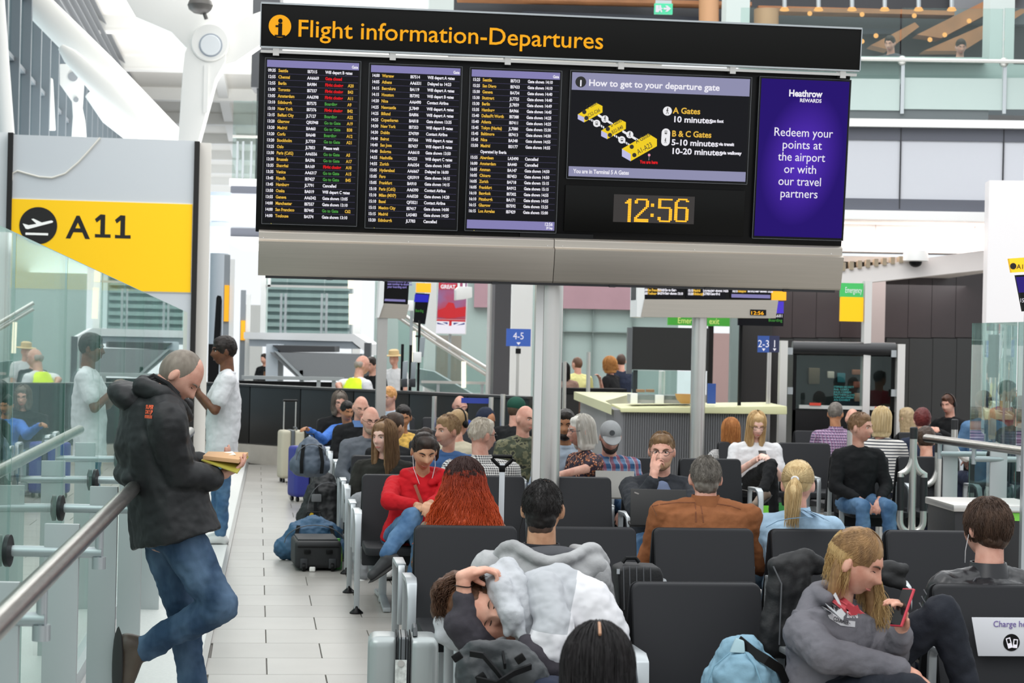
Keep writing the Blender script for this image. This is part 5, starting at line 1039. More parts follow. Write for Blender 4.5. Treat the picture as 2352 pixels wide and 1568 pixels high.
# scanner stands
for i, (x, y0, lb) in enumerate(((921, 790, 'dark boarding pass reader stand with grey screen, nearest the steel post'), (940, 792, 'dark boarding pass reader stand between its two neighbours'), (960, 735, 'tall camera mast with white box by the tube lamp'))):
    q = Plane(P(x, 800, 27.+i*.4)); t = Thing('scanner_stand', lb, 'stand', base_of(q, x, x+8)); t.part('mast', BLKM, q.rect(MB(), x, y0, x+(5 if i == 2 else 6), 880, -.06, 0, floor=True)); t.part('screen', mat('scanner_grey', '#8b9499', .4), q.poly(MB(), [(x+4, y0+40), (x+16, y0+38), (x+12, y0+84), (x+2, y0+84)], 0, .08), bev=.01)
    if i == 2: t.part('white_box', WHT, q.rect(MB(), 948, 808, 966, 832, 0, .15), bev=.01); t.part('arm', BLKM, q.rect(MB(), 954, 770, 966, 774, -.02, .02)); t.part('upper_box', WHT, q.rect(MB(), 932, 690, 948, 714, 0, .15), bev=.01)
    else: t.part('tray', mat('scanner_dark', '#33363a', .4), q.poly(MB(), [(x-2, 870), (x+12, 868), (x+12, 888), (x-2, 888)], -.1, .12), bev=.01)
# ------------------------------------------------------------------ counter with display case
CR_ = mat('counter_grey', '#76777a', .5); CT = mat('counter_top', '#dcdcae', .35)
pcn = Plane(P(1405, 935, 22.6), .02); t = Thing('service_counter', 'ribbed grey service counter with a cream worktop', 'counter', base_of(pcn, 1405, 1765))
t.part('body', CR_, pcn.rect(MB(), 1410, 945, 1762, 1000, -1.3, -.05, floor=True))
for i in range(60):
    x = 1434+i*5.4; 
    if x < 1758: t.part('rib', mat('rib_grey', '#6c6d70', .5), pcn.rect(MB(), x, 948, x+2.4, 1000, -.05, -.03, floor=True))
t.part('worktop', CT, pcn.poly(MB(), [(1404, 927), (1762, 923), (1762, 941), (1404, 936)], -1.5, .03), bev=.01); A = pcn.at(1405, 930, .03); B = P(1318, 912, 28.5); B.z = A.z; w2 = MB(); w2.prism([A, A+V((.0, 1.6, 0)), B+V((.9, .2, 0)), B], (0, 0, -.11)); t.part('worktop', CT, w2); w3 = MB(); w3.prism([V((A.x+.05, A.y+.1, 0)), V((A.x+.6, A.y+1, 0)), V((B.x+.9, B.y, 0)), V((B.x+.1, B.y+.1, 0))], (0, 0, A.z-.11)); t.part('wing', mat('counter_pale', '#8d8e90', .5), w3)
zt_ = pcn.at(1500, 927).z
pcs = Plane(P(1500, 880, 23.2), .02); t = Thing('display_case', 'glass display case standing on the cream worktop under the black screen', 'display case', pcs.at(1520, 925)); t.e.location.z = zt_; t.b.z = zt_
for a in ((1450, 852, 1524, 918), (1526, 852, 1590, 918)): t.part('glass_panel', GLB, pcs.rect(MB(), *a, 0, .02))
t.part('base', mat('case_base', '#a3a4a6', .5), pcs.rect(MB(), 1448, 908, 1592, 926, -.5, .02)); t.part('white_divider', WHT, pcs.rect(MB(), 1520, 852, 1528, 910, -.4, 0)); 
for x in (1466, 1488): t.part('tray', mat('tray_copper', '#c98a5c', .5), pcs.rect(MB(), x, 895, x+17, 901, -.3, -.1))
def onc(mb, name, m, lb, cat): return top(mb, name, m, lb, cat)
bw = MB(); bc = pcs.at(1574, 905, .25); bw.lathe((bc.x, bc.y, zt_), [(.05, 0), (.1, .05), (.12, .11), (.11, .11), (.09, .06)], 20); top(bw, 'wooden_bowl', mat('bowl_wood', '#c99a62', .5), 'round wooden bowl on the counter beside the display case', 'bowl')
for i, (x0, x1, y0, lb) in enumerate(((1447, 1462, 902, 'white paper cup stack at the corner of the display case'), (1503, 1522, 906, 'white card box in front of the display case'))):
    mb = pcs.rect(MB(), x0, y0, x1, 926, .05, .15); top(mb, 'white_box', WHT, lb, 'box', bev=.004)
bs = MB(); pcs.rect(bs, 1622, 880, 1641, 926, .1, .13); t = Thing('menu_card', 'small blue standing menu card on the cream worktop', 'card', pcs.at(1631, 926, .1)); t.part('card', mat('menu_blue', '#3152a0', .4, emit=.1), bs)
pbs = Plane(P(1520, 800, 26.), .02); t = Thing('black_screen', 'large blank black screen above the glass display case', 'screen', base_of(pbs, 1450, 1620)); t.part('panel', mat('screen_black_matt', '#1d1d1d', .4), pbs.rect(MB(), 1452, 752, 1628, 850, -.1, 0)); t.part('side_frame', mat('frame_grey', '#5d6063', .4), pbs.rect(MB(), 1441, 752, 1452, 858, -.15, .02)); t.part('foot', BLKM, pbs.rect(MB(), 1455, 850, 1465, 900, -.1, -.05, floor=True))
# dark low counter to the back
t = Thing('queue_table', 'long black table edge before the sage wall', 'table', V((P(1310, 890, 31.).x, 31., 0))); pq = Plane(P(1310, 895, 31.)); t.part('top', BLKM, pq.rect(MB(), 1288, 892, 1440, 905, -.5, 0)); t.part('front', mat('queue_black', '#1b1b1b', .5), pq.rect(MB(), 1288, 905, 1330, 930, -.4, -.02, floor=True)); 
for i, (x, y0) in enumerate(((1352, 808), (1297, 830))):
    mb = MB(); p0, p1 = P(x, 900, 29.5), P(x, y0, 29.5); mb.tube([(p0.x, p0.y, .02), (p1.x, p1.y, p1.z)], .03, 12); mb.lathe((p0.x, p0.y, 0), [(.18, 0), (.16, .02)], 20); top(mb, 'queue_post', STEEL, 'slim steel queue post with dark tip %s' % ('beside the person in a yellow shirt' if i == 0 else 'by the brown jacket'), 'queue post')
for x, y0, D, lb in ((1128, 912, 22.5, 'silver queue post holding the blue belt, beside the man in the green cap'), (998, 910, 23., 'silver queue post in front of the black partition'), (1155, 905, 22.8, 'silver queue post at the far end of the blue belt')):
    mb = MB(); p1 = P(x, y0, D); mb.tube([(p1.x, D, .02), (p1.x, D, p1.z)], .028, 12); mb.lathe((p1.x, D, 0), [(.17, 0), (.15, .02)], 20); top(mb, 'queue_post', STEEL, lb, 'queue post')
mb = MB(); a, b = P(1060, 920, 22.6), P(1128, 920, 22.55); mb.box((a+b)/2, ((b-a).length, .008, .06)); top(mb, 'queue_belt', mat('belt_blue', '#2a3f9a', .6), 'blue retractable queue belt between two silver posts', 'belt')
# ------------------------------------------------------------------ display booth
pbt = Plane(P(1930, 880, 24.), .0); t = Thing('display_booth', 'black glazed display booth between white steel posts', 'booth', base_of(pbt, 1800, 2070))
t.part('cabinet', mat('booth_black', '#0e0e0f', .3), pbt.rect(MB(), 1822, 800, 2056, 960, -1.2, -.6, floor=True)); t.part('hood', mat('booth_hood', '#2c2d2f', .3), MB().tube([pbt.at(1820, 799, -.05), pbt.at(2056, 803, -.05)], .085, 18)); t.part('side_wall', BLK, pbt.rect(MB(), 1822, 800, 1830, 960, -.6, -.05, floor=True)); t.part('side_wall', BLK, pbt.rect(MB(), 2048, 800, 2056, 960, -.6, -.05, floor=True)); t.part('front_base', mat('booth_black', ''), pbt.rect(MB(), 1822, 944, 2056, 960, -.6, -.05, floor=True))
t.part('glass_front', GLB, pbt.rect(MB(), 1830, 808, 2048, 940, -.06, -.04)); t.part('shelf_edge', mat('shelf_white', '#c9cac6', .5), pbt.rect(MB(), 1836, 932, 2044, 940, -.1, -.02)); pbx = pbt
for x, y0 in ((1797, 782), (2066, 790)): t.part('post', mat('post_white_steel', ''), pbt.rect(MB(), x-8, y0, x+9, 960, -.1, .08, floor=True))
for x, y in ((1814, 806), (1814, 897), (2052, 812), (2052, 902)): t.part('hinge', ALU, pbt.rect(MB(), x-6, y-8, x+6, y+8, 0, .04))
for i, b in enumerate(('STEPHEN BECKETT', 'PHIL CORFU', 'JULIA CORBIN', 'MATTHEW LLOYD', 'DUNCAN OWENS', 'AN EXHIBIT')): t.text(pbt, b, 1915, 890+i*6, .032, glow('cyan_letter', '#4fa9a8', .8), -.035, w=[46, 34, 40, 48, 46, 38][i])
for x0, y0, x1, y1, c in ((1872, 846, 1898, 884, '#6b5a48'), (1917, 854, 1932, 870, '#cbbcae'), (1940, 858, 1958, 880, '#2f6f78'), (1975, 850, 1998, 862, '#a0654a'), (1978, 878, 1998, 892, '#8a4a3a'), (1980, 905, 2005, 925, '#a2806a')): t.part('exhibit', mat('exhibit_'+c[1:], c, .5), pbt.rect(MB(), x0, y0, x1, y1, -.58, -.5), bev=.01)
t.part('red_label', mat('label_red', '#c4402f', .5, emit=.2), pbt.rect(MB(), 1860, 925, 1886, 931, -.03, -.01)); t.part('red_label', mat('label_red', ''), pbt.rect(MB(), 2010, 934, 2040, 939, -.03, -.01))
# ------------------------------------------------------------------ right-hand balustrade, barriers, bin
t = Thing('glass_balustrade', 'shorter glass balustrade with steel rail beside the hooped barriers', 'balustrade', V((P(2240, 900, 16.8).x, 16.8, 0)))
A, B = P(2233, 742, 16.8), P(2380, 744, 15.2); B.z = A.z
for a, b in ((0, .73), (.74, 1.4)):
    q0, q1 = A.lerp(B, a), A.lerp(B, b); t.part('glass_panel', glassmat('balustrade_glass_pale', '#d9ebe8', 1.8, .95), MB().prism([(q0.x, q0.y, .08), (q1.x, q1.y, .08), q1, q0], V((.004, .012, 0)))); t.part('polished_edge', mat('glass_edge', ''), MB().prism([(q0.x, q0.y, .08), (q0.x+.006, q0.y-.004, .08), (q0.x+.006, q0.y-.004, A.z), (q0.x, q0.y, A.z)], V((.004, .014, 0))))
r0, r1 = P(2128, 1005, 16.1), P(2380, 1040, 14.1); r0.z = r1.z = 1.1; d = (r1-r0).normalized()
t.part('handrail', RAILM, MB().tube([r0, r1], .033, 20)); pn = V((-d.y, d.x, 0))
for k in (.28, .95, 1.75):
    c = r0 + d*k; t.part('standoff_arm', ALU, MB().tube([c+pn*.0+V((0, 0, -.11)), c+pn*.42+V((0, 0, -.11))], .022, 14)); t.part('rail_bracket', ALU, MB().tube([c, c-V((0, 0, .15))], .018, 12))
    if k > .5: t.part('upright_plate', mat('plate_grey', ''), MB().box(c+pn*.2+V((0, 0, -.55)), (.13, .03, 1.1)), bev=.004)
t.part('standoff_disc', mat('disc_black', ''), MB().lathe(P(2283, 1045, 15.6), [(.05, -.02), (.06, 0), (.05, .02)], 20, R=Matrix.Rotation(PI/2, 3, 'X')))
pl_ = MB(); c = P(2184, 1010, 15.9); pl_.box((c.x, c.y, .55), (.115, .03, 1.1)); t.part('upright_plate', mat('plate_grey', ''), pl_, bev=.004)
SS = mat('barrier_steel', '#d3d1cc', .3, .75); BB = mat('barrier_black', '#222325', .5)
def hoop(label, x, ytop, ybase, sides, flat=False, offs=0):
    b = PZ(x, ybase, 0); q = P(x, ytop, b.y); t = Thing('hoop_barrier', label, 'barrier', V((b.x, b.y, 0)), 'hooped steel barriers'); hh = q.z; r = .031
    t.part('post', SS, MB().tube([(b.x, b.y, 0), (b.x, b.y, hh-.1)], r, 18)); t.part('black_cap', BB, MB().tube([(b.x, b.y, hh-.1), (b.x, b.y, hh-.008), (b.x, b.y, hh)], [r*1.06, r*1.06, r*.8], 18)); t.part('base_flange', SS, MB().lathe((b.x, b.y, 0), [(.12, 0), (.12, .012), (.05, .02)], 24))
    for s, dx in sides:
        pts = [(0, hh-.2)] + [(dx*(1-math.cos(a)), hh-.2-.17*math.sin(a)*1.0-.02) for a in [PI/2*i/6 for i in range(1, 7)]] 
        pts += [(dx, hh-.5), (dx, .38)] + [(dx*math.cos(a), .38-.1*math.sin(a)) for a in [PI/2*i/6 for i in range(1, 7)]]
        t.part('hoop', SS, MB().tube([(b.x+u, b.y+offs*abs(u), z) for u, z in pts], r*.92, 14)); t.part('black_band', BB, MB().tube([(b.x+dx, b.y+offs*abs(dx), hh-.42), (b.x+dx, b.y+offs*abs(dx), hh-.70)], r*1.02, 14))
hoop('steel hoop barrier beside the seated woman in blue jeans', 1948, 965, 1212, ((1, .11),)); hoop('double steel hoop barrier just behind the woman in black top', 2018, 970, 1243, ((1, .105), (-1, -.11)))
hoop('double steel hoop barrier standing clear on the pale floor', 2092, 980, 1300, ((1, .095), (-1, -.1))); hoop('steel hoop barrier on a round base by the balustrade rail', 2150, 1012, 1282, ((-1, -.12),)); hoop('steel hoop barrier behind the balustrade rail end', 2187, 962, 1240, ((1, .17),))
t = Thing('waste_bin', 'black bin cabinet with steel top and green label', 'bin', V((P(2280, 1200, 12.6).x, 12.6, 0))); pbn = Plane(P(2280, 1200, 12.3), math.radians(4)); t.part('body', mat('bin_black', '#1b1b1d', .4), pbn.rect(MB(), 2192, 1172, 2400, 1250, -.6, 0, floor=True), bev=.01); t.part('lid', STEEL, pbn.rect(MB(), 2188, 1160, 2404, 1176, -.62, .02), bev=.008); t.part('label', mat('label_green', '#74c047', .5, emit=.2), pbn.rect(MB(), 2300, 1178, 2380, 1196, 0, .004)); t.part('opening', mat('opening_white', '#d8dedd', .4), pbn.rect(MB(), 2302, 1164, 2390, 1172, .02, .03))
pgs = Plane(P(2340, 650, 12.), math.radians(4)); t = Thing('gate_screen', 'yellow A11 gate sign above a dark tilted screen by the white wall', 'gate sign', base_of(pgs, 2320, 2390)); t.part('yellow_panel', mat('sign_amber', '#ffc81a', .5, emit=.3), pgs.poly(MB(), [(2314, 594), (2400, 588), (2400, 622), (2320, 626)], -.03, 0)); mb = MB(); mb.lathe(pgs.at(2327, 611, 0), [(.019, 0), (.019, .003)], 20, R=pgs.R); t.part('symbol_disc', SIGNBLK, mb); t.text(pgs, 'A11', 2335, 617, .04, SIGNBLK, .002, w=22); t.part('monitor', BLK, pgs.poly(MB(), [(2330, 632), (2420, 628), (2420, 712), (2346, 715)], -.06, -.02)); t.part('screen', glow('screen_indigo', '#3b2f8a', .8), pgs.poly(MB(), [(2333, 636), (2420, 632), (2420, 668), (2340, 672)], -.02, -.018)); t.text(pgs, '15:25', 2342, 694, .035, WHITET, -.015, w=20); t.part('mast', ALU, pgs.rect(MB(), 2368, 600, 2380, 730, -.12, -.07, floor=True))
# ------------------------------------------------------------------ bench seating
PU = mat('seat_charcoal', '#232427', .6, 0, .25); PUE = mat('seat_edge', '#4b4d50', .5); SEATU = mat('seat_under', '#1a1a1c', .6)
def rrect(w, h, r, n=5, tw=0.):
    pts = []
    for cx, cy, a0 in ((w/2-r, h-r, 0), (-w/2+r, h-r, 90), (-w/2+r*.4, r*.4, 180), (w/2-r*.4, r*.4, 270)):
        rr = r if cy > h/2 else r*.4
        for i in range(n+1):
            a = math.radians(a0+90*i/n); pts.append((cx+rr*math.cos(a), cy+rr*math.sin(a)))
    return pts
_bm = {}
def bmeshes():
    if _bm: return _bm
    # each faces -Y (towards the viewer side), centre of pair at y=0
    def lean(u, v): return V((u, -.035-.16*(.60-v)/.60, .275+v))
    mb = MB(); f = [lean(u, v) for u, v in rrect(.512, .60, .03)]; mb.prism(f, (0, .03, .006)); o = mb.build('backrest', PU, None, .007, 2); _bm['backrest'] = o.data; bpy.data.objects.remove(o)
    mb = MB(); f = [V((u, -.17-v, .445-.01*v)) for u, v in rrect(.512, .47, .05)]; mb.prism(f, (0, 0, -.05)); o = mb.build('seat', PU, None, .012, 2); _bm['seat'] = o.data; bpy.data.objects.remove(o)
    mb = MB(); mb.bar([(0, -.19, .655), (0, -.44, .66), (0, -.50, .64), (0, -.525, .58), (0, -.53, .40), (0, -.535, .03)], [.05, .055, .05, .042, .04, .034], [.022, .024, .03, .034, .034, .03], (1, 0, 0)); mb.bar([(0, -.19, .655), (0, -.17, .62), (0, -.16, .36)], .035, .024, (1, 0, 0)); o = mb.build('armrest_leg', ALU, None, .006, 2); _bm['leg'] = o.data; bpy.data.objects.remove(o)
    mb = MB(); mb.bar([(0, -.19, .655), (0, -.44, .66), (0, -.50, .64), (0, -.52, .58), (0, -.50, .42)], [.05, .055, .05, .042, .04], [.022, .024, .03, .034, .034], (1, 0, 0)); mb.bar([(0, -.19, .655), (0, -.17, .62), (0, -.16, .36)], .035, .024, (1, 0, 0)); o = mb.build('armrest', ALU, None, .006, 2); _bm['arm'] = o.data; bpy.data.objects.remove(o)
    mb = MB(); mb.lathe((0, -.535, 0), [(.045, 0), (.045, .008), (.02, .03), (.016, .05)], 18); o = mb.build('foot', BLK, None); _bm['foot'] = o.data; bpy.data.objects.remove(o)
    return _bm
def bench(label, x0, n, Dref, sides='nf', arms=True, yaw=YAW, xref=None):
    """n seat pitches of .605 m starting at world X x0 where the row passes depth Dref at X=0"""
    M = bmeshes(); gx = V((math.cos(yaw), math.sin(yaw), 0)); org = V((x0, Dref+math.tan(yaw)*x0, 0)); root = empty('bench_seating', org, label, 'bench', 'rows of black bench seats', yaw)
    def put(name, key, u, flip, par=root):
        o = bpy.data.objects.new(name, M[key]); COL.objects.link(o); o.parent = par; o.location = (u, 0, 0)
        if flip: o.rotation_euler = (0, 0, PI)
        return o
    for s in sides:
        fl = s == 'f'
        for i in range(n): put('backrest', 'backrest', i*.605, fl); put('seat', 'seat', i*.605, fl)
        if arms:
            for i in range(n+1):
                e = i in (0, n); o = put('armrest', 'leg' if e else 'arm', i*.605-.3025, fl)
                if e: f = put('foot', 'foot', 0, False, o)
    mb = MB(); mb.box(((n-1)*.3025, 0, .34), (n*.605-.02, .09, .08)); mb.build('beam', mat('beam_grey', '#8d9092', .4, .5), root, bev=.005)
    for u in ([-.1, (n-1)*.605+.1] + ([(n-1)*.3025] if n > 3 else [])):
        mb = MB(); mb.box((u, 0, .16), (.05, .08, .3)); mb.bar([(u, -.5, .02), (u, 0, .05), (u, .5, .02)], .05, .03, (1, 0, 0)); mb.build('beam_leg', ALU, root, bev=.004)
    return root
T = math.tan(YAW)
bA = bench('nearest row of black back-to-back bench seats, with the charging sign', .136, 5, 7.69); bench('black back-to-back bench holding the man in the orange shirt', -.212, 5, 9.98)
bench('black back-to-back bench around the steel board post', -.75, 4, 13.73); bench('black bench row behind the brunette in the dark hoodie', -1.0, 2, 15.95); bench('black bench row behind the grey haired woman in florals', .45, 3, 16.2)
bench('black bench row by the bald man in grey sweater', -1.27, 3, 18.4); bench('black bench row behind the man in black sweater', -1.55, 3, 20.6); bench('single black bench seat behind the boy in blue', -1.95, 1, 22.95); bench('far black bench seats before the black partition', -1.4, 2, 24.0)
bench('black bench row with the woman in a white T-shirt', 2.28, 2, 19.13, yaw=YAW); bench('black bench row behind the purple plaid shirt', 3.45, 3, 22.0); bench('black bench with the woman in black top and jeans', 3.05, 2, 17.0); bench('far black bench row before the dark panelled wall', 5.05, 2, 24.3)
# charging sign on the last backrest of the nearest row
cs = Thing('charging_sign', 'white charging notice fixed on the nearest black backrest', 'sign', V((1.8, 7.7, .5))); pcg = Plane(P(2290, 1450, 7.78), YAW)
cs.part('panel', mat('notice_white', '#dddfe4', .4), pcg.poly(MB(), [(2231, 1417), (2440, 1418), (2440, 1507), (2246, 1506)], -.004, 0), bev=.002); cs.text(pcg, 'Charge here', 2281, 1439, .034, mat('notice_purple', '#7a68a8', .5), .002, xs=.95); mb = MB(); mb.lathe(pcg.at(2323, 1475, 0), [(.0335, 0), (.0335, .002)], 36, R=pcg.R); cs.part('symbol_disc', BLK, mb); mb = MB(); mb.lathe(pcg.at(2372, 1475, 0), [(.0335, 0), (.0335, .002)], 36, R=pcg.R); cs.part('symbol_disc', BLK, mb)
for pts, m in (([(2310, 1466), (2320, 1463), (2326, 1486), (2316, 1489)], WHITET), ([(2312.5, 1467.5), (2318.5, 1466), (2321, 1476), (2315, 1477.5)], BLK), ([(2328, 1467), (2338, 1468), (2336, 1488), (2326, 1487)], WHITET), ([(2330, 1469.5), (2336, 1470), (2335, 1480), (2329, 1479.5)], BLK)): cs.part('phone_symbol', m, pcg.poly(MB(), pts, .003 if m is WHITET else .0042, .004 if m is WHITET else .005))
# ------------------------------------------------------------------ luggage
def rbox(mb, c, d, R=None): return mb.box(c, d, R)
def suitcase(label, base, w, dpt, h, rz, m, ribs=True, handle=0., name='suitcase', wheels=True):
    t = Thing(name, label, 'suitcase', base); R = Matrix.Rotation(rz, 3, 'Z'); b = V(base); q = lambda x, y, z: b + R @ V((x, y, z)); z0 = .05 if wheels else .01
    for s in (-1, 1): t.part('shell', m, MB().box(q(s*(w/4+.008), 0, z0+h/2), (w/2-.018, dpt, h), R), bev=min(w, dpt)*.2, seg=4)
    t.part('frame', mat('suitcase_frame', '#6f7376', .35, .6), MB().box(q(0, 0, z0+h/2), (.045, dpt*1.01, h*1.005), R), bev=.012, seg=3)
    if ribs:
        for i in range(4): t.part('zip_rib', BLKM, MB().box(q(-.03+.02*i, 0, z0+h/2), (.005, dpt*1.022, h*1.012), R), bev=.012)
    t.part('carry_handle', mat('handle_grey', '#4c5053', .5), MB().tube([q(.05, -.08, z0+h), q(.05, -.07, z0+h+.028), q(.05, .07, z0+h+.028), q(.05, .08, z0+h)], .011, 10))
    if handle:
        for s in (-1, 1): t.part('telescopic_tube', STEEL, MB().tube([q(s*.075, dpt*.35, z0+h-.05), q(s*.075, dpt*.35, z0+h+handle)], .009, 10))
        t.part('grip', BLK, MB().tube([q(-.09, dpt*.35, z0+h+handle), q(.09, dpt*.35, z0+h+handle)], .014, 12))
    if wheels:
        for s in (-1, 1):
            for e in (-1, 1): t.part('wheel', BLK, MB().lathe(q(s*(w/2-.05), e*(dpt/2-.05), .027), [(.026, -.012), (.026, .012)], 16, R=R @ Matrix.Rotation(PI/2, 3, 'Y')))
    return t
SILV = mat('suitcase_silver', '#a9b0b0', .3, .35)
b = P(925, 1500, 8.75); t = suitcase('silver hard shell suitcase with a torn sticker, standing by the bench armrests', V((b.x, 8.75, 0)), .31, .23, .46, math.radians(4), SILV)
t.part('sticker', mat('sticker_white', '#d8dcd8', .5, var=.25, vscale=40), MB().box(V((b.x+.0, 8.75-.126, .33)), (.05, .004, .17), Matrix.Rotation(math.radians(4), 3, 'Z'))); mb = MB(); mb.lathe(V((b.x, 8.62, .40)), [(.014, 0), (.014, .004)], 16, R=Matrix.Rotation(PI/2, 3, 'X')); t.part('lock', STEEL, mb)
b = PZ(664, 1108, 0); suitcase('beige upright trolley case with tall extended handle', V((b.x, b.y+.1, 0)), .30, .24, .60, math.radians(20), mat('case_beige', '#b5b09c', .5), False, .36)
b = PZ(706, 1150, 0); suitcase('royal blue upright suitcase beside the backpacks', V((b.x, b.y, 0)), .40, .26, .56, math.radians(28), mat('case_blue', '#33398c', .55), True)
def pack(name, label, c, d, m, rz=0., folds=.03, cat='bag', straps=None, lean=0., extra=None):
    c = V(c); t = Thing(name, label, cat, V((c.x, c.y, c.z))); R = Matrix.Rotation(rz, 3, 'Z') @ Matrix.Rotation(lean, 3, 'X'); b = Blob(t.b); q = lambda x, y, z: c + R @ V((x*d[0], y*d[1], z*d[2]))
    for x, y, z, r in ((0, 0, .35, .62), (0, 0, .62, .55), (-.22, 0, .3, .5), (.22, 0, .3, .5), (0, -.15, .28, .5), (0, 0, .85, .32)): b.ball(q(x, y, z), (d[0]*r*.85, d[1]*r*1.0, d[2]*r*.62), 14, 10, R)
    o = b.fuse('body', m, t.e, .012, 4, [(.09, folds), (.03, folds*.4)])
    sm = straps or BLKM
    t.part('top_handle', sm, MB().bar([q(-.15, .2, .92), q(-.1, .2, 1.12), q(.1, .2, 1.12), q(.15, .2, .92)], .025, .008, R @ V((0, 1, 0)))); t.part('zip', mat('zip_grey', '#5b5d60', .4), MB().tube([q(.62*math.cos(a)*.75, -.52, .45+.42*math.sin(a)) for a in [PI*i/12 for i in range(13)]], .004, 6))
    for s in (-1, 1): t.part('strap', sm, MB().bar([q(s*.3, -.58, .1), q(s*.32, -.66, .4), q(s*.25, -.4, .85)], .03, .008, R @ V((1, 0, 0))))
    if extra: extra(t, q, R)
    return t
BKP = mat('nylon_black', '#17181a', .6, bump=.1, bscale=120); BKB = mat('nylon_blue', '#2f5574', .6, bump=.1, bscale=120)
b = PZ(742, 1235, 0)
pack('backpack', 'black hiking backpack with yellow tag, leaning on the bench end', (b.x, b.y+.1, 0), (.40, .34, .56), BKP, .3, .04, lean=-.1, extra=lambda t, q, R: (t.part('yellow_tag', mat('tag_yellow', '#d9b32a', .5), MB().box(q(-.42, -.6, .28), (.05, .01, .12), R @ Matrix.Rotation(.5, 3, 'Y'))), t.part('yellow_strap', mat('tag_yellow', ''), MB().bar([q(.35, -.5, .62), q(.5, -.55, .75), q(.55, -.5, .58)], .025, .006, R @ V((0, 1, 0)))), t.part('grey_panel', mat('pack_grey', '#6d6f71', .6), MB().box(q(-.28, -.58, .62), (.09, .02, .07), R), bev=.01)))
b = PZ(715, 1290, 0); pack('travel_bag', 'slouched denim blue bag lying behind the black trolley case', (b.x, b.y+.15, 0), (.52, .30, .34), BKB, .15, .05)
b = PZ(716, 1312, 0)
t = Thing('trolley_case', 'black soft trolley case lying flat with two wheels showing', 'suitcase', V((b.x, b.y, 0))); R = Matrix.Rotation(math.radians(10), 3, 'Z'); q = lambda x, y, z: V((b.x, b.y+.28, 0)) + R @ V((x, y, z))
t.part('body', mat('case_black', '#1b1c1e', .6, bump=.08, bscale=150), MB().box(q(0, 0, .125), (.36, .52, .21), R), bev=.035, seg=3); t.part('flap', mat('case_black_flap', '#222326', .6), MB().box(q(0, .02, .232), (.31, .44, .02), R), bev=.008); t.part('piping', BLK, MB().tube([q(-.16, -.262, .19), q(.16, -.262, .19)], .006, 8))
for s in (-1, 1): t.part('wheel', BLK, MB().lathe(q(s*.11, -.27, .032), [(.03, -.012), (.032, 0), (.03, .012)], 18, R=R @ Matrix.Rotation(PI/2, 3, 'Y'))); t.part('wheel_guard', mat('guard_dark', '#2e3033', .4), MB().box(q(s*.11, -.262, .06), (.06, .02, .08), R), bev=.01); t.part('skid_foot', BLK, MB().box(q(s*.085, -.265, .15), (.05, .02, .03), R), bev=.006)
b = PZ(776, 1306, 0); t = Thing('water_bottle', 'green plastic bottle standing beside the black trolley case', 'bottle', V((b.x, b.y, 0))); t.part('bottle', mat('bottle_green', '#3f8f45', .2, spec=.7), MB().lathe((b.x, b.y, 0), [(.03, 0), (.034, .01), (.034, .14), (.03, .17), (.013, .205), (.013, .22)], 20)); t.part('cap', mat('cap_green', '#5cb84a', .4), MB().lathe((b.x, b.y, .218), [(.015, 0), (.015, .02)], 16)); t.part('label', mat('label_lime', '#86b84a', .5), MB().lathe((b.x, b.y, .06), [(.0345, 0), (.0345, .06)], 20))
b = PZ(718, 1312, 0); mb = MB(); mb.box((b.x+.0, b.y-.02, .02), (.045, .04, .035)); top(mb, 'paper_scrap', mat('paper_white', '#e9e6e2', .7), 'crumpled white paper scrap on the floor by the case wheels', 'paper', bev=.008)
# handle of a trolley standing between the rows
hb = P(1153, 1100, 11.4); t = Thing('trolley_case', 'extended grey trolley handle with black grip behind the red curls', 'suitcase', V((hb.x, 11.4, 0))); zt = P(1153, 1048, 11.4).z
t.part('tube', mat('handle_silver', '#c7cbcf', .35, .3), MB().box((hb.x, 11.4, (zt+.4)/2-.03), (.032, .018, zt-.42)), bev=.004); t.part('case', mat('case_slate', '#3d4046', .5), MB().box((hb.x, 11.45, .22), (.34, .22, .42)), bev=.03)
g = [(-.055, .0), (-.06, -.012), (-.045, -.03), (-.015, -.055), (.015, -.055), (.045, -.03), (.06, -.012), (.055, .0)]; t.part('grip', BLK, MB().tube([(hb.x+x, 11.4, zt+z) for x, z in g], .011, 10, closed=True)); t.part('collar', BLK, MB().box((hb.x, 11.4, zt-.07), (.036, .022, .04)), bev=.006)
# bags on the near seats
sb_ = P(1700, 1568, 7.25); LBL = mat('canvas_sky_blue', '#7a9fb2', .75, bump=.12, bscale=90, var=.06, vscale=9)
t = Thing('backpack', 'sky blue backpack with black strap on the empty near seat', 'bag', V((sb_.x, 7.35, .445))); q = lambda px, py, D=7.3: P(px, py, D); bb = Blob(t.b)
bb.chain([q(1705, 1600), q(1708, 1560), q(1702, 1515), q(1690, 1490)], [.13, .125, .10, .05]); bb.chain([q(1650, 1600), q(1655, 1560), q(1668, 1515)], [.07, .07, .05]); bb.chain([q(1770, 1600), q(1765, 1555), q(1735, 1510)], [.07, .06, .045]); bb.ball(q(1705, 1560, 7.2), (.11, .07, .10)); bb.ball(P(1700, 1640, 7.3), (.16, .10, .1))
bb.fuse('body', LBL, t.e, .008, 3, [(.07, .03), (.025, .009)], sm2=1); t.part('flap_tip', mat('canvas_pale', '#93afb7', .7), MB().prism([q(1690, 1465, 7.22), q(1710, 1472, 7.2), q(1712, 1500, 7.18), q(1676, 1498, 7.19)], (0, .02, 0)), bev=.006); t.part('strap', BLK, MB().bar([q(1697, 1470, 7.24), q(1730, 1497, 7.19), q(1760, 1515, 7.17), q(1790, 1535, 7.2), q(1805, 1570, 7.25)], .035, .012, V((.5, 0, .8))))
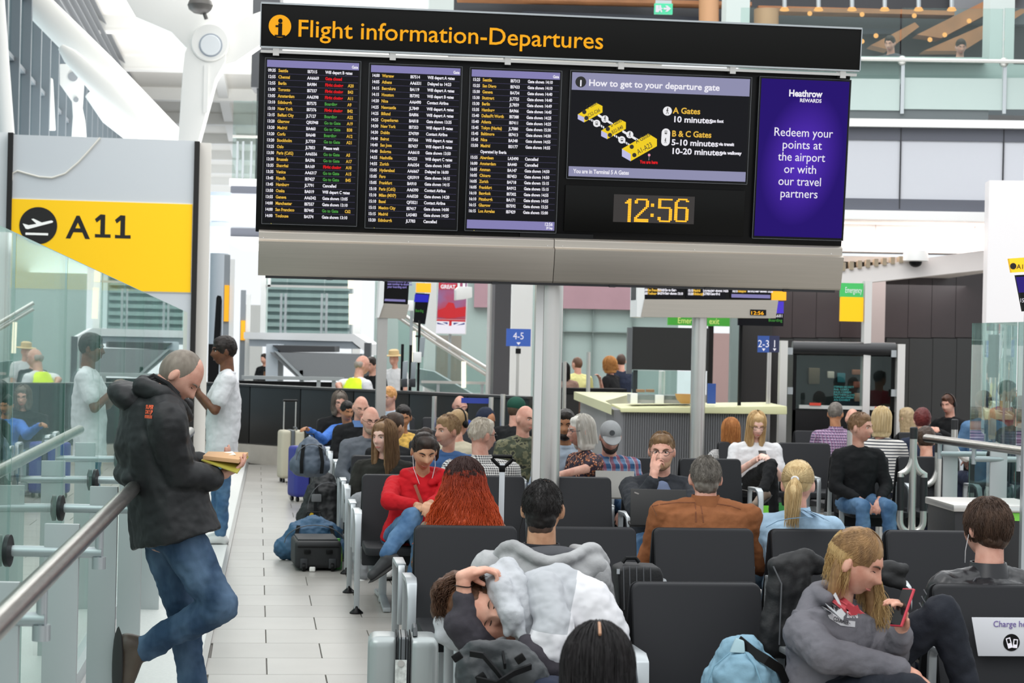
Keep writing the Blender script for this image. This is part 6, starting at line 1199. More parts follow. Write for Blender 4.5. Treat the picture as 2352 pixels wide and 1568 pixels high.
t.part('seam', mat('canvas_seam', '#6f97ab', .7), MB().tube([q(1712, 1498, 7.17), q(1735, 1530, 7.14), q(1750, 1575, 7.12)], .003, 6)); t.part('seam', mat('canvas_seam', ''), MB().tube([q(1676, 1500, 7.18), q(1640, 1530, 7.16), q(1622, 1575, 7.16)], .003, 6))
c = P(1452, 1360, 8.05); t = Thing('laptop_bag', 'black padded laptop bag standing on the seat beside the empty chairs', 'bag', V((c.x, 8.05, .45))); pz = Plane(P(1452, 1330, 8.0), .1)
t.part('body', BKP, pz.poly(MB(), [(1404, 1296), (1425, 1288), (1500, 1292), (1508, 1310), (1508, 1470), (1420, 1470)], -.14, .03), bev=.015, seg=3); t.part('handle', BLKM, MB().tube([pz.at(1430, 1292, -.02), pz.at(1438, 1281, -.02), pz.at(1460, 1281, -.02), pz.at(1468, 1291, -.02)], .008, 8))
for x in (1432, 1446, 1462, 1478, 1494): t.part('rib_zip', mat('zip_grey', ''), MB().tube([pz.at(x, 1300, .03), pz.at(x+2, 1400, .035)], .0025, 6))
t.part('pull_tab', ALU, MB().box(pz.at(1420, 1312, .04), (.012, .004, .02)))
c = P(1820, 1380, 7.75); t = Thing('garment_bag', 'black coat bag draped over the backrest behind the girl in grey', 'bag', V((c.x, 7.75, .45))); pz = Plane(P(1820, 1380, 7.66), .1); dr = Blob(t.b)
for a, b_, r0, r1 in (((1790, 1300), (1772, 1480), .035, .05), ((1810, 1290), (1800, 1480), .04, .05), ((1840, 1285), (1830, 1480), .04, .05), ((1800, 1288), (1850, 1275), .03, .028), ((1850, 1275), (1900, 1296), .022, .02), ((2035, 1298), (2075, 1306), .026, .026), ((2030, 1325), (2070, 1340), .03, .026)): dr.cap(pz.at(*a, .04), pz.at(*b_, .04), r0, r1)
dr.cap(pz.at(1780, 1298, .05), pz.at(2060, 1305, -.02), .028, .03); dr.fuse('body', BKP, t.e, .01, 4, [(.09, .03), (.03, .01)]); t.part('piping', mat('zip_grey', ''), MB().tube([pz.at(1776, 1300, .09), pz.at(1795, 1340, .1), pz.at(1790, 1480, .1)], .003, 6))
# ------------------------------------------------------------------ travellers
def cloth(name, c, rough=.85, **k): return mat('cloth_'+name, c, rough, 0, .25, bump=k.pop('bump', .12), bscale=k.pop('bscale', 160), var=k.pop('var', .06), vscale=10, **k)
DEN = mat('denim_blue', '#405f82', .85, 0, .15, var=.28, vscale=7, bump=.12, bscale=260, hex2='#5f7f9f'); DEND = mat('denim_dark', '#30445c', .85, 0, .15, var=.4, vscale=6, bump=.12, bscale=260, hex2='#5a7089', stretch=(1, 1, .5)); DENL = mat('denim_light', '#9db9cf', .8, 0, .2, var=.12, vscale=9, bump=.1, bscale=260)
BLKC = cloth('black', '#17181a'); NAVY = cloth('navy', '#232a3c'); GREYH = cloth('grey_marl', '#a9aaab', var=.12); DGREY = cloth('slate', '#55585e'); WHITEC = cloth('white', '#dedee0', var=.02); SHOEB = mat('shoe_dark', '#2a2b2d', .6); SHOEW = mat('shoe_white', '#d9d8d6', .6); LEGG = cloth('leggings', '#1c2029', .7)
GING = checkmat('gingham', '#e8e6e2', '#35343a', 62, kind='check'); PLD = checkmat('plaid_blue', '#2f557f', '#6f8fb4', 13, kind='plaid', h3='#a5443f'); PUR = checkmat('plaid_purple', '#4a3a5e', '#a58aa6', 34, kind='plaid', h3='#77486a'); HND = checkmat('houndstooth', '#d8d6d4', '#2b2b2d', 70, kind='check'); STR = checkmat('striped_tee', '#d6d3ce', '#3c4048', 36, kind='stripe'); FLO = checkmat('floral', '#2d2230', '#a8643f', 42, kind='flower', h3='#e8d9cc'); CAM = checkmat('camouflage', '#3f4534', '#6b6a50', 16, kind='camo', h3='#23261f')
def cap_hat(m, badge=None):
    def f(root, O, hm, RH, k):
        b = Blob(O); b.ball(hm((0, -.012, .045)), (.088*k, .108*k, .088*k), 18, 12, RH); b.fuse('cap_crown', m, root, .008, 3)
        mb = MB(O); pts = []
        for i in range(13): a = PI*i/12; pts.append(hm((.075*math.cos(a), .08+.10*math.sin(a), .045-.022*math.sin(a))))
        mb.prism(pts, RH @ V((0, 0, .008))); mb.build('cap_peak', m, root, .003)
        if badge: c = MB(O); c.lathe(hm((0, .082, .085)), [(.022*k, 0), (.022*k, .003)], 20, R=RH @ rotx(-70)); c.build('cap_badge', badge, root)
    return f
# --- man reading, leaning on the rail
D = 9.2; PARKA = mat('parka_black', '#1a1b1d', .55, 0, .4, bump=.05, bscale=140)
fw = V((.88, .47, 0)); SK = skinmat('tan')
r, J, N, Pv, hm, RH, O = person('man with shaved grey hair in a black hooded parka reading against the handrail', (415, 862, D), face=-60, hyaw=-34, hpitch=46, hroll=0, skin='pink', hair='buzz', hcol=('#6e645a', '#8d8478'), topm=None, vox=.0055, stand=True, neckfwd=.03,
    pelvis=P(395, 1225, D+.02), elbR=P(408, 1088, D-.16), wrR=P(500, 1092, D-.02), elbL=P(430, 1075, D+.38), wrL=P(468, 1062, D+.26), handR=dict(d=V((.8, .3, .25)), pn=V((-.1, .2, 1)), curl=26), handL=dict(d=V((.85, -.3, .15)), pn=V((0, .1, 1)), curl=30),
    kneeR=P(508, 1392, D-.10), ankR=P(322, 1492, D+.02), kneeL=P(420, 1405, D+.15), ankL=P(452, 1625, D+.15), trouser=DEND, shoes=mat('boot_brown', '#4a3f35', .45, var=.15, vscale=12), shoek=1.3, toeR=V((-.02, .05, -1)), toeL=V((.75, .6, -.05)), legs=True, width=1.1, trw=1.28)
jk = Blob(O); shR, shL = J['shR'], J['shL']; q = lambda x, y, d=0.: P(x, y, D+d)
jk.loft([q(405, 1238), q(388, 1170), q(375, 1100), q(345, 1010), q(352, 930), q(362, 892)], [.235, .225, .215, .22, .21, .12], [.20, .185, .17, .165, .14, .10], V((.47, -.88, 0)))
jk.chain([J['shR'], J['elR'], q(482, 1098, -.06)], [.098, .08, .06]); jk.chain([J['shL'], J['elL'], J['wrL']-V((.03, 0, 0))], [.092, .075, .055]); jk.cap(q(355, 915, .0), J['shR'], .09, .098); jk.cap(q(355, 915), J['shL'], .09, .092)
jk.chain([q(300, 1060, .1), q(282, 1085, .02), q(300, 1100, -.12)], [.05, .05, .04])
jk.fuse('parka', PARKA, r, .008, 5, [(.16, .034), (.07, .014), (.025, .003)], sm2=1)
hd_ = Blob(O); hd_.ball(q(303, 915, .0), (.125, .15, .070), 16, 12, Matrix.Rotation(.45, 3, 'Y')); hd_.chain([q(330, 888, -.12), q(375, 905, -.16), q(420, 935, -.08), q(432, 960, .02)], [.05, .04, .032, .028]); hd_.chain([q(330, 885, .1), q(380, 890, .14), q(430, 930, .12)], [.05, .04, .03])
hd_.fuse('hood', PARKA, r, .008, 5, [(.09, .018), (.03, .004)], sm2=1)
kc = MB(O)
for i in range(5): kc.tube([q(334+i*3, 872+i*4, -.09+.0*i), q(352+i*4, 862+i*6, -.05), q(385+i*5, 880+i*7, -.075), q(410+i*3, 905+i*8, -.06)], .011, 8)
kc.build('knitted_collar', mat('knit_black', '#1d1e20', .9), r)
LO = mat('logo_orange', '#e8613a', .6); tb = Plane(q(308, 950, -.19), math.radians(20)); 
bk = bpy.context.evaluated_depsgraph_get()
def onpatch(body, x, y, size, w):
    o = text(body, size, LO, r, (0, 0, 0), tb.R, 'lettering', 'CENTER', .0008, .001, None, .8); bw = max(c[0] for c in o.bound_box)-min(c[0] for c in o.bound_box); o.data.transform(Matrix.Diagonal((w/bw, 1, 1, 1))); o.matrix_local = Matrix.Translation(tb.at(x, y, .022)-O) @ tb.R.to_4x4()
pk0 = [o for o in r.children if o.name.startswith('parka')][0]; lo_ = P(308, 950, D-.6); lR = Matrix((V((.98, 0, .03)), V((-.03, 0, 1)), V((0, -1, 0)))).transposed(); kp = D/F
patch_later = [('SUPER', 309, 948, .034, .054), ('DRY.JP', 309, 957, .026, .054)]
for tx, yy, sz_, ww in (('SUPER', 945.5, .024, .05), ('DRY.JP', 956, .023, .05)): decal(r, O, pk0, lo_, lR, lambda: textmesh(tx, sz_, ww, 'CENTER', .001, (0, (950-yy)*kp)), LO, 'lettering', .004)
decal(r, O, pk0, lo_, lR, lambda: polymesh([[((-12.5+i*3.7+a)*kp, (950-y)*kp) for a, y in ((0, 959), (2.6, 959), (2.6, 966), (0, 966))] for i in range(7)]), LO, 'logo_mark', .004); cu = MB(O); cu.tube([q(484, 1118, -.10), q(498, 1110, -.10), q(505, 1100, -.075)], .006, 8); cu.build('cuff_tab', LO, r); pk_ = MB(O); pk_.tube([q(368, 1202, -.21), q(388, 1190, -.2)], .004, 6); pk_.build('pocket_zip', mat('zip_brown', '#7a4a2c', .5), r)
ps_ = MB(O); ps_.tube([q(352, 1252, -.1), q(400, 1280, -.14), q(425, 1262, -.15)], .002, 6); ps_.build('pocket_stitching', mat('stitch', '#a9a08a', .8), r)
t = Thing('book', 'open paperback with olive cover held by the man in the parka', 'book', q(515, 1065, .05)); bd = V((.97, .2, 0)); 
def page(pts, th, m, nm): mb = MB(); mb.prism([q(*p) for p in pts], V((0, 0, th))); t.part(nm, m, mb, bev=.001)
page([(462, 1058, -.08), (545, 1088, -.06), (571, 1050, .12), (480, 1048, .16)], .006, mat('book_cover', '#a39a3c', .5), 'cover'); page([(466, 1055, -.07), (548, 1064, -.04), (570, 1047, .12), (478, 1045, .15)], .018, mat('page_block', '#cfa376', .7), 'page_block'); page([(476, 1050, .0), (542, 1045, .02), (534, 1038, .12), (482, 1042, .13)], .004, mat('page_white', '#f0ead8', .7), 'page')
# --- man in white T-shirt
D = 17.2; s_ = F/D
person('dark haired man in plain white T-shirt and jeans standing by the walkway, arms raised', (514, 806, D), face=100, hyaw=8, hpitch=4, skin='brown', hair='short', hcol=('#15110f', '#2a211c'), topm=WHITEC, sleeve='short', trouser=DEN, shoes=SHOEW, vox=.0075, stand=True, k=1.02,
       elbL=P(494, 943, D-.26), wrL=P(457, 902, D-.2), elbR=P(480, 935, D+.2), wrR=P(452, 905, D+.05), handL=dict(d=V((-.4, .1, .8)), pn=V((-.5, .5, -.3)), curl=45), pelvis=P(509, 1026, D), ankL=V((P(512, 1200, D).x, D-.1, .09)), ankR=V((P(500, 1200, D).x, D+.12, .09)), kneeL=P(512, 1120, D-.1), kneeR=P(500, 1120, D+.1), lean=2, hairkw=dict(puff=1.06), belly=.02, infl=.022)
# --- near pair facing away
r, J, N, Pv, hm, RH, O = person('man with dark cropped hair and light grey hoodie seated with his back turned', (1247, 1168, 8.02), face=-6, hyaw=-3, hpitch=3, skin='olive', hair=None, topm=GREYH, hood=False, trouser=NAVY, vox=.006, facedet=False, collar=mat('collar_navy', '#16181f', .8), width=1.14, infl=.03, toplabel='light grey marl hoodie with hood down')
def crop_hair(root, O, hm, RH, k, m, n=1500, top_=(.0805, .099, .096), seed=3, L=(.012, .026), r=.0011, hm2=None):
    b = Blob(O); b.ball(hm((0, -.016, .020)), tuple(q*k for q in top_), 20, 16, RH); b.ball(hm((0, -.05, -.035)), (top_[0]*.80, top_[1]*.5, .058), 16, 12, RH); b.fuse('hair', m, root, .006, 2, [(.02, .009), (.007, .004)])
    rnd = random.Random(seed); ps = []
    for _ in range(n):
        a = rnd.uniform(0, 1.9); ph = rnd.uniform(-PI, PI)
        if a > 1.0 and abs(ph) < 1.0: continue
        l = rnd.uniform(*L)*(1.5 if a < .9 else .8); p = []
        for j in range(3): p.append(hm(V((0, -.016, .02)) + ellp(min(a+j*l/2/.09*(1 if a > .5 else .5), 2.3), ph+rnd.uniform(-.08, .08), V(top_)*(1.0+.035*j*rnd.random()+.02))))
        ps.append(p)
    strand_mesh(ps, r, 3, .5, O).build('hair_strands', m, root, ang=180)['kind'] = 'stuff'
crop_hair(r, O, hm, RH, 1, hairmat('black_crop', '#0f0d0c', '#262221'), n=1500)
nk = Blob(O); nk.ball(hm((0, -.05, -.07)), (.052, .036, .045), 14, 10, RH); nk.fuse('hairline_fade', hairmat('fade', '#3a2c25', '#574238'), r, .006, 2)
hq = lambda x, y, d: P(x, y, 8.0+d); hd2 = Blob(O); hd2.chain([hq(1135, 1285, .0), hq(1158, 1258, -.05), hq(1182, 1252, -.09), hq(1225, 1278, -.15), hq(1268, 1292, -.17), hq(1312, 1280, -.15), hq(1350, 1258, -.09), hq(1368, 1262, -.05), hq(1385, 1290, .0)], [.03, .028, .026, .026, .026, .026, .026, .028, .03]); hd2.ball(hq(1268, 1325, -.12), (.17, .055, .075)); hd2.ball(hq(1190, 1300, -.07), (.09, .065, .06)); hd2.ball(hq(1345, 1300, -.07), (.09, .065, .06)); hd2.cap(hq(1170, 1275, .02), hq(1215, 1262, .08), .04, .03); hd2.cap(hq(1365, 1280, .02), hq(1320, 1262, .08), .04, .03); hd2.fuse('hood', GREYH, r, .007, 16, [(.07, .012), (.025, .004)], sm2=1)
ln_ = Blob(O); ln_.ball(hq(1268, 1272, -.075), (.125, .06, .035)); ln_.fuse('hood_lining', cloth('lining_slate', '#55565a'), r, .008, 3)
ew = MB(O); ew.tube([hm((-.078, .01, -.02)), hm((-.092, -.01, -.09)), hm((-.088, -.02, -.15)), hm((-.08, .02, -.19))], .0018, 6); ew.build('earphone_wire', BLK, r)
r, J, N, Pv, hm, RH, O = person('broad man in a rust brown shirt with short grey hair, back turned', (1620, 1098, 10.42), face=0, hyaw=2, hpitch=6, skin='pink', hair=None, topm=mat('rust_corduroy', '#875535', .85, 0, .2, var=.1, vscale=14, bump=.1, bscale=200), trouser=NAVY, vox=.0065, facedet=False, neckup=.05, width=1.26, infl=.03, collar=mat('rust_corduroy', ''))
crop_hair(r, O, hm, RH, 1, hairmat('pepper', '#4f4a44', '#8b857c'), n=1700, seed=5)
def yoke(r, O, N, D, pts, m, pleat=None):
    tg = [o for o in r.children if o.name.startswith('top')][0]; og = P(pts[len(pts)//2][0], pts[len(pts)//2][1], D-.6); Rr = Matrix((V((1, 0, 0)), V((0, 0, 1)), V((0, -1, 0)))).transposed(); kp = D/F; cx, cy = pts[len(pts)//2]
    f = lambda x, y: ((x-cx)*kp, (cy-y)*kp); polys = [[f(x0, y0), f(x1, y1), f(x1, y1+2), f(x0, y0+2)] for (x0, y0), (x1, y1) in zip(pts[:-1], pts[1:])]
    for q_ in (pleat or []): polys.append([f(*z) for z in q_])
    decal(r, O, tg, og, Rr, lambda: polymesh(polys), m, 'yoke_seam', .002)
yoke(r, O, N, 10.42, [(1515, 1184), (1540, 1177), (1580, 1172), (1620, 1171), (1660, 1172), (1700, 1177), (1722, 1184)], mat('rust_seam', '#6d3f25', .9), [[(1617, 1173), (1619, 1173), (1620, 1214), (1616, 1214)], [(1629, 1173), (1631, 1173), (1636, 1214), (1633, 1214)]])
r, J, N, Pv, hm, RH, O = person('blonde woman with low ponytail in pale denim shirt, back turned', (1833, 1112, 10.4), face=-8, hyaw=-8, hpitch=2, skin='pink', hair='pony', hcol=('#a98a5a', '#dcc596'), topm=DENL, trouser=DEN, vox=.0065, facedet=False, male=False, neckup=.02, width=.98, infl=.02, collar=DENL, hairkw=dict(n=800, length=.24, wave=.008, r=.0016))
tm = MB(O); tm.tube([hm((.016*math.cos(2*PI*i/12), -.122, .03+.012*math.sin(2*PI*i/12))) for i in range(12)], .006, 8, closed=True); tm.build('hair_tie', WHITEC, r)
yoke(r, O, N, 10.4, [(1765, 1210), (1790, 1196), (1815, 1190), (1850, 1186), (1885, 1190), (1905, 1196), (1925, 1208)], mat('denim_seam', '#6f8ba3', .9))
person('woman with big wavy copper red hair, back turned', (1066, 1118, 10.42), face=5, hyaw=0, hpitch=10, skin='fair', hair='wild' if False else 'long', hcol=('#6e2210', '#b44a1e'), topm=cloth('olive_print', '#6d6658', var=.3), sleeve='short', trouser=DEN, vox=.008, facedet=False, male=False, width=.95,
       hairkw=dict(n=2300, length=.34, wave=.026, spread=2.15, puff=1.06, r=.0026, seed=4, grad=hairgrad('copper', [(.15, '#c9551f'), (.6, '#b34318'), (.95, '#8a2c10'), (1.3, '#2e120b')], .72, 1.2)), seatz=.5)
# --- leather jacket
r, J, N, Pv, hm, RH, O = person('person with tousled brown hair in black quilted leather jacket by the bin', (2264, 1212, 8.1), face=12, hyaw=18, hpitch=4, skin='pink', hair=None, topm=mat('leather_black', '#15161a', .32, 0, .6, bump=.04, bscale=90), trouser=NAVY, vox=.0065, facedet=False, width=1.05, infl=.03, collar=mat('leather_collar', '#1b1c20', .35))
crop_hair(r, O, hm, RH, 1, hairmat('tousled', '#2e211a', '#5a4436'), n=2000, top_=(.088, .106, .106), seed=8, L=(.04, .08), r=.0019)
ql = MB(O)
for i in range(5):
    c = J['shL'].lerp(J['elL'], .1+.11*i); d = (J['elL']-J['shL']).normalized(); a1 = V((0, -1, 0)); a2 = V((-1, 0, 0)); ql.tube([c + a1*(.088*math.cos(a)) + a2*(.088*math.sin(a)) + d*(.02*math.sin(3*a)) for a in [-.9+.3*j for j in range(9)]], .004, 6)
ql.build('quilting', mat('leather_stitch', '#2c2d33', .3), r); sm_ = MB(O); sm_.tube([N+V((-.07, -.09, -.02)), N+V((-.13, -.115, -.09)), N+V((-.17, -.10, -.2))], .004, 6); sm_.build('seam', mat('leather_stitch', ''), r)
ew = MB(O); ew.tube([hm((-.08, .012, -.02)), hm((-.085, .03, -.09)), hm((-.07, .05, -.14))], .0016, 6); ew.build('earphone_wire', WHITEC, r)
# --- girl with the red phone
D = 7.35; HOOD = cloth('grey_hoodie', '#6b6a70', var=.08)
r, J, N, Pv, hm, RH, O = person('girl with long blonde hair in grey printed hoodie looking at a red phone', (1966, 1290, D), face=222, hyaw=24, hpitch=24, skin='fair', hair=None, hcol=('#5d4632', '#b59263'), topm=HOOD, hood=False, trouser=LEGG, vox=.0048, male=False, infl=.03, pelvis=P(1905, 1600, D+.0), width=1.08,
    elbR=P(1892, 1500, D-.24), wrR=P(2082, 1542, D-.26), elbL=P(2040, 1520, D-.05), wrL=P(2070, 1452, D-.22), kneeL=P(2165, 1400, D-.12), ankL=P(2238, 1640, D-.05), kneeR=P(2090, 1585, D-.42), ankR=P(2105, 1750, D-.4), handL=dict(d=V((-.05, -.25, .95)), pn=V((-.75, -.35, .1)), curls=(38, 42, 46, 40), side=1), handR=dict(d=V((.85, -.1, -.5)), pn=V((-.3, .2, -.9)), curl=15), brow=hairmat('brown_brow', '#4a3628', '#4a3628'), shdrop=.02)
hb = Blob(O)
for a in range(-80, 100, 20):
    q1, q2 = math.radians(a), math.radians(a+20); R_ = rotz(222); g_ = lambda q: N + R_ @ V((math.sin(q)*.115, -math.cos(q)*.085+.02, .03+.02*math.cos(q)))
    hb.cap(g_(q1), g_(q2), .031, .031)
hb.cap(N + rotz(222) @ V((0, -.09, .02)), N + rotz(222) @ V((0, -.12, -.10)), .05, .06); hb.cap(N + rotz(222) @ V((.09, -.05, .02)), J['shR'], .045, .05); hb.fuse('hood', HOOD, r, .007, 12, [(.06, .014)], sm2=1)
hg = hairmat('dark_blonde', '#6b5138', '#a88458'); hl = hairmat('honey_blonde', '#a67f4a', '#dcc08a')
b = Blob(O); b.ball(hm((0, -.012, .030)), (.082, .1, .1), 20, 16, RH); z1_ = hm((.045, -.045, .0)); b.chain([z1_, z1_+V((-.015, 0, -.07)), z1_+V((-.03, 0, -.13))], [.032, .03, .022]); z0_ = hm((-.066, .035, .0)); b.chain([z0_, z0_+V((.01, 0, -.1)), z0_+V((.025, 0, -.2)), z0_+V((.03, 0, -.29))], [.022, .024, .03, .02]); b.fuse('hair', hg, r, .006, 3, [(.02, .006)])
rnd = random.Random(2); ps = []; ps2 = []
for i in range(1100):
    side = rnd.choice((-1, 1)); ph = rnd.uniform(.75, 3.1)*side; a0 = rnd.uniform(.02, .8); p = []
    for j in range(6): u = j/5; p.append(hm(V((0, -.012, .030)) + ellp(a0+(1.72-a0)*u, ph*(.55+.45*u), V((.084, .102, .102))*(1.0+.025*rnd.random()))))
    ps.append(p)
hc0 = V((0, -.012, .030)); he = V((.084, .102, .102))
for i in range(620):
    ph = rnd.uniform(-1.75, -.75); a0 = rnd.uniform(1.15, 1.5); s0 = hm(hc0 + ellp(a0, ph, he)); s1 = hm(hc0 + ellp(1.75, ph, he*1.02)); LL = rnd.uniform(.20, .31); f = rnd.uniform(0, 6); dx, dy = rnd.gauss(0, .014), rnd.gauss(0, .012); p = [s0]
    for j in range(10): u = j/9; p.append(s1 + V((.035*u+dx*u*1.5+.008*math.sin(u*11+f), -.02*u+dy*u, -LL*u+.004*math.cos(u*11+f))))
    ps2.append(p)
for i in range(700):
    ph = rnd.uniform(1.45, 3.1); a0 = rnd.uniform(1.0, 1.5); s0 = hm(hc0 + ellp(a0, ph, he)); s1 = hm(hc0 + ellp(1.72, ph, he*1.01)); LL = rnd.uniform(.07, .15); f = rnd.uniform(0, 6); dx, dy = rnd.gauss(0, .008), rnd.gauss(0, .008); p = [s0]
    ax_ = N + V((-.035, -.02, 0))
    for j in range(8): u = j/7; w_ = s1 + V((dx*u+.005*math.sin(u*9+f), dy*u, -LL*u)); w_ = w_.lerp(V((ax_.x+dx*2, ax_.y+dy*2, w_.z)), .35*u); p.append(w_)
    ps2.append(p)
strand_mesh(ps, .0013, O=O).build('hair_strands', hg, r, ang=180)['kind'] = 'stuff'; strand_mesh(ps2, .0013, O=O).build('hair_strands', hl, r, ang=180)['kind'] = 'stuff'
pr = Plane(P(1990, 1420, D-.235), math.radians(26)); RD = mat('print_red', '#a3303a', .8); GP = mat('print_white', '#c9c9cc', .8)
def dec(pts, m, nm, z=.0):
    mb = MB(O); pr.poly(mb, pts, z, z+.002); return mb.build(nm, m, r)
t = Thing('phone', 'red cased smartphone held up by the blonde girl', 'phone', P(2072, 1395, D-.28)); c = P(2073, 1395, D-.285); zx = V((.35, .25, .9)).normalized(); yx = V((.8, .3, -.4)); yx = (yx-zx*yx.dot(zx)).normalized(); xx = yx.cross(zx); Rp = Matrix((xx, yx, zx)).transposed(); t.part('case', mat('phone_red', '#c23546', .35), MB().box(c, (.07, .011, .145), Rp), bev=.005, seg=3); t.part('screen', mat('phone_glass', '#15161a', .1), MB().box(c-yx*.0058, (.062, .001, .135), Rp)); t.part('lens', BLK, MB().box(c+yx*.006+xx*.022+zx*.055, (.016, .002, .024), Rp), bev=.0008)
bd_ = MB(O); w_ = J['wrL']; dd = (w_-J['elL']).normalized(); a1 = dd.orthogonal().normalized(); a2 = dd.cross(a1); bd_.tube([w_-dd*.01+a1*.031*math.cos(2*PI*i/16)+a2*.031*math.sin(2*PI*i/16) for i in range(16)], .003, 6, closed=True); bd_.build('bracelet', mat('bracelet', '#cfc7b2', .5), r)
phone_girl = (r, O, pr)
tgt = [o for o in r.children if o.name.startswith('top')][0]; po = P(1966, 1412, D-.5); pR = Matrix((V((1, 0, 0)), V((0, 0, 1)), V((0, -1, 0)))).transposed(); KP = D/F
def px2(x, y): return ((x-1966)*KP, (1412-y)*KP)
decal(r, O, tgt, po, pR, lambda: polymesh([[px2(p[0]+3, p[1]+14) for p in ((1945, 1372), (1957, 1380), (1966, 1376), (1972, 1390), (1988, 1398), (1998, 1420), (1992, 1430), (1978, 1426), (1970, 1412), (1956, 1406), (1950, 1392), (1938, 1388))]]), mat('print_red', ''), 'print_map')
decal(r, O, tgt, po, pR, lambda: polymesh([[px2(*p) for p in q_] for q_ in (((1916, 1370), (1921, 1364), (1928, 1378), (1934, 1392), (1927, 1388)), ((1924, 1404), (1934, 1398), (1944, 1410), (1938, 1418), (1926, 1414)), ((1944, 1398), (1950, 1402), (1948, 1410)))]), mat('print_white', ''), 'print_wreath')
decal(r, O, tgt, po, pR, lambda: textmesh('EST 20', .030, .062, 'LEFT', .001, px2(1946, 1430), -.62), mat('print_white', ''), 'lettering'); decal(r, O, tgt, po, pR, lambda: textmesh('2016', .032, .05, 'LEFT', .001, px2(1990, 1452), -.12), mat('print_white', ''), 'lettering')
decal(r, O, tgt, po, pR, lambda: polymesh([[px2(*p) for p in ((1940, 1418), (1956, 1440), (1980, 1456), (2012, 1462), (2010, 1474), (1974, 1468), (1948, 1452), (1936, 1430))]]), mat('print_white', ''), 'print_ribbon')
decal(r, O, tgt, po, pR, lambda: textmesh('COURMIER', .020, .062, 'LEFT', .0006, px2(1956, 1456), -.30), mat('print_dark', '#39383d', .8), 'lettering', .005)
# --- front head at the bottom edge
r, J, N, Pv, hm, RH, O = person('person with glossy black parted hair nearest the viewer, only the head showing', (1372, 1556, 4.95), face=0, hpitch=12, skin='tan', hair='long', hcol=('#0d0c0d', '#231f20'), topm=BLKC, trouser=NAVY, vox=.009, facedet=False, male=False, hairkw=dict(n=1300, length=.16, wave=.003, r=.0016, puff=1.02, front=60), seatz=.5)
pt_ = MB(O); pt_.tube([hm((.0, -.05+.0*i-.02*i, .132-.006*i*i*.6)) for i in range(4)], .004, 6); pt_.build('parting', skinmat('olive'), r)
# --- sleeping girl bent over the armrest
D = 7.4; hc = P(1104, 1398, D-.05); f_ = V((.52, -.84, -.12)).normalized(); u_ = V((-.86, -.48, .12)); u_ = (u_-f_*u_.dot(f_)).normalized(); r_ = f_.cross(u_); RHs = Matrix((r_, f_, u_)).transposed()
O = V((P(1290, 1450, D).x, D, 0)); root = empty('person', O, 'sleeping girl in grey and white sweatshirt slumped over the armrest', 'person'); hm = lambda p: hc + RHs @ V(p); q = lambda x, y, d=0.: P(x, y, D+d)
b = Blob(O); hv, hf = head_verts(1, False); b.add([tuple(hc + RHs @ V(v)) for v in hv], hf)
for s in (-1, 1): b.ball(hm((s*.0755, -.012, -.008)), (.011, .02, .033), 10, 8, RHs)
b.cap(hm((0, -.02, -.06)), q(1190, 1400, .05), .05, .06); b.ball(q(1270, 1430, .02), (.15, .13, .14)); b.cap(q(1190, 1400, .05), q(1260, 1400, .02), .07, .11)
wr = q(1064, 1335, -.13); el = q(1075, 1445, -.14); b.cap(q(1066, 1380, -.13), wr, .031, .027); b.cap(el, q(1066, 1380, -.13), .036, .031); b.cap(q(1165, 1450, -.02), el, .045, .038)
hand(b, q(1066, 1322, -.13), V((.72, .18, .22)), V((.25, .1, -.95)), 1, curls=(38, 42, 46, 50), k=1.0, thumb=V((.5, -.3, -.6)))
b.cap(q(1290, 1500, -.16), q(1195, 1530, -.2), .04, .03); b.fuse('body', skinmat('fair'), root, .0048, 3)
LASH = mat('lash', ''); l = MB(O)
for s in (-1, 1):
    l.tube([hm((s*(.031+dx), .0875-abs(.031+dx)*.1, -.001-(dx/.014)**2*-.003)) for dx in (-.014, -.007, 0, .007, .014)], [.0008, .0018, .0022, .0018, .0008], 6)
l.build('eyelashes', LASH, root, ang=180); br = MB(O)
for s in (-1, 1): br.tube([hm((s*(.032+dx), .0905-abs(.032+dx)*.14, .026-(dx-.004)**2*18)) for dx in (-.019, -.01, 0, .01, .02)], [.0014, .003, .0032, .0026, .001], 6)
br.build('eyebrows', hairmat('brown_brow', ''  or '#4a3628', '#4a3628'), root, ang=180); lp = MB(O)
for dz, th in ((.0035, .0036), (-.0045, .0046)): lp.tube([hm((dx, .0985-abs(dx)*.12, -.066+dz*(1-(dx/.026)**2))) for dx in (-.023, -.012, 0, .012, .023)], [.001, th*.9, th, th*.9, .001], 6)
lp.build('lips', mat('lips_fair', '#c0756a', .4), root, ang=180)
BRN = hairmat('chestnut', '#3b261b', '#6b4a35'); hb = Blob(O); hb.ball(hm((0, -.022, .03)), (.084, .1, .1), 18, 14, RHs); hb.chain([q(1075, 1350, .0), q(1030, 1365, .02), q(1018, 1400, .0)], [.07, .07, .05]); hb.cap(q(1100, 1345, .02), q(1050, 1345, .05), .06, .06); hb.cap(q(1115, 1362, -.06), q(1120, 1385, -.09), .025, .02); hb.fuse('hair', BRN, root, .008, 3, [(.03, .02)])
rnd = random.Random(6); ps = []
for i in range(700):
    x0, y0 = rnd.uniform(1040, 1115), rnd.uniform(1318, 1350); f = rnd.uniform(0, 6); x1, y1 = rnd.uniform(1003, 1045), rnd.uniform(1385, 1435); p = []
    for j in range(8):
        u = j/7; bx = -28*math.sin(u*PI)*(1 if x0 < 1090 else .6); p.append(q(x0+(x1-x0)*u+bx+5*math.sin(u*9+f), y0+(y1-y0)*u-8*math.sin(u*PI)+4*math.cos(u*8+f), rnd.uniform(-.09, .02)+.01*math.sin(u*7)))
    ps.append(p)
strand_mesh(ps, .0015, O=O).build('hair_strands', BRN, root, ang=180)['kind'] = 'stuff'
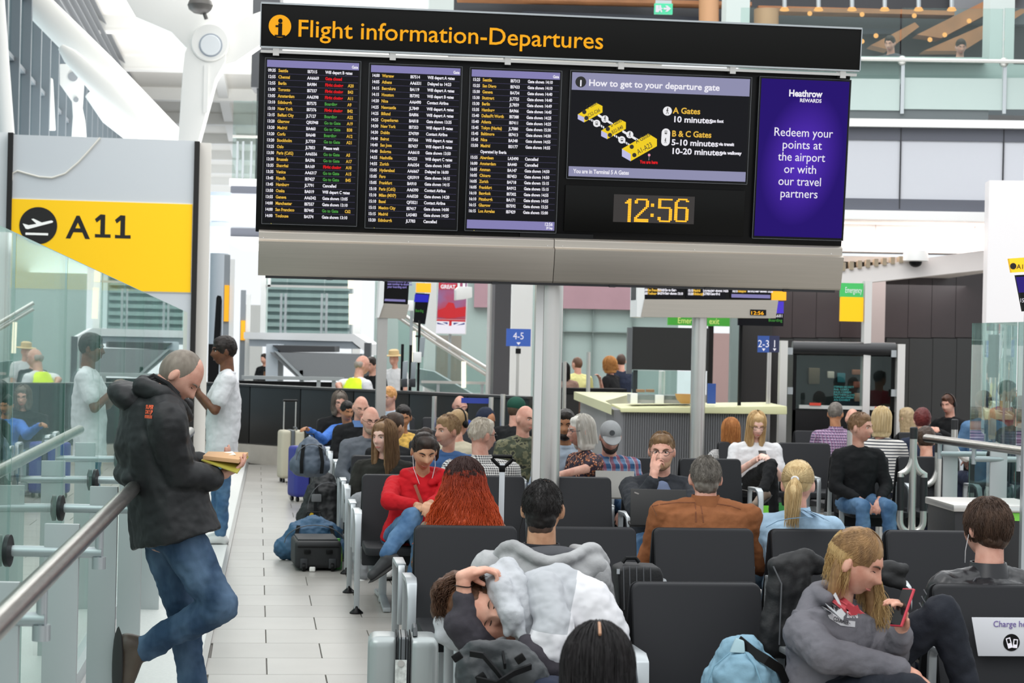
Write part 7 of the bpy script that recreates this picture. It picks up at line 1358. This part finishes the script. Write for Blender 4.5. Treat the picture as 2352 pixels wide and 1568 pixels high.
LG = cloth('light_marl', '#b9bcc0', var=.06); WS = cloth('white_sweat', '#dcdcdf', var=.02); CH = cloth('charcoal_cuff', '#3f3c42', var=.05)
tp = Blob(O); tp.chain([q(1235, 1350, .02), q(1290, 1345, .05), q(1340, 1395, .05), q(1360, 1450, .05), q(1350, 1540, .05)], [.075, .09, .12, .13, .14]); tp.chain([q(1250, 1350, -.06), q(1262, 1400, -.12), q(1275, 1440, -.15)], [.065, .072, .072]); tp.chain([q(1275, 1440, -.15), q(1268, 1465, -.165), q(1262, 1500, -.18)], [.078, .082, .07]); tp.cap(q(1262, 1490, -.18), q(1242, 1472, -.19), .06, .045); tp.chain([q(1340, 1385, -.01), q(1362, 1425, -.01), q(1375, 1465, .0)], [.105, .112, .12])
def blockmat():
    m = bpy.data.materials.new('cloth_colour_block'); m.use_nodes = True; nt = m.node_tree; b = nt.nodes['Principled BSDF']; b.inputs['Roughness'].default_value = .85; b.inputs['Specular IOR Level'].default_value = .2
    tc = nt.nodes.new('ShaderNodeTexCoord'); sx = nt.nodes.new('ShaderNodeSeparateXYZ'); nt.links.new(tc.outputs['Object'], sx.inputs[0]); kp = F/7.33
    def half(ax_, az_, c):   # 1 where ax*X + az*Z + c > 0, along a seam
        n1 = nt.nodes.new('ShaderNodeMath'); n1.operation = 'MULTIPLY_ADD'; nt.links.new(sx.outputs[0], n1.inputs[0]); n1.inputs[1].default_value = ax_; n1.inputs[2].default_value = c
        n2 = nt.nodes.new('ShaderNodeMath'); n2.operation = 'MULTIPLY_ADD'; nt.links.new(sx.outputs[2], n2.inputs[0]); n2.inputs[1].default_value = az_; nt.links.new(n1.outputs[0], n2.inputs[2])
        n3 = nt.nodes.new('ShaderNodeMath'); n3.operation = 'GREATER_THAN'; nt.links.new(n2.outputs[0], n3.inputs[0]); n3.inputs[1].default_value = 0; return n3.outputs[0]
    def op(o_, a_, b_): n = nt.nodes.new('ShaderNodeMath'); n.operation = o_; nt.links.new(a_, n.inputs[0]); nt.links.new(b_, n.inputs[1]); return n.outputs[0]
    X0 = 1176+kp*O.x; Y0 = 786+kp*1.8+.022*(X0-1176)           # x = X0+kp*X, y = Y0-kp*Z+.022*kp*X
    def seam(p, q): # positive on the side to the lower right of the seam p -> q (photo points on the garment)
        (x1, y1), (x2, y2) = p, q; A_, B_ = -(y2-y1), (x2-x1); C_ = -(A_*x1+B_*y1)
        return half((A_+B_*.022)*kp, -B_*kp, A_*X0+B_*Y0+C_)
    low = seam((1213, 1432), (1320, 1445)); lef = seam((1322, 1500), (1318, 1420)); rig = seam((1334, 1350), (1316, 1440))
    nl = nt.nodes.new('ShaderNodeMath'); nl.operation = 'SUBTRACT'; nl.inputs[0].default_value = 1; nt.links.new(lef, nl.inputs[1]); nr = nt.nodes.new('ShaderNodeMath'); nr.operation = 'SUBTRACT'; nr.inputs[0].default_value = 1; nt.links.new(rig, nr.inputs[1])
    msk = op('MAXIMUM', op('MULTIPLY', low, nl.outputs[0]), nr.outputs[0]); mx = nt.nodes.new('ShaderNodeMix'); mx.data_type = 'RGBA'; mx.inputs[6].default_value = (*lin('#b3b6ba'), 1); mx.inputs[7].default_value = (*lin('#dcdcdf'), 1); nt.links.new(msk, mx.inputs[0]); nt.links.new(mx.outputs[2], b.inputs['Base Color']); return m
tpo = tp.fuse('top', blockmat(), root, .0075, 12, [(.1, .022), (.04, .013)], sm2=1)
c1 = Blob(O); c1.chain([q(1212, 1480, -.19), q(1228, 1500, -.2), q(1258, 1530, -.2), q(1300, 1540, -.18)], [.04, .05, .05, .045]); c1.fuse('cuff', CH, root, .007, 4, [(.05, .01)], sm2=1)
c2 = Blob(O); c2.chain([q(1064, 1376, -.13), q(1066, 1398, -.13)], [.041, .043]); c2.chain([q(1066, 1405, -.13), q(1060, 1432, -.13), q(1080, 1460, -.12), q(1110, 1475, -.08)], [.05, .066, .068, .055]); c2.fuse('cuff', CH, root, .006, 4, [(.05, .012)], sm2=1)
sc = Blob(O); sc.chain([q(1138, 1318, .0), q(1150, 1350, -.1), q(1170, 1400, -.13), q(1185, 1440, -.13)], [.04, .05, .05, .04]); sc.chain([q(1165, 1308, .02), q(1185, 1345, -.04), q(1200, 1400, -.08), q(1205, 1460, -.1)], [.05, .055, .05, .04]); sc.chain([q(1150, 1370, -.13), q(1178, 1412, -.17), q(1165, 1450, -.16)], [.03, .045, .02]); sc.chain([q(1190, 1425, -.16), q(1200, 1465, -.17)], [.025, .018]); sc.fuse('hood', LG, root, .007, 7, [(.045, .022), (.02, .005)], sm2=1)
sl = Blob(O); sl.chain([q(1015, 1430, -.04), q(1022, 1455, -.05), q(1055, 1470, -.05), q(1140, 1462, -.06)], [.035, .042, .045, .04]); sl.fuse('folded_jumper', LG, root, .008, 4, [(.05, .018)], sm2=1)
bm_ = MB(O); bm_.tube([q(1064, 1345, -.13)+V((.031*math.cos(2*PI*i/16), .031*math.sin(2*PI*i/16), .002*math.sin(2*PI*i/8))) for i in range(16)], .0022, 6, closed=True); bm_.build('bracelet', BLK, root)
lg = Blob(O); lg.ball(q(1340, 1600, .05), (.19, .15, .13)); lg.chain([q(1320, 1610, -.05), q(1250, 1600, -.5), q(1240, 1800, -.52)], [.1, .075, .06]); lg.chain([q(1390, 1610, -.05), q(1370, 1610, -.5), q(1370, 1800, -.52)], [.1, .075, .06]); lg.fuse('trousers', NAVY, root, .012, 4, [(.08, .02)])
# her backpack
D2 = 6.95; t = Thing('backpack', 'black buckled backpack on the lap of the sleeping girl', 'bag', P(1140, 1600, D2)); q2 = lambda x, y, d=0.: P(x, y, D2+d); bb = Blob(t.b); GRB = mat('nylon_graphite', '#33373a', .5, bump=.1, bscale=110)
bb.chain([q2(1090, 1530), q2(1110, 1600), q2(1150, 1680)], [.07, .10, .12]); bb.chain([q2(1120, 1500), q2(1180, 1520), q2(1215, 1560)], [.05, .075, .08]); bb.chain([q2(1062, 1500, -.02), q2(1090, 1488, -.02), q2(1130, 1486, -.02), q2(1180, 1492, -.02), q2(1225, 1520, -.02)], [.022, .028, .03, .03, .025]); bb.fuse('body', GRB, t.e, .008, 3, [(.06, .028), (.02, .006)], sm2=1)
for pts in ([(1080, 1500, -.1), (1110, 1505, -.13), (1140, 1540, -.14), (1170, 1580, -.13)], [(1220, 1530, -.1), (1180, 1545, -.13), (1140, 1570, -.15), (1095, 1560, -.12)], [(1155, 1500, -.08), (1160, 1530, -.11)]): t.part('strap', BLKM, MB().bar([q2(*p) for p in pts], .024, .008, V((0, -.5, .9))))
for x, y in ((1105, 1556), (1195, 1512), (1050, 1508)): t.part('buckle', BLK, MB().box(q2(x, y, -.115), (.035, .015, .028), roty(-35)), bev=.004)
lapd = Blob(root.location.copy())
# ------------------------------------------------------------------ middle rows
def P3(x, y, d): return P(x, y, d)
r, J, N, Pv, hm, RH, O = person('woman in bright red hoodie with white earphones and crossed legs', (974, 1036, 13.2), face=182, hyaw=14, hpitch=24, skin='olive', hair='bun', hcol=('#17120f', '#3a2d26'), topm=cloth('red_fleece', '#b8141f'), hood=True, trouser=DEN, shoes=SHOEB, vox=.006, male=False,
    pelvis=P(935, 1235, 13.3), kneeR=P(950, 1185, 12.8), ankR=P(885, 1275, 12.62), kneeL=P(968, 1240, 12.8), ankL=P(945, 1372, 12.85), toeR=V((-.75, -.25, -.55)), toeL=V((0, -1, 0)), elbR=P(893, 1150, 13.0), wrR=P(955, 1160, 12.85), wrL=P(990, 1155, 12.85), elbL=P(1010, 1150, 13.1), hairkw=dict(n=500, r=.0016))
ps = MB(O); ps.tube([hm((-.075, .0, -.02)), hm((-.075, .05, -.08)), hm((-.05, .1, -.17)), hm((-.02, .1, -.24)), hm((.0, .09, -.3))], .002, 6); ps.tube([hm((.075, .0, -.02)), hm((.07, .05, -.1)), hm((.04, .1, -.17)), hm((.01, .1, -.24)), hm((.0, .09, -.3))], .002, 6); ps.build('earphone_wire', WHITEC, r)
st = MB(O); st.bar([N+V((-.05, -.14, -.06)), N+V((.0, -.165, -.18)), N+V((.06, -.165, -.30))], .02, .004, V((1, 0, .4))); st.build('bag_strap', mat('strap_tan', '#8a4a34', .6), r)
bun = Blob(O); bun.ball(hm((-.02, -.09, .09)), (.05, .045, .04)); bun.chain([hm((-.05, -.1, .06)), hm((-.1, -.1, -.02)), hm((-.11, -.09, -.1))], [.03, .035, .02]); bun.fuse('ponytail', hairmat('pony_dark', '#1b1512', '#3d2f27'), r, .009, 3, [(.03, .012)])
person('round faced girl with long light brown hair in dark olive hoodie', (882, 1004, 15.4), face=176, hyaw=-28, hpitch=3, skin='pale', hair='long', hcol=('#6b4f38', '#9a7a58'), topm=cloth('dark_olive', '#2a2a26'), trouser=cloth('grey_legging', '#8b8d90', var=.1), shoes=SHOEW, vox=.007, male=False, hairkw=dict(n=650, length=.36, wave=.006, r=.0022, spread=1.15, front=48), kneeR=P(822, 1150, 14.95), ankR=P(830, 1330, 14.9), k=1.02)
person('man in black and white gingham shirt with white hair and glasses', (1108, 1000, 14.2), face=-6, hyaw=-48, hpitch=4, skin='pink', hair='short', hcol=('#b9ad9a', '#ded6c8'), topm=GING, trouser=NAVY, vox=.007, glasses='#2c2c2e', width=1.18, infl=.025, collar=GING, hairkw=dict(n=500, puff=.97))
person('woman with tied light brown hair in blue top looking aside', (1027, 990, 15.3), face=172, hyaw=-42, hpitch=2, skin='fair', hair='short', hcol=('#7d5f42', '#a88a63'), topm=cloth('blue_top', '#41618f'), trouser=DEN, vox=.007, male=False, hairkw=dict(n=500), sleeve='half')
# bearded man with laptop
r, J, N, Pv, hm, RH, O = person('man in glasses and dark jacket resting his chin on a hand behind a laptop', (1520, 1036, 12.9), face=180, hyaw=-8, hpitch=6, skin='pink', hair='short', hcol=('#5d4630', '#8a6b48'), topm=cloth('charcoal_jacket', '#2b2e33'), trouser=DEN, vox=.0055, glasses='#3a3a3c', beard=hairmat('stubble', '#8a6a50', '#a5866a'), width=1.1, infl=.028, elbR=P(1462, 1172, 12.55), wrR=P(1502, 1100, 12.5), handR=dict(d=V((.05, .25, .95)), pn=V((.7, .7, 0)), curls=(8, 14, 40, 55), side=1, thumb=V((.7, -.2, .45))), elbL=P(1592, 1170, 12.65), hairkw=dict(n=400, puff=.96))
sh = Blob(O); sh.ball(N+V((0, -.105, -.2)), (.085, .06, .19)); sh.fuse('shirt', cloth('grey_blue_shirt', '#66718a'), r, .009, 3, [(.06, .008)])
t = Thing('laptop', 'open black laptop seen from behind its lid before the bearded man', 'laptop', P(1512, 1200, 12.3)); c = P(1512, 1165, 12.28); R_ = rotx(-12); t.part('lid', mat('laptop_black', '#151515', .5), MB().box(c, (.345, .012, .225), R_), bev=.006); t.part('base', mat('laptop_black', ''), MB().box(c+V((0, .12, -.115)), (.345, .24, .018)), bev=.006); t.part('badge', STEEL, MB().box(c+R_ @ V((-.135, -.0065, .085)), (.03, .002, .008), roty(20)))
r, J, N, Pv, hm, RH, O = person('white haired woman in dark floral blouse turned to her neighbour', (1334, 990, 15.6), face=112, hyaw=-6, hpitch=4, skin='pink', hair='bob', hcol=('#c9c3b8', '#ece8e0'), topm=FLO, sleeve='short', trouser=NAVY, vox=.007, male=False, glasses='#4a4550', hairkw=dict(n=450, length=.06, r=.0018, front=62), elbL=P(1350, 1075, 15.35), wrL=P(1285, 1090, 15.15))
r, J, N, Pv, hm, RH, O = person('man in grey cap and blue plaid shirt looking down', (1402, 1004, 15.95), face=184, hyaw=0, hpitch=26, skin='pink', hair='buzz', hcol=('#2b211b', '#3a2d24'), topm=PLD, trouser=DEN, vox=.007, beard=hairmat('dark_beard', '#2b211c', '#40322a'), hat=cap_hat(cloth('cap_grey', '#9a9c9d'), mat('badge_dark', '#4c5054', .5)), width=1.12)
person('bearded man with black hair half hidden by the steel post', (1298, 975, 15.9), face=190, hyaw=-15, hpitch=8, skin='tan', hair='short', hcol=('#14100e', '#2a211c'), topm=cloth('pale_blue_shirt', '#aebccb'), trouser=DEN, vox=.009, beard=hairmat('black_beard', '#15110f', '#2a2320'))
person('woman with long ginger blonde hair in houndstooth top, back turned', (1678, 990, 19.5), face=15, hyaw=-10, hpitch=4, skin='fair', hair='long', hcol=('#9a5a2a', '#c98e55'), topm=HND, trouser=NAVY, vox=.009, facedet=False, male=False, hairkw=dict(n=450, length=.26, r=.0026, wave=.005, front=60))
r, J, N, Pv, hm, RH, O = person('blonde woman in white T-shirt and glasses with crossed black trousers', (1738, 976, 18.5), face=180, hyaw=6, hpitch=18, skin='pale', hair='long', hcol=('#b08a58', '#dcbf8f'), topm=WHITEC, sleeve='short', trouser=BLKC, shoes=mat('shoe_taupe', '#7a6a5c', .6), vox=.007, male=False, glasses='#4a3a34', hairkw=dict(n=500, length=.24, r=.0024, front=42), kneeR=P(1772, 1068, 18.0), ankR=P(1752, 1128, 17.8), kneeL=P(1770, 1075, 18.1), ankL=P(1778, 1180, 18.1), toeR=V((-.6, -.5, -.4)), wrR=P(1742, 1052, 18.15), wrL=P(1760, 1050, 18.15))
mb = MB(); mb.box(P(1752, 1043, 18.1), (.07, .13, .01), rotx(25)); top(mb, 'phone', BLK, 'dark phone held by the blonde woman in white', 'phone', bev=.003)
b_ = PZ(1742, 1188, 0); t = Thing('shopping_bag', 'bright green carrier bag under the seat of the woman in white', 'bag', V((b_.x, b_.y, 0))); t.part('bag', mat('bag_green', '#6fc23a', .5, var=.15, vscale=8), MB().box(V((b_.x, b_.y, .13)), (.26, .12, .26)), bev=.02); t.part('badge', mat('badge_green', '#2f7a3a', .5), MB().lathe(V((b_.x-.03, b_.y-.061, .13)), [(.035, 0), (.035, .003)], 20, R=Matrix.Rotation(PI/2, 3, 'X')))
for i in range(3): c_ = V((b_.x+.27+.12*i, b_.y+.1, .0)); mb = MB(); mb.box(c_+V((0, 0, .11)), (.1, .1, .22)); top(mb, 'carton', mat('carton_%d' % i, ('#2f7f3c', '#3b8f45', '#c9d4c4')[i], .5), ('dark green carton next to the green carrier bag', 'mid green carton second along from the carrier bag', 'pale carton at the end beside the green cartons')[i], 'carton', bev=.006)
person('grey haired man in purple checked shirt, back turned', (1919, 950, 21.6), face=4, hyaw=-25, hpitch=4, skin='tan', hair='short', hcol=('#4a4540', '#7f7870'), topm=PUR, trouser=NAVY, vox=.009, facedet=False, width=1.15, collar=PUR)
person('bald man in navy jacket beyond the plaid shirt', (1958, 962, 22.6), face=5, hpitch=4, skin='pink', topm=NAVY, trouser=NAVY, vox=.011, facedet=False)
person('woman in black top and blue jeans gazing sideways by the hoop barriers', (1977, 982, 16.6), face=196, hyaw=38, hpitch=3, skin='pink', hair='short', hcol=('#6b4f38', '#8f7050'), topm=BLKC, trouser=DEN, shoes=SHOEB, vox=.0075, male=False, hairkw=dict(n=400, puff=.98))
person('blonde bobbed woman in striped top, back turned', (2026, 966, 18.6), face=-20, hyaw=-10, hpitch=4, skin='pink', hair='bob', hcol=('#bfa472', '#e6d3ab'), topm=STR, trouser=NAVY, vox=.009, facedet=False, male=False, hairkw=dict(n=450, length=.07, r=.0024, front=65))
person('person with dark red hair in navy top, back turned', (2118, 966, 20.6), face=0, hpitch=8, skin='fair', hair='short', hcol=('#4a1a1a', '#6b2a28'), topm=NAVY, trouser=NAVY, vox=.01, facedet=False, male=False, hairkw=dict(puff=1.1))
person('brown haired person in dark coat low behind the barriers', (2126, 1012, 18.6), face=0, hpitch=12, skin='fair', hair='short', hcol=('#2f241d', '#4f3d31'), topm=BLKC, trouser=NAVY, vox=.01, facedet=False, hairkw=dict(puff=1.1))
person('man in black with headphones seated before the dark wall panels', (2178, 928, 24.5), face=140, hyaw=0, hpitch=14, skin='pink', hair='short', hcol=('#3a241a', '#5a3a2a'), topm=BLKC, trouser=BLKC, vox=.011, phones=BLK, wrL=P(2145, 985, 24.), wrR=P(2150, 985, 24.))
person('light haired woman seated low beside the display booth', (2082, 960, 23.4), face=40, hpitch=5, skin='pink', hair='bob', hcol=('#8f7a5c', '#b9a27e'), topm=BLKC, trouser=NAVY, vox=.011, facedet=False, male=False)
# left-hand cluster
person('bald man in grey henley and glasses with folded arms', (851, 964, 17.75), face=192, hyaw=8, hpitch=14, skin='pink', topm=cloth('grey_henley', '#5f646b'), trouser=DENL, vox=.008, glasses='#1d1d1f', beard=hairmat('grey_stubble', '#8d7766', '#a08a78'), width=1.12)
person('man with thin hair in black jumper and glasses looking down', (829, 936, 20.1), face=192, hyaw=4, hpitch=16, skin='pink', hair='fringe', hcol=('#54463a', '#6f6052'), topm=BLKC, trouser=DEN, vox=.009, glasses='#77706a', width=1.15, collar=mat('collar_blue', '#5f80b4', .8))
person('boy with black hair in blue hoodie stretching out an arm', (797, 944, 21.4), face=168, hyaw=40, hpitch=14, k=.88, skin='tan', hair='short', hcol=('#0f0d0c', '#1f1a18'), topm=cloth('royal_blue', '#3f6fbe'), trouser=DEN, vox=.009, elbR=P(742, 1010, 21.), wrR=P(706, 985, 20.7))
person('grey bobbed woman in glasses and black cardigan', (780, 924, 22.4), face=188, hyaw=6, hpitch=10, skin='pink', hair='bob', hcol=('#5d534b', '#7d7268'), topm=BLKC, trouser=NAVY, vox=.01, male=False, glasses='#332a2c', hairkw=dict(n=250, length=.06, r=.003, front=45))
person('brown haired woman with a bun, back turned among the seats', (906, 980, 17.0), face=-10, hyaw=-30, hpitch=4, skin='olive', hair='bun', hcol=('#2a1c15', '#45301f'), topm=BLKC, trouser=NAVY, vox=.01, facedet=False, male=False)
person('woman in golden shawl with dark hair looking down', (926, 958, 20.0), face=188, hyaw=-4, hpitch=14, skin='tan', hair='short', hcol=('#120e0d', '#241c19'), topm=mat('golden_shawl', '#c9a04a', .8, var=.3, vscale=25), trouser=NAVY, vox=.009, male=False)
person('red blond man with glasses in pale blue shirt by the screen post', (893, 912, 23.4), face=158, hyaw=-14, hpitch=8, skin='pink', hair='short', hcol=('#b07a44', '#d9a468'), topm=cloth('pale_blue_shirt', ''), trouser=DEN, vox=.01, glasses='#5a4a44', hairkw=dict(puff=1.02))
person('balding man in blue shirt with a hand to his face', (1056, 932, 22.9), face=184, hyaw=4, hpitch=14, skin='pink', hair='fringe', hcol=('#5a4636', '#6f5946'), topm=cloth('cobalt_shirt', '#2f4a94'), trouser=NAVY, vox=.01, wrR=P(1050, 952, 22.6), elbR=P(1035, 990, 22.6))
person('person in dark green cap and black jacket, back turned', (1187, 940, 20.4), face=-25, hyaw=-20, hpitch=4, skin='pink', hair='buzz', hcol=('#4a3a2e', '#5c4a3c'), topm=BLKC, trouser=NAVY, vox=.009, facedet=False, hat=cap_hat(cloth('cap_green', '#1f4a3c')))
person('bald ruddy man in camouflage top beside the steel post', (1206, 962, 17.7), face=205, hyaw=20, hpitch=6, skin='pink', topm=CAM, trouser=NAVY, vox=.009, width=1.15)
r, J, N, Pv, hm, RH, O = person('woman with black headscarf and dark coat', (1118, 966, 20.6), face=190, hyaw=35, hpitch=16, skin='tan', topm=BLKC, trouser=NAVY, vox=.01, male=False)
sc = Blob(O); sc.ball(hm((0, -.03, .02)), (.095, .11, .12), 16, 12, RH); sc.cap(hm((0, -.04, -.06)), N, .09, .11); sc.fuse('headscarf', NAVY, r, .01, 4, [(.05, .012)])
person('person with large dark headphones and pale brown hair, back turned', (1054, 972, 17.8), face=-8, hyaw=-30, hpitch=4, skin='fair', hair='bun', hcol=('#8a6f4c', '#b0946c'), topm=cloth('sand', '#b8b09a'), trouser=NAVY, vox=.01, facedet=False, male=False, phones=BLK)
# standing far away
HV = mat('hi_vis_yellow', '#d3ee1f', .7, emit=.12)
r, J, N, Pv, hm, RH, O = person('airport worker in yellow reflective vest and white shirt behind the partition', (832, 838, 27.6), face=-55, hyaw=-10, hpitch=10, stand=True, k=1.12, skin='pink', hair='fringe', hcol=('#8a8078', '#a89e94'), topm=WHITEC, sleeve='short', trouser=NAVY, shoes=SHOEB, vox=.011, width=1.2, elbL=P(776, 884, 27.5), wrL=P(790, 910, 27.4), facedet=False)
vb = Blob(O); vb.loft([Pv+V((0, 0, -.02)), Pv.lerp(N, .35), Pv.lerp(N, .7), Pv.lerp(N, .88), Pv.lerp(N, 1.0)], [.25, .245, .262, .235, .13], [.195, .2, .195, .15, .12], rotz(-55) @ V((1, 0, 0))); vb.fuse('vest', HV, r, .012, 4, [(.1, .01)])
vs = MB(O); R_ = rotz(-55); c = Pv.lerp(N, .22)
vs.tube([c + R_ @ V((.25*math.cos(2*PI*i/24), .205*math.sin(2*PI*i/24), 0)) for i in range(24)], .03, 8, closed=True, flat=.35 if False else 1.); vs.build('reflective_band', mat('reflective_grey', '#b5b3a8', .4), r)
person('dark haired worker in black waistcoat beside the yellow vest', (853, 838, 29.6), face=150, hpitch=12, stand=True, k=.98, skin='pink', hair='short', hcol=('#1d1715', '#2f2622'), topm=BLKC, trouser=NAVY, shoes=SHOEB, vox=.012)
person('dark haired woman in brown jacket standing far off, back turned', (1297, 850, 31.5), face=0, stand=True, k=.93, skin='tan', hair='long', hcol=('#15110f', '#2a221e'), topm=cloth('taupe_jacket', '#8a6f63'), trouser=NAVY, shoes=SHOEB, vox=.012, facedet=False, male=False, hairkw=dict(n=150, length=.12, r=.004))
person('man in pale yellow shirt standing far off, back turned', (1325, 836, 32.2), face=20, hyaw=20, stand=True, k=.98, skin='pink', hair='buzz', hcol=('#5a4030', '#6b5040'), topm=cloth('pale_yellow', '#d8d592'), trouser=NAVY, shoes=SHOEB, vox=.012, facedet=False, width=1.1)
person('curly blonde woman in black with a red item, far off', (1399, 838, 32.), face=60, stand=True, k=.96, skin='pink', hair='bob', hcol=('#a8703c', '#d09a5c'), topm=BLKC, sleeve='short', trouser=NAVY, shoes=SHOEB, vox=.012, facedet=False, male=False, hairkw=dict(n=260, length=.05, wave=.02, r=.004, puff=1.15), wrL=P(1378, 870, 31.6))
person('man in navy T-shirt standing beside the curly blonde woman', (1426, 829, 32.4), face=10, stand=True, k=1.0, skin='pink', hair='buzz', hcol=('#3a2a22', '#4d392e'), topm=NAVY, sleeve='short', trouser=NAVY, shoes=SHOEB, vox=.012, facedet=False)
r, J, N, Pv, hm, RH, O = person('woman in straw hat and white top beyond the steel post', (905, 825, 33.), face=150, stand=True, k=.96, skin='pink', topm=WHITEC, sleeve='short', trouser=NAVY, shoes=SHOEB, vox=.013, facedet=False, male=False)
ht = MB(O); ht.lathe(hm((0, 0, .06)), [(.16, 0), (.165, .01), (.09, .02), (.085, .09), (.05, .11)], 24, R=RH); ht.build('straw_hat', mat('straw', '#d3b98a', .8), r)
for lb, x, y, D_, sk, hc_, tp_, st in (('distant traveller in black seated near the bright windows', 607, 824, 46, 'pink', '#2a211c', BLKC, False), ('distant traveller in blue seated beside the one in black', 622, 826, 47, 'pink', '#3a2a20', cloth('royal_blue', ''), False), ('distant traveller in grey seated at the far rail', 614, 858, 42, 'tan', '#1c1714', DGREY, False)):
    person(lb, (x, y, D_), face=150, skin=sk, hair='short', hcol=(hc_, hc_), topm=tp_, trouser=NAVY, vox=.016, facedet=False, stand=st, seatz=P(x, y, D_).z-.72, legs=True)
for lb, x, y, hy, tp_ in (('man in grey looking down at the cafe parapet', 2044, 100, 150, DGREY), ('second cafe guest with warm lit face at the parapet', 2207, 108, 180, BLKC)):
    person(lb, (x, y, 30.6), face=hy, hpitch=18, skin='pink', hair='short', hcol=('#241c17', '#3a2d25'), topm=tp_, trouser=NAVY, vox=.013, seatz=P(x, y, 30.6).z-.70, legs=False)
person('dark haired person in red shirt behind the pale glass', (2314, 900, 20.5), face=200, hyaw=40, stand=True, k=.95, skin='tan', hair='short', hcol=('#1a1513', '#2a2220'), topm=cloth('red_shirt', '#b03040'), trouser=NAVY, shoes=SHOEB, vox=.012)
person('man in dark coat and flat cap behind the pale glass', (2347, 940, 18.8), face=200, hyaw=-20, skin='pink', hat=cap_hat(cloth('cap_charcoal', '#33353a')), topm=BLKC, trouser=NAVY, vox=.012)
person('brown haired person in denim behind the pale glass edge', (2258, 925, 20.2), face=10, skin='pink', hair='short', hcol=('#4a3628', '#6a503c'), topm=DEN, trouser=NAVY, vox=.012, facedet=False)

pack('rucksack', 'grey blue rucksack set on top of the royal blue suitcase', (P(702, 1045, 16.6).x, P(702, 1045, 16.6).y+.4, .62), (.28, .22, .32), mat('nylon_slate', '#55606e', .6), .2, .03)
t = Thing('laptop', 'pale silver laptop lid standing open beyond the empty chair', 'laptop', P(1412, 1140, 15.3)); c = P(1412, 1112, 15.3); t.part('lid', mat('laptop_silver', '#a9a7a2', .4, .3), MB().box(c, (.30, .01, .21), rotx(-14)), bev=.005); t.part('base', mat('laptop_silver', ''), MB().box(c+V((0, .11, -.105)), (.30, .21, .015)), bev=.004)
